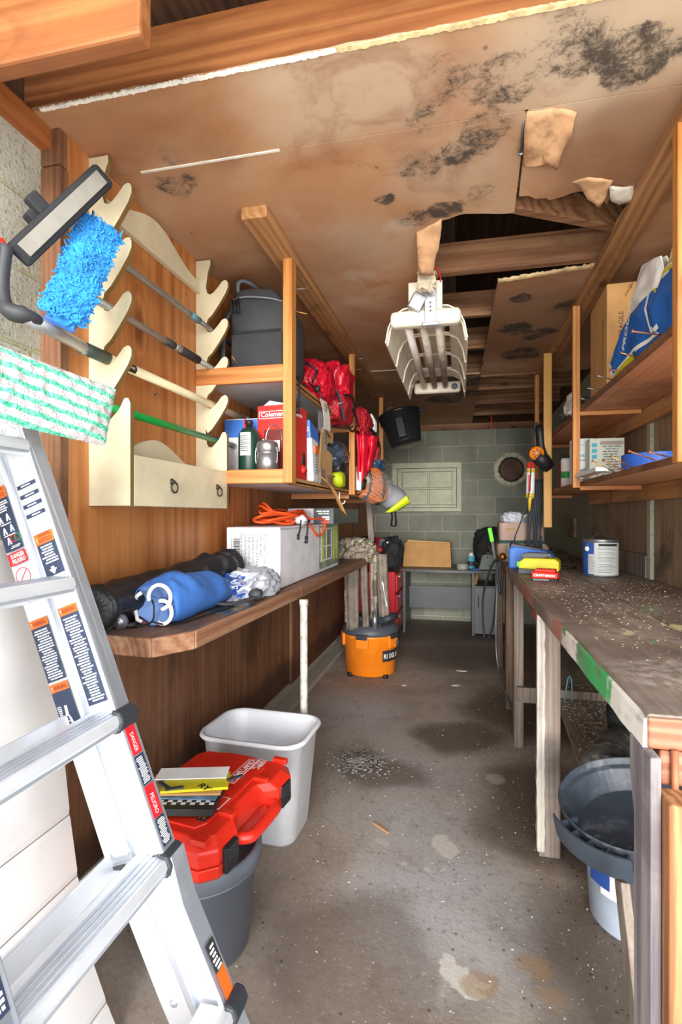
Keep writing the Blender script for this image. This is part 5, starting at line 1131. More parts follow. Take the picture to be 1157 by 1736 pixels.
m.put('latch', M['rubber'], t, bev=.005)
MB().lathe([(.035, 0), (.035, .03), (.028, .034), (.001, .034)], c + V(.205, -.06, .265), 20, Matrix.Rotation(R(90), 3, 'Y')).put('drain_cap', M['rubber'], t, smooth=True)
MB().bx(-.20, -.12, -.02, .06, .39, .46, M=Matrix.Translation(c)).put('switch_box', M['steel'], t, bev=.012)
MB().bx(-.12, .17, -.1, .12, .40, .46, M=Matrix.Translation(c)).put('motor_head', M['rubber'], t, bev=.03)
m = MB()
for a in (225, 315, 45, 135): m.lathe([(.02, 0), (.024, .006), (.024, .02), (.02, .026)], c + V(.195 * math.cos(R(a)), .195 * math.sin(R(a)), .0), 12)
m.put('caster', M['black'], t, smooth=True)
def arc2(a0, a1, z0, z1, r, mt, nm): 
    m = MB(); m.grid(lambda u, v: V(c[0] + r * math.cos(R(a0 + (a1 - a0) * u)), c[1] + r * math.sin(R(a0 + (a1 - a0) * u)), z0 + (z1 - z0) * v), 10, 1); return m.put(nm, mt, t, smooth=True)
arc2(305, 350, .13, .215, .214, M['ink'], 'badge'); 
for i, ch in enumerate('RIDGID'):
    a = R(307 + i * 7); text(ch, .05, (c[0] + .2155 * math.cos(a), c[1] + .2155 * math.sin(a), .155), (-math.sin(a), math.cos(a), 0), (0, 0, 1), M['white'], t, width=.022 if ch != 'I' else .006, bold=.001)
# ================================================================ folded camouflage chairs on the vacuum
t = thing('folded_camp_chair', 'folded camouflage camp chair with bunched hood leaning above the orange vacuum', 'camp chair', (-.76, 4.0, .42))
m = MB(); m.blob((-.80, 4.0, .985), (.15, .11, .09), 5, .42, 2.2, 21, .8, ridge=True); m.put('bunched_seat', M['camo'], t, smooth=True)
def strip(x0, x1, y, z0, z1, tk=.02, lean=0):
    m = MB(); m.grid(lambda u, v: V(x0 + (x1 - x0) * u + lean * (1 - v), y - .012 * math.sin(math.pi * u) + .007 * math.sin(12.5 * u + 1.5 * v) + .006 * math.sin(9 * v), z0 + (z1 - z0) * v), 16, 12); return m
strip(-.86, -.765, 3.985, .37, .90).put('fabric_panel', M['camo_plain'], t, solid=.009, smooth=True)
strip(-.755, -.705, 4.0, .345, .92, lean=.02).put('fabric_panel', M['camo_plain'], t, solid=.012, smooth=True)
strip(-.885, -.845, 4.03, .42, .88).put('fabric_panel', M['camo'], t, solid=.012, smooth=True)
strip(-.68, -.625, 4.02, .46, .97).put('fabric_panel', M['camo'], t, solid=.014, smooth=True)
strip(-.62, -.55, 4.0, .48, .96, lean=.02).put('fabric_panel', M['camo_plain'], t, solid=.012, smooth=True)
for x0, x1, zt in ((-.70, -.715, .96), (-.64, -.66, 1.0), (-.60, -.62, .98)): MB().tube([(x0, 4.01, .4), (x1, 4.03, zt)], .011, 10).put('frame_tube', M['steel'], t, smooth=True)
m = MB(); m.tube([(-.64, 4.0, .52), (-.635, 3.99, .37)], .022, 12); m.put('foot', M['steel'], t, smooth=True)
m = MB(); m.tube([(-.60, 4.0, 1.02), (-.585, 4.0, 1.07), (-.56, 4.0, 1.06)], .018, 10); m.put('tip', M['charcoal'], t, smooth=True)
m = MB(); m.tube(smooth_path([(-.575, 3.99, .62), (-.58, 3.98, .75), (-.56, 3.99, .66), (-.545, 3.99, .56)], 5), .006, 8); m.put('strap', M['white_box'], t, smooth=True)
hs = MB().tube(smooth_path([(-.55, 4.2, .42), (-.50, 4.1, .47), (-.53, 4.0, .47), (-.6, 4.02, .44)], 6), .03, 14); tag(hs.put('vacuum_hose', M['rubber'], smooth=True), 'black hose end lying on the orange vacuum lid at right', 'hose')
# tall strap or lath standing behind the chairs
tag(MB().bar((-.70, 4.25, .95), (-.735, 4.25, 1.47), .045, .02, (0, 1, 0)).put('wooden_lath', M['leg_grey']), 'grey brown lath standing upright behind the camouflage chair', 'lath')
# red tool chest with red duffel on top
t = thing('tool_chest', 'red metal tool chest standing on the floor behind the orange vacuum', 'tool chest', (-.85, 5.45, 0))
MB().bx(-1.06, -.62, 5.15, 5.75, .04, .70).put('cabinet', M['red_paint'], t, bev=.008)
for i in range(3): 
    d = MB().bx(-.621, -.60, 5.18, 5.72, .10 + i * .2, .27 + i * .2).put('drawer', M['red_paint'], t, bev=.005); MB().bar((-.594, 5.3, .24 + i * .2), (-.594, 5.6, .24 + i * .2), .012, .012).put('handle', M['steel'], d)
MB().bx(-1.05, -.63, 5.18, 5.72, 0, .045).put('plinth', M['black'], t)
t = thing('duffel_bag', 'red and black duffel bag lying on the red tool chest', 'duffel bag', (-.8, 5.3, .70))
m = MB(); m.blob((-.80, 5.35, .86), (.22, .22, .155), 4, .18, 2.2, 9, .8); m.put('body', M['red_cloth'], t, smooth=True)
m = MB(); m.blob((-.66, 5.22, .87), (.11, .14, .17), 4, .25, 2.5, 15, .8); m.put('end_panel', M['black_soft'], t, smooth=True)
m = MB(); m.blob((-.92, 5.25, .99), (.10, .12, .05), 4, .3, 2.5, 16, .8); m.put('flap', M['black_soft'], t, smooth=True)
MB().tube(smooth_path([(-.78, 5.12, .98), (-.72, 5.1, 1.03), (-.66, 5.1, 1.0), (-.62, 5.1, .85), (-.60, 5.12, .75)], 6), .012, 8, flat=.5).put('strap', M['black'], t, smooth=True)
MB().lathe([(.012, 0), (.016, .003), (.016, .006), (.012, .009)], (-.69, 5.09, .99), 16, Matrix.Rotation(R(90), 3, 'X')).put('buckle', M['steel'], t, smooth=True)
# ================================================================ desk at the back
t = thing('computer_desk', 'dark grey laminate desk with curved front against the back wall', 'desk', (-.12, 5.95, 0))
tp = [(-.62, 6.3), (-.62, 5.62)] + [(-.62 + 1.0 * k / 16, 5.62 + .045 * math.sin(math.pi * k / 16) * -1) for k in range(1, 16)] + [(.38, 5.62), (.38, 6.3)]
MB().prism(tp, .655, .685, lambda p, q: V(p[0], p[1], q)).put('desk_top', M['desk'], t, bev=.003)
MB().bx(-.595, -.57, 5.65, 6.28, 0, .655).put('side_panel', M['desk'], t); MB().bx(.125, .15, 5.65, 6.28, 0, .655).put('side_panel', M['desk'], t); MB().bx(.36, .38, 5.65, 6.28, 0, .655).put('side_panel', M['desk'], t)
MB().bx(-.57, .125, 6.12, 6.14, .19, .44).put('modesty_panel', M['desk'], t)
d = MB().bx(.152, .36, 5.655, 5.675, .02, .50).put('door', plain('desk_door', '#5b5f63', .4), t, bev=.002); MB().tube(smooth_path([(.19, 5.65, .30), (.188, 5.635, .33), (.188, 5.635, .38), (.19, 5.65, .41)], 4), .005, 8).put('handle', M['black'], d, smooth=True)
MB().bx(.15, .36, 5.68, 6.2, .50, .515).put('shelf', M['desk'], t)
tag(MB().bar((.16, 5.75, .52), (.185, 5.78, .64), .015, .03).put('wood_strip', M['kraft']), 'short wood strip leaning in the open desk niche', 'wood strip').location.z = .515
t = thing('cardboard_box', 'plain cardboard box tipped on its side on the grey desk', 'box', (-.36, 5.98, .685))
MB().prism([(-.62, .687), (-.09, .687), (-.10, .955), (-.56, .965), (-.60, .95)], 5.85, 6.15, lambda p, q: V(p[0], q, p[1])).put('carton', M['kraft'], t, bev=.004)
MB().prism([(-.58, .965), (-.10, .956), (-.10, .962), (-.56, .985)], 5.85, 5.95, lambda p, q: V(p[0], q, p[1])).put('flap', M['kraft_light'], t)
c = V(.03, 5.68, .685); tag(MB().lathe([(.055, 0), (.06, .003), (.06, .055), (.055, .058), (.04, .056), (.038, 0), (.055, 0)], c, 32, cap=False).put('tape_roll', plain('masking_tape', '#a7a396', .6), smooth=True), 'roll of pale tape lying on the grey desk', 'tape')
c = V(.12, 5.8, .685); t = thing('spray_can', 'blue labelled aerosol can standing on the grey desk', 'spray can', c)
MB().lathe([(.001, 0), (.036, 0), (.038, .004), (.038, .125), (.034, .135)], c, 24).put('body', M['print_cyan'], t, smooth=True); MB().lathe([(.034, .135), (.022, .15), (.022, .17), (.001, .172)], c, 24).put('cap', M['white'], t, smooth=True)
MB().lathe([(.0385, .03), (.0385, .08)], c, 24, cap=False).put('label_band', M['navy'], t, smooth=True)
tag(MB().bar((.13, 5.66, .692), (.19, 5.68, .692), .03, .014).put('small_case', M['blue_plastic']), 'small dark blue object between tape roll and grey vise on the desk', 'small case').location.z = .685
t = thing('black_backpack', 'black bag slumped against the back wall on the right of the desk', 'backpack', (.33, 6.1, .685))
m = MB(); m.blob((.32, 6.15, .90), (.165, .12, .215), 4, .2, 2.2, 31, .75); m.put('bag', M['black_soft'], t, smooth=True); MB().tube(smooth_path([(.2, 6.03, .95), (.24, 6.0, 1.05), (.34, 6.0, 1.08), (.42, 6.02, 1.0)], 5), .01, 8).put('strap', M['black'], t, smooth=True)
t = thing('bench_vise', 'grey green metal tool base standing on the desk in front of the black bag', 'vise', (.33, 5.72, .685))
MB().prism([(.19, .687), (.50, .687), (.46, .80), (.40, .85), (.27, .85), (.23, .84)], 5.66, 5.8, lambda p, q: V(p[0], q, p[1])).put('base', M['vise'], t, bev=.008)
m = MB()
for x, z in ((.28, .82), (.36, .82), (.42, .73), (.30, .73)): m.lathe([(.008, 0), (.008, .012), (.001, .013)], (x, 5.66, z), 12, Matrix.Rotation(R(90), 3, 'X'))
m.put('bolt', M['iron'], t, smooth=True); MB().bx(.27, .40, 5.68, 5.78, .85, .875).put('jaw', M['charcoal'], t, bev=.004)
# ================================================================ left hanging shelves
t = ls = thing('hanging_shelf', 'two tier pine shelf hung from the left ceiling timber on thin posts', 'shelf', (-.88, 3.3, 1.39))
XS = -.68
for y in (2.04, 3.33, 4.62):
    zb = 1.39
    MB().bx(XS - .019, XS + .019, y - .012 if y > 2.1 else y - .02, y + .012 if y > 2.1 else y + .04, zb, 2.335).put('post', M['stud'], t, bev=.003)
for z, nm in ((1.40, 'lower'), (1.83, 'upper')):
    MB().bx(-1.09, XS - .02, 2.03, 5.3, z, z + .006).put('shelf_board', M['shelf_grey'], t)
    MB().bx(-1.09, XS - .019, 2.03, 5.3, z + .0065, z + .022).put('shelf_top', M['rail_y'], t, bev=.002)
    MB().bx(-1.09, XS - .02, 2.028, 2.05, z - .025 if z > 1.6 else z - .01, z + .045).put('end_rail', M['rail_x'], t, bev=.003)
    MB().bx(-1.09, XS - .02, 2.05, 2.09, z + .01, z + .05).put('end_rail', M['rail_x'], t, bev=.003)
    for y in (3.33, 4.62): MB().bx(-1.09, XS - .02, y - .012, y + .012, z - .035, z).put('cross_rail', M['rail_x'], t, bev=.002)
    MB().bx(XS - .036, XS - .02, 2.09, 5.3, z - .012, z + .02).put('front_rail', M['rail_y'], t, bev=.002)
def nail(p, d, l=.06, mat='rust', par=None, r=.0022):
    p, d = V(*p), V(*d).normalized(); return MB().tube([p, p + d * l], r, 6).tube([p + d * (l - .0015), p + d * l], r * 2.4, 8).put('nail', M[mat], par, smooth=True)
for p, d, l, mt in (((XS, 2.07, 2.19), (1, .1, .05), .065, 'wire'), ((XS, 2.05, 2.10), (1, -.1, -.35), .08, 'brass'), ((XS, 3.33, 2.26), (1, -.1, .1), .09, 'wire'), ((XS, 3.33, 2.20), (1, 0, .0), .06, 'rust'), ((XS, 4.62, 2.2), (1, 0, .05), .14, 'wire'), ((-.90, 2.03, 1.885), (-.3, -.5, .6), .04, 'brass'), ((XS, 2.7, 1.84), (1, -.2, .1), .09, 'wire'), ((XS, 3.33, 1.82), (1, -.2, .0), .06, 'rust')): nail(p, d, l, mt, t)
MB().tube(smooth_path([(-.70, 3.05, 1.395), (-.70, 3.05, 1.345), (-.69, 3.03, 1.325), (-.665, 3.02, 1.33), (-.66, 3.02, 1.345)], 5), .0035, 8).put('cup_hook', M['white'], t, smooth=True)
# backpack on the upper shelf
t = thing('backpack', 'large charcoal backpack standing on the upper left shelf beside the rack', 'backpack', (-.87, 2.32, 1.855))
bpM = plain('charcoal_nylon', '#404145', .75, 0, .08, 20, .1)
def bp(x, z): return V(x, 0, z)
rs = []
for y, k in ((2.14, .86), (2.155, .96), (2.2, 1.0), (2.36, 1.0), (2.42, .95), (2.44, .82)):
    o = []
    for i in range(28):
        a = 6.283 * i / 28; ca, sa = math.cos(a), math.sin(a); q = .45
        x = math.copysign(abs(ca) ** q, ca) * .135; z = math.copysign(abs(sa) ** q, sa) * .205
        tpz = .03 if sa > .3 else 0
        o.append(V(-.855 + x * k * (1 - .10 * (sa > .5)) - .006 * sa, y, 2.065 + z * (k * .5 + .5) - .035 * ((ca + 1) / 2) * (sa > 0)))
    rs.append(o)
MB().rings(rs).put('body', bpM, t, smooth=True)
m = MB(); m.tube(smooth_path([(-.975, 2.135, 2.20), (-.90, 2.125, 2.203), (-.80, 2.13, 2.19), (-.745, 2.15, 2.18)], 6), .007, 8, flat=.6); m.put('zip_line', plain('zip', '#7d7f85', .4), t, smooth=True)
MB().bx(-.975, -.74, 2.128, 2.14, 1.87, 2.05).put('front_pocket', plain('pocket_cloth', '#35363a', .8, 0, .08, 20), t, bev=.012)
MB().bx(-.97, -.745, 2.124, 2.132, 2.045, 2.057).put('pocket_flap', M['black_soft'], t, bev=.003)
m = MB()
for dx in (0, .016, .03): m.tube([(-.965 + dx, 2.12, 2.20), (-.968 + dx, 2.118, 2.165), (-.962 + dx, 2.118, 2.135)], .006, 8, flat=.6)
m.put('zip_pull', M['black'], t, smooth=True)
MB().tube(smooth_path([(-.955, 2.16, 2.24), (-.95, 2.15, 2.275), (-.93, 2.16, 2.29), (-.90, 2.2, 2.285), (-.88, 2.25, 2.27)], 5), .009, 10).put('grab_handle', plain('handle_grey', '#5c6068', .5), t, smooth=True)
MB().tube(smooth_path([(-.985, 2.19, 2.2), (-1.01, 2.15, 2.12), (-1.02, 2.14, 2.0), (-1.015, 2.14, 1.9), (-.985, 2.13, 1.885), (-.955, 2.12, 1.895), (-.94, 2.12, 1.87)], 6), .02, 10, flat=.5).put('shoulder_strap', M['charcoal'], t, smooth=True)
MB().tube(smooth_path([(-.716, 2.2, 2.14), (-.712, 2.21, 2.05), (-.713, 2.2, 1.95)], 5), .004, 6).put('side_zip', plain('zip2', '#6f7176', .4), t, smooth=True)
MB().tube(smooth_path([(-.70, 2.2, 1.865), (-.672, 2.16, 1.84), (-.669, 2.14, 1.76), (-.671, 2.13, 1.715)], 5), .005, 8).tube([(-.671, 2.13, 1.725), (-.672, 2.128, 1.69)], .009, 10).put('hanging_strap', M['black'], t, smooth=True)
# red bags on the upper shelf
rc = plain('glossy_red_nylon', '#cc1730', .35, 0, .12, 6); rc2 = plain('dull_red_nylon', '#b3212f', .5, 0, .12, 6)
t = thing('stuff_sack', 'round red drawstring stuff sack with black cord on the upper left shelf', 'sack', (-.78, 2.72, 1.853))
m = MB(); m.blob((-.775, 2.75, 1.965), (.105, .18, .125), 5, .16, 2.6, 41, .85, ridge=True); m.put('sack', rc, t, smooth=True)
rs = [V(-.775 + .066 * math.cos(a) + .006 * math.sin(3 * a), 2.572 + .008 * math.sin(4 * a), 1.975 + .052 * math.sin(a) + .006 * math.cos(5 * a)) for a in [6.283 * i / 24 for i in range(24)]]
MB().tube(rs, .006, 8, closed=True).put('black_piping', M['black'], t, smooth=True)
MB().tube(smooth_path([(-.75, 2.57, 1.93), (-.71, 2.55, 1.90), (-.68, 2.56, 1.86), (-.668, 2.58, 1.80), (-.667, 2.6, 1.70), (-.667, 2.6, 1.62)], 5), .004, 8).blob((-.70, 2.55, 1.895), (.016, .014, .02), 2, .1).put('drawcord', M['black'], t, smooth=True)
m = MB(); m.grid(lambda u, v: V(-.672 + .02 * math.sin(2 * v) + .008 * u, 2.5 + .10 * u, 1.835 - .15 * v), 3, 6); tg = m.put('hang_tag', plain('care_tag', '#d9cfc4', .6), t, solid=.0012)
lines((-.655, 2.515, 1.73), (.03, 1, 0), (0, 0, 1), .075, .09, 8, M['ink_grey'], t, .4)
t = thing('red_bag', 'folded red bag with a square corner behind the red stuff sack', 'bag', (-.72, 3.1, 1.853))
m = MB(); m.blob((-.74, 3.12, 2.045), (.10, .16, .12), 5, .25, 1.7, 44, .6); m.put('bag', rc, t, smooth=True)
t = thing('padded_bag', 'red padded bag with wide black straps at the second post', 'bag', (-.72, 3.2, 1.853))
m = MB(); m.blob((-.705, 3.05, 1.88), (.075, .20, .085), 5, .2, 2.2, 46, .75); m.put('bag', rc2, t, smooth=True)
MB().tube(smooth_path([(-.70, 2.86, 1.99), (-.665, 2.87, 1.93), (-.645, 2.88, 1.85), (-.64, 2.9, 1.80)], 5), .03, 10, flat=.25).put('strap', plain('dark_strap', '#3c3d47', .8), t, smooth=True)
m = MB()
for zz, yy in ((1.93, 3.05), (1.86, 3.1)): m.tube(smooth_path([(-.655, yy - .1, zz + .02), (-.625, yy, zz + .03), (-.625, yy + .1, zz - .03), (-.64, yy + .05, zz - .09), (-.65, yy - .08, zz - .07)], 5), .006, 8)
m.put('piping', M['black'], t, smooth=True)
t = thing('life_vest', 'red vest with black edging and white cords hanging over the shelf past the second post', 'vest', (-.64, 3.55, 1.45))
m = MB(); m.blob((-.68, 3.62, 1.88), (.075, .22, .11), 5, .3, 2.4, 51, .8, ridge=True); m.put('body', rc2, t, smooth=True)
m = MB(); m.grid(lambda u, v: V(-.67 + .12 * u * (1 - .5 * v) + .02 * v, 3.42 + .15 * u + .025 * math.sin(14 * u) + .02 * math.sin(6 * v), 1.80 - .36 * v * (1 - .45 * u)), 16, 10); m.put('hanging_skirt', rc, t, solid=.012, smooth=True)
m = MB(); m.blob((-.615, 3.72, 1.70), (.05, .14, .06), 4, .25, 2, 53, .7); m.put('flap', M['red_light'], t, smooth=True)
MB().tube(smooth_path([(-.65, 3.4, 1.83), (-.61, 3.55, 1.86), (-.585, 3.75, 1.82), (-.575, 3.85, 1.75), (-.59, 3.86, 1.66), (-.61, 3.7, 1.64)], 6), .007, 8).put('edging', M['black'], t, smooth=True)
m = MB()
for k in range(3): m.tube(smooth_path([(-.62, 3.7 + k * .04, 1.98), (-.60, 3.72 + k * .04, 1.93), (-.605, 3.72 + k * .05, 1.87)], 4), .008, 6)
m.put('white_cord', M['white'], t, smooth=True)
tag(MB().tube(smooth_path([(-.95, 2.9, 1.853), (-.86, 2.88, 1.858), (-.78, 2.95, 1.857), (-.76, 3.0, 1.857)], 5), .004, 6).put('cord', M['black'], smooth=True), 'thin black cord lying on the upper shelf under the red bags', 'cord')
hang('cord', 'black cord drooping beneath the upper left shelf to the cardboard cutout', [(-.668, 3.30, 1.83), (-.672, 3.15, 1.79), (-.70, 2.9, 1.76), (-.72, 2.75, 1.745), (-.72, 2.9, 1.70)], .0035, 'black', 'cord')
# lower shelf contents (z top 1.422)
ZS = 1.4225
t = thing('food_bag', 'white and blue carton with red stripe standing behind the green gas bottle', 'box', (-1.0, 2.3, ZS))
MB().bx(-1.055, -.86, 2.24, 2.32, ZS, 1.70).put('box', M['white_box'], t, bev=.006)
MB().bx(-1.056, -.859, 2.2385, 2.24, 1.615, 1.695).put('blue_band', M['blue_plastic'], t); MB().bx(-.962, -.95, 2.2375, 2.2385, ZS + .09, 1.697).put('red_stripe', M['sticker_red'], t)
text('2.5', .028, (-.985, 2.2385, 1.44), (1, 0, 0), (0, 0, 1), M['navy'], t, width=.03)
t = thing('gas_bottle', 'dark green camping gas cylinder with white label on the lower left shelf', 'gas cylinder', (-.905, 2.16, ZS))
c = V(-.905, 2.165, ZS); MB().lathe([(.001, 0), (.044, 0), (.047, .006), (.047, .175), (.044, .195), (.03, .215), (.014, .222), (.001, .222)], c, 32).put('body', M['dark_green'], t, smooth=True)
MB().lathe([(.014, .22), (.014, .235), (.018, .237), (.018, .252), (.012, .254), (.001, .254)], c, 20).put('valve', M['black'], t, smooth=True)
arc_label(238, 300, .095, .195, .0473, M['silver_label'], 'label', t, c)
for i in range(8): arc_label(242, 285 + (i * 7 % 12), .115 + i * .009, .118 + i * .009, .0477, M['dark_green'], 'print_lines', t, c, 8)
t = thing('camp_lantern', 'silver collapsible lantern in front of the green gas bottle', 'lantern', (-.81, 2.12, ZS))
c = V(-.805, 2.125, ZS); MB().lathe([(.001, 0), (.046, 0), (.046, .018), (.043, .02), (.043, .03), (.046, .032), (.046, .095), (.043, .097), (.043, .105), (.046, .107), (.046, .14), (.04, .15), (.02, .158), (.001, .158)], c, 32).put('body', M['steel'], t, smooth=True)
MB().lathe([(.0462, .003), (.0472, .005), (.0472, .014), (.0462, .016)], c, 32).put('base_ring', M['alu_dull'], t, smooth=True)
m = MB()
for sx in (-1, 1): m.tube(smooth_path([c + V(sx * .046, -.01, .13), c + V(sx * .05, -.012, .09), c + V(sx * .046, -.012, .055)], 4), .003, 8)
m.put('wire_handle', M['wire'], t, smooth=True); MB().blob(c + V(-.01, -.02, .158), (.008, .008, .005), 2, 0).put('hook', M['steel'], t, smooth=True)
t = thing('lantern_carton', 'red retail carton with a white lantern picture behind the first left post', 'box', (-.76, 2.36, ZS))
A = Matrix.Translation(V(-.80, 2.31, ZS)) @ Matrix.Rotation(R(-8), 4, 'Z')
MB().bx(-.085, .085, -.085, .085, 0, .33, M=A).put('box', plain('carton_red', '#c8322c', .45, 0, .06, 5), t, bev=.003)
MB().prism([(-.085, .33), (.085, .33), (-.04, .36)], -.05, .085, lambda p, q: A @ V(p[0], q, p[1])).put('lid_flap', M['white_box'], t)
bxv, zv = A.to_3x3() @ V(1, 0, 0), V(0, 0, 1)
lg = decal(A @ V(-.075, -.0855, .27), bxv, zv, .14, .034, M['white'], t, 'logo_frame'); decal(A @ V(-.072, -.086, .273), bxv, zv, .134, .028, M['sticker_red'], t, 'logo_field'); text('Coleman', .03, A @ V(-.066, -.0868, .279), bxv, zv, M['white'], t, width=.115, bold=.0006)
by2 = A.to_3x3() @ V(0, 1, 0); text('Coleman', .026, A @ V(.0855, -.07, .285), by2, zv, M['white'], t, width=.10, bold=.0005)
MB().bx(-.05, .05, -.087, -.0855, .02, .22, M=A).put('lantern_picture', plain('picture_dark', '#6a2422', .5), t); m = MB(); m.bx(-.03, .03, -.088, -.087, .12, .17, M=A); m.put('lantern_picture', M['white'], t)
m = MB(); m.tube([A @ V(.04 * math.cos(a), -.088, .17 + .07 * math.sin(a)) for a in [math.pi * i / 12 for i in range(13)]], .0025, 6); m.put('lantern_picture', M['wire'], t)
t = thing('white_blue_pouch', 'white pouch with a blue top band leaning right of the red lantern carton', 'pouch', (-.72, 2.5, ZS))
MB().rings([[V(-.745, 2.43, ZS), V(-.69, 2.45, ZS), V(-.695, 2.56, ZS), V(-.75, 2.55, ZS)], [V(-.765, 2.40, 1.58), V(-.69, 2.42, 1.58), V(-.695, 2.56, 1.58), V(-.765, 2.55, 1.58)], [V(-.775, 2.40, 1.70), V(-.70, 2.415, 1.715), V(-.70, 2.56, 1.68), V(-.77, 2.55, 1.69)]]).put('pouch', M['white_box'], t, bev=.008)
MB().rings([[V(-.771, 2.397, 1.63), V(-.694, 2.412, 1.63), V(-.694, 2.565, 1.62), V(-.771, 2.555, 1.62)], [V(-.778, 2.397, 1.702), V(-.699, 2.411, 1.717), V(-.698, 2.565, 1.683), V(-.773, 2.555, 1.692)]]).put('blue_band', M['blue_plastic'], t, bev=.003)
text('18 12', .03, (-.762, 2.3985, 1.66), (.08, .015, 0), (0, 0, 1), M['white'], t, width=.055, bold=.0006)
lines((-.688, 2.47, 1.46), (-.03, 1, 0), (0, 0, 1), .07, .10, 7, M['ink_grey'], t, .4)
MB().bx(-.692, -.687, 2.47, 2.53, 1.56, 1.60).put('print_patch', M['sticker_orange'], t)
tag(MB().bx(-.76, -.695, 2.60, 2.70, ZS, 1.50).put('small_carton', plain('brown_grey_carton', '#8d7f70', .6, 0, .2, 30), bev=.003), 'small printed brown carton at the shelf edge behind the white pouch', 'box')
t = thing('flashlight', 'black headed red torch lying between the red carton and the white pouch', 'torch', (-.715, 2.35, ZS))
MB().tube([(-.72, 2.33, 1.475), (-.715, 2.36, 1.465)], .02, 14).put('head', M['red_plastic'], t, smooth=True); MB().tube([(-.735, 2.37, 1.56), (-.725, 2.35, 1.54), (-.72, 2.34, 1.49)], .02, 14).put('body', M['black'], t, smooth=True)
pl_ = [(2.72, 0), (2.96, 0), (2.985, .03), (2.985, .19), (2.9, .205), (2.875, .20), (2.87, .225), (2.90, .25), (3.0, .255), (3.01, .285), (3.01, .32), (2.82, .325), (2.78, .28), (2.75, .16)]
tag(MB().prism(pl_, -.745, -.735, lambda p, q: V(q + .035 * (p[0] - 2.8), p[0], ZS + p[1])).put('cardboard_cutout', M['kraft_light'], bev=.001), 'die cut tan cardboard insert with a notch standing on the lower left shelf', 'cardboard')
tag(MB().grid(lambda u, v: V(-.69 + .05 * u + .03 * v, 2.56 + .30 * u, 1.455 - .17 * u + .02 * math.sin(4 * u) - .02 * v), 10, 3).put('brown_paper_strip', M['kraft'], solid=.002, smooth=True), 'curled strip of brown card hanging from the lower left shelf edge', 'card strip')
tag(MB().grid(lambda u, v: V(-.71 + .035 * math.sin(5 * u), 2.60 + .2 * u, 1.70 - .16 * u + .10 * v), 10, 3).put('clear_wrapper', M['clear_bag'], solid=.001, smooth=True), 'crinkled clear wrapper hanging beside the white pouch', 'wrapper')
t = thing('dark_plastic_bag', 'dark translucent plastic bag behind the second left post', 'plastic bag', (-.8, 3.25, ZS))
m = MB(); m.blob((-.80, 3.2, 1.63), (.10, .2, .09), 4, .4, 2.5, 61, .8, ridge=True); m.put('bag', plain('smoky_plastic', '#3f4a58', .2, 0, .3, 10), t, smooth=True)
t = thing('lime_tool', 'lime green and black power tool on the lower left shelf beside the second post', 'power tool', (-.74, 3.15, ZS))
m = MB(); m.blob((-.73, 3.14, 1.475), (.04, .08, .05), 3, .1, 2, 5, .6); m.put('body', M['lime'], t, smooth=True); m = MB(); m.blob((-.74, 3.2, 1.55), (.05, .1, .045), 3, .1, 2, 6, .6); m.put('motor', M['black'], t, smooth=True)
c = V(-.74, 2.92, ZS); tag(MB().lathe([(.04, 0), (.045, .004), (.03, .012), (.03, .05), (.045, .058), (.04, .062)], c, 24).put('cord_spool', plain('brown_spool', '#6a4a36', .7), smooth=True), 'brown spool of cord at the shelf edge left of the lime tool', 'spool')
t = thing('cord_bundle', 'orange cord coiled thickly in a clear plastic bag hanging off the lower left shelf', 'cord bundle', (-.62, 3.75, 1.30))
m = MB(); cc2 = V(-.625, 3.72, 1.475); D = V(.42, .88, -.22).normalized(); Nn = V(.88, -.42, 0).normalized()
for i in range(11):
    zz = -.10 + .20 * i / 10; L = .17 * (1 - (zz / .115) ** 2) ** .5 + .03
    for w_ in (.05, .022):
        pts = [cc2 + D * (L * math.cos(a)) + Nn * (w_ * math.sin(a)) + V(0, 0, zz + .01 * math.sin(3 * a + i)) for a in [6.283 * k / 26 for k in range(26)]]
        m.tube(pts, .0115, 8, closed=True)
m.put('cord', plain('bundled_orange', '#dd7a30', .4, 0, .15, 30), t, smooth=True)
m = MB()
for q in (-.09, .08): m.tube([cc2 + D * q + Nn * (.066 * math.cos(a)) + V(0, 0, .118 * math.sin(a)) for a in [6.283 * k / 24 for k in range(24)]], .009, 8, closed=True)
m.put('black_band', M['black'], t, smooth=True)
m = MB(); m.blob(cc2 + V(.03, .02, -.02), (.125, .22, .115), 4, .25, 3, 71, .9, ridge=True); m.put('clear_bag', M['clear_bag'], t, smooth=True)
tag(MB().tube([(-.655, 3.42, 1.42), (-.655, 3.425, 1.54)], .02, 14).put('white_tube', M['white'], smooth=True), 'small white and red tube beside the second left post', 'tube').location.z = 1.4225
t = thing('beige_drill', 'beige and black hand tool lying against the orange cord bundle', 'power tool', (-.68, 3.5, ZS))
MB().tube(smooth_path([(-.70, 3.5, 1.56), (-.67, 3.52, 1.56), (-.64, 3.56, 1.53), (-.635, 3.6, 1.49)], 5), .03, 12).put('body', M['beige_tool'], t, smooth=True); MB().tube([(-.65, 3.48, 1.44), (-.64, 3.50, 1.50)], .03, 12).put('chuck', M['black'], t, smooth=True)
t = thing('blue_sack', 'deep blue plastic sack above the orange cord bundle', 'plastic bag', (-.63, 3.8, 1.58))
m = MB(); m.blob((-.63, 3.83, 1.625), (.085, .2, .055), 4, .35, 2.5, 81, .9, ridge=True); m.put('sack', M['blue_clear'], t, smooth=True)
t = thing('hanging_pouch', 'grey and lime hanging pouch with a black tip below the orange cord bundle', 'pouch', (-.58, 4.0, 1.1))
m = MB(); m.tube([P(632, 820, Y=4.0), P(645, 832, Y=4.0), P(664, 845, Y=4.0), P(682, 850, Y=4.0), P(690, 852, Y=4.0)], [.05, .08, .095, .07, .03], 18)
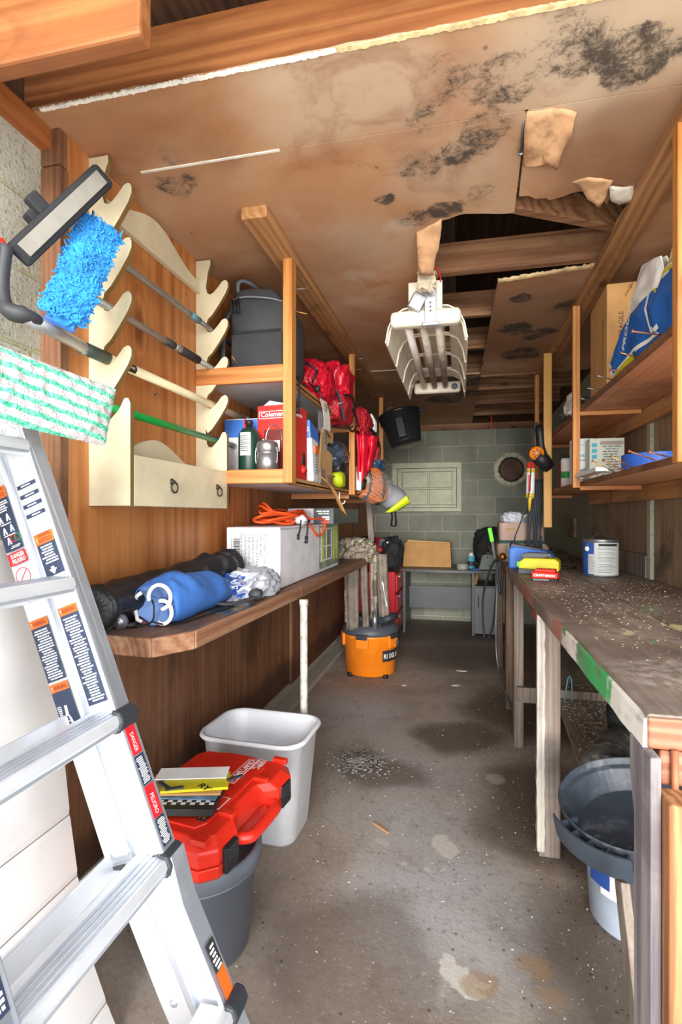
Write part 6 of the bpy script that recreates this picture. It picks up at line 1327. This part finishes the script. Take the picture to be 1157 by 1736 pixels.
for v in m.b.verts: v.co += V(1, 0, 1) * noise.noise(v.co * 14) * .015
m.put('body', M['grey_cloth'], t, smooth=True)
m = MB(); q = [P(654, 869, Y=3.93), P(668, 868, Y=3.95), P(696, 852, Y=3.95), P(690, 840, Y=3.9)]; m.grid(lambda u, v: (q[0] * (1 - u) + q[1] * u) * (1 - v) + (q[3] * (1 - u) + q[2] * u) * v + V(0, -.02 * math.sin(3.1 * u), 0), 8, 6); m.put('lime_panel', M['lime'], t, solid=.012, smooth=True)
m = MB(); m.tube(smooth_path([(-.52, 3.95, 1.31), (-.49, 3.95, 1.28), (-.485, 3.95, 1.22), (-.49, 3.95, 1.17)], 5), [.014] * 5 + [.02] * 5 + [.024] * 5 + [.008], 12); m.put('black_tip', M['black'], t, smooth=True)
# black bucket on the third post
t = thing('bucket', 'black plastic bucket hanging by its wire handle from the third left post', 'bucket', (-.45, 4.55, 1.80))
A = Matrix.Translation(P(689, 754, Y=4.55)) @ Matrix.Rotation(R(-13), 4, 'Y') @ Matrix.Rotation(R(-6), 4, 'X') @ Matrix.Scale(1.3, 4)
MB().lathe([(.001, .0), (.098, 0), (.104, .006), (.128, .155), (.135, .157), (.14, .2), (.146, .203), (.144, .215), (.136, .215), (.12, .15), (.097, .01), (.001, .008)], (0, 0, 0), 48).xf(A).put('body', plain('bucket_black', '#202124', .3), t, smooth=True)
MB().bx(-.03, .03, -.142, -.10, .02, .16, M=A).put('grip_recess', M['black'], t, bev=.012)
MB().bx(.12, .17, -.03, .03, .195, .21, M=A).put('pour_lip', M['black'], t, bev=.006)
MB().tube(smooth_path([A @ V(-.14, 0, .2), P(660, 692, Y=4.57), P(664, 676, Y=4.6), P(668, 680, Y=4.58), A @ V(.02, -.05, .21)], 6), .003, 8).put('wire_handle', M['wire'], t, smooth=True)
# ================================================================ right hanging shelves
t = rs_ = thing('hanging_shelf', 'two tier red plywood shelf on studs along the right wall', 'shelf', (.73, 2.8, 1.39))
XR = .575
for (x, y, w, d, zb, zt, mt) in ((.562, 1.55, .038, .038, 1.40, 2.30, 'stud'), (.549, 2.80, .034, .03, 1.395, 2.30, 'stud'), (.527, 3.58, .05, .03, 1.18, 2.30, 'stud2'), (.545, 4.12, .032, .04, 1.40, 2.30, 'stud')):
    MB().bx(x, x + w, y, y + d, zb, zt).put('post', M[mt], t, bev=.003)
for z in (1.405, 1.775):
    MB().bx(.595, .885, 1.20, 4.12, z, z + .018).put('shelf_board', M['shelf_under'], t, bev=.002)
    m = MB(); rr = random.Random(int(z * 100)); rs = []
    for i in range(41):
        y = 1.2 + 2.92 * i / 40; rs.append([V(.585 + rr.uniform(-.003, .003), y, z - .002), V(.597, y, z), V(.597, y, z + .02), V(.586 + rr.uniform(-.003, .003), y, z + .021)])
    lab(m.rings(rs).put('splintered_edge', M['ply_low'], t), 'rough splintered shelf edge')
    MB().bx(.583, .86, 2.80, 2.815, z - .022, z - .002).put('cross_rail', M['rail_x'], t, bev=.002)
    MB().bx(.60, .80, 4.10, 4.118, z - .022, z - .002).put('cross_rail', M['rail_x'], t, bev=.002)
    MB().bx(.866, .9, 1.20, 3.9, z - .075, z - .001).put('wall_cleat', M['rail_y'], t, bev=.004)
rr = random.Random(9)
for (y, z, dx, dz, l, mt) in ((1.75, 1.80, -1, .05, .10, 'rust'), (1.95, 1.79, -1, .2, .07, 'brass'), (2.1, 1.785, -1, .05, .06, 'rust'), (2.25, 1.79, -1, .15, .08, 'wire'), (2.4, 1.785, -1, .1, .07, 'wire'), (2.6, 1.78, -1, .2, .06, 'wire'), (1.7, 1.43, -1, .15, .07, 'rust'), (1.8, 1.43, -1, .3, .09, 'rust'), (2.0, 1.42, -1, .45, .10, 'brass'), (2.1, 1.42, -1, .4, .10, 'rust'), (2.2, 1.42, -1, .45, .11, 'brass'), (2.55, 1.42, -1, .05, .08, 'wire')):
    nail((.59, y, z), (dx * .9, -.25 - rr.random() * .3, dz), l, mt, t)
nail((.862, 2.0, 1.74), (-1, -.15, -.02), .16, 'white', t, .005)
MB().bx(.56, .61, 2.40, 2.79, 1.445, 1.462).put('bracket', M['white'], t, bev=.002)
nail((.58, 3.62, 1.79), (-1, -.2, 0), .05, 'rust', t); nail((.58, 2.81, 1.78), (-1, -.2, 0), .06, 'rust', t)
decal((.5615, 3.615, 1.295), (0, -1, 0), (0, 0, 1), .03, .03, M['yellow'], t, 'price_sticker')
# big carton on the upper right shelf
t = thing('shipping_carton', 'tall brown carton printed FRAGILE on the upper right shelf', 'carton', (.75, 2.45, 1.795))
z0 = 1.796
A = Matrix.Translation(V(.596, 2.37, z0)) @ Matrix.Rotation(R(-2), 4, 'Z') @ Matrix.Diagonal((1, .92, .92, 1))
bx0 = MB().bx(0, .25, 0, .36, 0, .46, M=A).put('box', M['kraft'], t, bev=.004)
MB().bx(-.001, .251, .17, .19, .46, .461, M=A).put('top_seam', M['kraft_light'], t)
xl, yl, zl = A.to_3x3() @ V(0, -1, 0), A.to_3x3() @ V(1, 0, 0), V(0, 0, 1)
text('PAINT PRODUCTS', .028, A @ V(-.0008, .085, .33), V(0, 0, -1), xl, M['ink'], t, width=.24)
text('THIS SIDE UP', .024, A @ V(-.0008, .27, .22), V(0, 0, -1), xl, M['ink'], t, width=.17)
text('FRAGILE', .026, A @ V(.062, -.0008, .22), V(0, 0, 1), -yl, M['ink'], t, width=.10)
m = MB(); 
for a_, b_ in (((.175, .30), (.175, .40)), ((.175, .40), (.24, .40)), ((.175, .30), (.24, .30))): m.bar(A @ V(a_[0], -.001, a_[1]), A @ V(b_[0], -.001, b_[1]), .003, .004, (0, 1, 0))
m.put('print_frame', M['ink'], t)
# blue, white and yellow paper sack
t = thing('pet_food_sack', 'crumpled blue white and yellow paper sack beside the tall carton on the upper right shelf', 'sack', (.72, 1.95, 1.795))
sm = NT('printed_sack'); sp = sm.obj(rnd=False); sx = sm.n('ShaderNodeSeparateXYZ', [sm.warp(sp, 6, .02)])
c_ = sm.mix(sm.math('GREATER_THAN', sx.outputs[2], .17), '#1463b8', '#f2f2ef'); 
sm.out(c_, .35, 0, sm.noise(sp, 14, 3), .4, .01)
SK = [(p.y, p.z) for p in (P(a, b, X=.605) for a, b in ((1041, 607), (1050, 588), (1060, 538), (1070, 490), (1082, 450), (1100, 441), (1116, 434), (1120, 468), (1127, 440), (1136, 408), (1157, 402), (1200, 398)))]
def sack(u, v):
    y = 2.27 - .80 * u; zt = SK[-1][1]
    for (ya, za), (yb, zb) in zip(SK, SK[1:]):
        if yb <= y <= ya: zt = za + (zb - za) * (ya - y) / (ya - yb); break
    else: zt = SK[0][1] if y > SK[0][0] else zt
    z = 1.798 + v * max(zt - 1.798, .02); bulge = math.sin(math.pi * min(v * 1.1, 1)) * .03
    return V(.606 + .012 * v - bulge + .014 * noise.noise(V(u * 7, v * 6, 1)), y, z)
m = MB(); m.grid(sack, 70, 24); m.grid(lambda u, v: sack(u, v) + V(.16 * (1 - v) + .02, 0, 0), 24, 12)
m.put('sack', sm.m, t, smooth=True, solid=.003)
def on_sack(u0, u1, v0, v1, mt, nm, off=-.0035, nu=12, nv=6):
    m = MB(); m.grid(lambda u, v: sack(u0 + (u1 - u0) * u, v0 + (v1 - v0) * v) + V(off, -.001, 0), nu, nv); return m.put(nm, mt, t, smooth=True)
on_sack(.0, .30, .0, .10, M['yellow'], 'yellow_band'); on_sack(.0, .34, .10, .125, M['white'], 'white_band'); on_sack(.0, .03, .1, .98, M['white'], 'white_band'); on_sack(.515, .535, .15, .98, M['white'], 'white_band'); on_sack(.18, .52, .93, .985, M['white'], 'white_band'); on_sack(.34, .60, .08, .12, M['white'], 'white_band')
on_sack(.535, .62, .14, .2, M['white'], 'white_band')
for k in range(4): on_sack(.57 + .01 * k, .98, .66 + .085 * k, .70 + .085 * k, M['yellow'], 'yellow_stripe')
text('PROGRA', .042, sack(.33, .10) + V(-.034, 0, 0), (0, -.13, .2), (0, .2, .13), M['white'], t, width=.17, bold=.0015)
text('NAUTICAL', .03, sack(.27, .86) + V(-.02, 0, 0), (0, -1, .25), (.08, .25, 1), M['ink'], t, width=.11); text('MAGIC', .03, sack(.28, .74) + V(-.026, 0, 0), (0, -1, .25), (.08, .25, 1), M['ink'], t, width=.08)
t = tag(MB().bar((.62, 2.88, 1.797), (.64, 3.35, 1.83), .03, .03).put('wood_offcut', M['leg_white']), 'pale wood strip lying along the upper right shelf behind the second stud', 'wood strip'); t.location.z = 1.793
t = thing('torn_papers', 'torn white and dark papers heaped on the far end of the upper right shelf', 'papers', (.68, 3.3, 1.795))
m = MB(); m.blob((.69, 3.35, 1.86), (.07, .2, .06), 3, .8, 3, 91, .8, ridge=True); m.put('dark_paper', plain('dark_paper', '#5d6260', .7, 0, .3, 10), t); m = MB(); m.blob((.62, 3.2, 1.885), (.03, .08, .05), 2, .9, 3, 92, .8, ridge=True); m.put('white_paper', M['white'], t)
m = MB(); m.blob((.64, 2.75, 1.83), (.04, .12, .035), 3, .6, 3, 93, .8, ridge=True); tag(m.put('dark_bundle', M['charcoal']), 'dark bundle of rags and wire left of the tall carton on the shelf', 'rags')
# lower right shelf: caulk boxes, tape
t = thing('sponge_carton', 'white and pale blue retail carton on the lower right shelf behind the second stud', 'box', (.66, 3.1, 1.424))
MB().bx(.595, .70, 3.03, 3.13, 1.4245, 1.67).put('box', plain('pale_carton', '#dfe6e2', .5, 0, .06, 5), t, bev=.003)
text('SMARTFIT', .022, (.600, 3.0295, 1.57), (1, 0, 0), (0, 0, 1), M['print_cyan'], t, width=.095, bold=.0006); text('VINYL', .014, (.605, 3.0295, 1.63), (1, 0, 0), (0, 0, 1), M['print_cyan'], t, width=.05)
lines((.602, 3.0295, 1.548), (1, 0, 0), (0, 0, 1), .06, .012, 1, M['ink_grey'], t, .5)
m = MB(); m.blob((.65, 3.03, 1.475), (.035, .006, .035), 3, .2, 3, 4); m.put('picture', plain('picture_grey', '#8d97a5', .5, 0, .5, 60), t)
t = thing('sponge_carton', 'pale green printed carton with text panel on the lower right shelf', 'box', (.77, 2.95, 1.424))
MB().bx(.655, .82, 2.93, 3.02, 1.4245, 1.655).put('box', plain('pale_green_carton', '#ccd3c2', .5, 0, .06, 5), t, bev=.003)
lines((.71, 2.9295, 1.46), (1, 0, 0), (0, 0, 1), .10, .16, 12, M['ink_grey'], t, .4); decal((.705, 2.9297, 1.62), (1, 0, 0), (0, 0, 1), .11, .02, M['dust'], t, 'print_band')
m = MB()
for k in range(3): m.bx(.665, .69, 2.9288, 2.93, 1.55 + .03 * k, 1.57 + .03 * k)
m.put('blue_drops', M['print_cyan'], t)
c = V(.655, 2.86, 1.4245); t = thing('small_jar', 'small cream jar beside the second right stud on the lower shelf', 'jar', c); MB().lathe([(.001, 0), (.022, 0), (.022, .045), (.018, .05)], c, 20).put('jar', M['cream'], t, smooth=True); MB().lathe([(.02, .05), (.024, .052), (.024, .068), (.001, .07)], c, 20).put('lid', M['white'], t, smooth=True)
t = thing('blue_tape_roll', 'wide blue tape roll lying on the lower right shelf', 'tape', (.75, 2.35, 1.424))
MB().lathe([(.085, 0), (.12, 0), (.12, .075), (.085, .075), (.085, .0)], (.755, 2.3, 1.4245), 48, cap=False).put('roll', M['blue_tape'], t, smooth=False, bev=.002)
for i, (x, y, r, h, mt, l) in enumerate(((.64, 3.45, .033, .20, 'white', 'white spray can between the third and second right studs'), (.66, 3.62, .034, .19, 'red_paint', 'red can at the back of the lower right shelf'), (.72, 3.5, .034, .2, 'steel', 'bare metal can behind the white spray can on the lower right shelf'))):
    c = V(x, y, 1.4245); t = thing('spray_can', l, 'can', c); MB().lathe([(.001, 0), (r, 0), (r, h * .85), (r * .8, h * .92), (.001, h * .93)], c, 24).put('body', M[mt], t, smooth=True); MB().lathe([(r * .7, h * .93), (r * .7, h), (.001, h * 1.01)], c, 20).put('cap', M['white' if i else 'dark_green'], t, smooth=True)
    if i == 0: MB().lathe([(r + .0005, .06), (r + .0005, .10)], c, 24, cap=False).put('label', M['green_paint'], t, smooth=True)
# things hanging at the far right posts
t = thing('corded_tool', 'black and orange corded tool hanging from the far right post', 'power tool', (.53, 3.66, 1.6))
MB().tube(smooth_path([(.498, 3.62, 1.83), (.505, 3.6, 1.80), (.515, 3.6, 1.70), (.53, 3.59, 1.63)], 5), [.012] + [.028] * 15, 14).put('handle', M['black'], t, smooth=True)
MB().tube([(.48, 3.56, 1.645), (.52, 3.58, 1.61), (.565, 3.59, 1.56)], [.045, .05, .04], 18).put('body', M['black'], t, smooth=True)
MB().lathe([(.001, 0), (.042, 0), (.045, .008), (.045, .03), (.001, .03)], (.478, 3.525, 1.65), 24, Matrix.Rotation(R(-80), 3, 'X') @ Matrix.Rotation(R(0), 3, 'Y')).put('orange_cap', M['orange_plastic'], t, smooth=True)
m = MB()
for k in range(7): m.bx(-.003, .003, .012, .03, -.002, .004, M=Matrix.Translation(V(.478, 3.524, 1.65)) @ Matrix.Rotation(R(100), 4, 'X') @ Matrix.Rotation(R(51 * k), 4, 'Z'))
m.put('vents', M['black'], t)
MB().tube(smooth_path([(.505, 3.62, 1.82), (.485, 3.6, 1.86), (.47, 3.58, 1.80), (.45, 3.56, 1.62), (.435, 3.56, 1.4), (.39, 3.6, 1.22), (.36, 3.7, 1.10), (.36, 3.78, .96)], 7), .004, 8).put('power_cord', M['charcoal'], t, smooth=True)
t = thing('caulk_tube', 'red and white caulk tube with yellow nozzle hanging below the orange tool', 'caulk tube', (.455, 3.58, 1.2))
MB().tube([(.452, 3.6, 1.58), (.445, 3.6, 1.37)], .026, 20).put('tube', M['white'], t, smooth=True)
MB().tube([(.4525, 3.599, 1.60), (.4515, 3.599, 1.56)], .0268, 20).put('top_band', M['red_plastic'], t, smooth=True); MB().tube([(.4516, 3.599, 1.555), (.451, 3.599, 1.535)], .0266, 20).put('yellow_band', M['yellow_label'], t, smooth=True)
MB().tube([(.446, 3.599, 1.40), (.445, 3.599, 1.372)], .0266, 20).put('lower_band', M['yellow_label'], t, smooth=True); MB().bx(.43, .447, 3.572, 3.576, 1.41, 1.52).put('red_label', M['sticker_red'], t)
MB().tube([(.445, 3.6, 1.37), (.444, 3.6, 1.35), (.442, 3.6, 1.285)], [.014, .011, .005], 14).put('nozzle', M['yellow_label'], t, smooth=True)
m = MB(); rr = random.Random(2)
for k in range(9):
    x = .455 + k * .011; m.tube(smooth_path([(x + .01, 3.75, 1.50), (x, 3.76, 1.3), (x - .012 + rr.uniform(-.01, .01), 3.78, 1.12), (x - .01, 3.8, .98)], 5), .0055, 7)
tag(m.put('cable_bundle', plain('dark_cables', '#2b323a', .5), smooth=True), 'bundle of dark cables hanging straight down behind the caulk tube', 'cables')
hang('orange_wire', 'thin bent orange wire hanging from the ceiling near the back wall', [(.33, 5.9, 2.34), (.335, 5.88, 2.28), (.32, 5.86, 2.24), (.335, 5.85, 2.2), (.325, 5.85, 2.17)], .006, 'orange_cord', 'wire')
# ================================================================ old fluorescent fixture hanging from chains of wire
t = fx = thing('fluorescent_fixture', 'old cream fluorescent ceiling fixture with three dusty tubes hanging by red wires', 'ceiling light', (-.145, 3.0, 2.34))
FY0, FY1 = 2.40, 3.62
def fxp(x, y, z): return V(x + .0 * (y - 2.4), y, z - .0 * (y - 2.4))
cx0 = -.15
MB().bx(cx0 - .075, cx0 + .075, 2.36, 2.37, 2.12, 2.30).put('mounting_plate', M['fixture'], t, bev=.004)
MB().bx(cx0 - .07, cx0 + .07, 2.37, 3.64, 2.225, 2.29).put('housing', M['fixture'], t, bev=.006)
MB().bx(cx0 - .155, cx0 + .155, 2.335, 2.40, 2.10, 2.17).put('end_plate', M['fixture'], t, bev=.022, seg=4)
MB().bx(cx0 - .155, cx0 + .155, 3.62, 3.66, 2.09, 2.165).put('end_plate', M['fixture'], t, bev=.018, seg=4)
# curved slotted reflector: central pan with two swept wings
prof = [(.0, 2.205), (.05, 2.205), (.10, 2.20), (.145, 2.175), (.17, 2.12), (.183, 2.05)]
ys = [2.40, 2.46, 2.76, 2.80, 3.10, 3.14, 3.42, 3.46, 3.62]
m = MB()
for sg in (-1, 1):
    for i in range(len(prof) - 1):
        for j in range(len(ys) - 1):
            slot = i == 1 and j in (1, 3, 5)
            if slot: continue
            (xa, za), (xb, zb) = prof[i], prof[i + 1]
            vs = [m.b.verts.new(V(cx0 + sg * xa, ys[j], za)), m.b.verts.new(V(cx0 + sg * xb, ys[j], zb)), m.b.verts.new(V(cx0 + sg * xb, ys[j + 1], zb)), m.b.verts.new(V(cx0 + sg * xa, ys[j + 1], za))]
            m.face(vs)
bmesh.ops.remove_doubles(m.b, verts=m.b.verts[:], dist=.0005)
m.put('reflector', M['fixture'], t, solid=.006, smooth=False)
for y in (2.43, 2.78, 3.12, 3.44): MB().tube([V(cx0 - (x - .004), y, z - .004) for x, z in reversed(prof)] + [V(cx0 + (x - .004), y, z - .004) for x, z in prof[1:]], .006, 8).put('rib', M['fixture'], t, smooth=True)
for k, x in enumerate((-.085, -.015, .055)):
    tb = MB().tube([(cx0 + x, 2.40, 2.135), (cx0 + x, 3.62, 2.13)], .0185, 20).put('fluorescent_tube', M['tube_glass'] if k == 0 else plain('dusty_tube', '#c3b6a8', .6, 0, .25, 14, 0, '#8d7c6c', .5), t, smooth=True)
    MB().lathe([(.0195, 0), (.0225, .002), (.0225, .012), (.0195, .014)], (cx0 + x, 3.616, 2.13), 20, Matrix.Rotation(R(90), 3, 'X')).put('tube_socket', M['fixture'], tb, smooth=True)
MB().lathe([(.001, 0), (.018, 0), (.021, .004), (.021, .012), (.001, .013)], (cx0 + .115, 3.62, 2.125), 24, Matrix.Rotation(R(90), 3, 'X')).put('starter', M['grey_plastic'], t, smooth=True)
br = MB().bx(cx0 + .0, cx0 + .05, 2.318, 2.336, 2.10, 2.275).put('bracket_plate', M['alu_dull'], t, bev=.002)
m = MB()
for z in (2.15, 2.168, 2.186): m.lathe([(.001, 0), (.004, 0), (.004, .001), (.001, .001)], (cx0 + .025, 2.3175, z), 12, Matrix.Rotation(R(90), 3, 'X'))
m.lathe([(.001, 0), (.013, 0), (.013, .001), (.001, .001)], (cx0 + .026, 2.3175, 2.245), 18, Matrix.Rotation(R(90), 3, 'X')); m.put('hole', M['iron'], br)
MB().bx(cx0 - .012, cx0 + .062, 2.317, 2.334, 2.088, 2.104).put('bracket_foot', M['alu_dull'], br, bev=.005)
MB().bx(-.03, .03, -.02, .02, -.035, .035, M=Matrix.Translation(V(cx0 - .035, 2.325, 2.195)) @ Matrix.Rotation(R(28), 4, 'Y') @ Matrix.Rotation(R(20), 4, 'Z')).put('junction_box', M['steel'], t, bev=.004)
w = MB().tube(smooth_path([(cx0 + .01, 2.33, 2.26), (cx0 - .005, 2.3, 2.30), (cx0 - .01, 2.3, 2.33), (cx0 + .005, 2.3, 2.338), (cx0 + .05, 2.32, 2.337), (cx0 + .065, 2.34, 2.31), (cx0 + .068, 2.36, 2.29)], 6), .0035, 8).put('red_wire', M['sticker_red'], t, smooth=True)
MB().tube([(cx0 + .008, 2.31, 2.30), (cx0 + .008, 2.31, 2.36)], .005, 8).put('hanger', M['wire'], t, smooth=True)
MB().tube([(cx0, 3.5, 2.29), (cx0, 3.5, 2.36)], .005, 8).put('hanger', M['wire'], t, smooth=True)
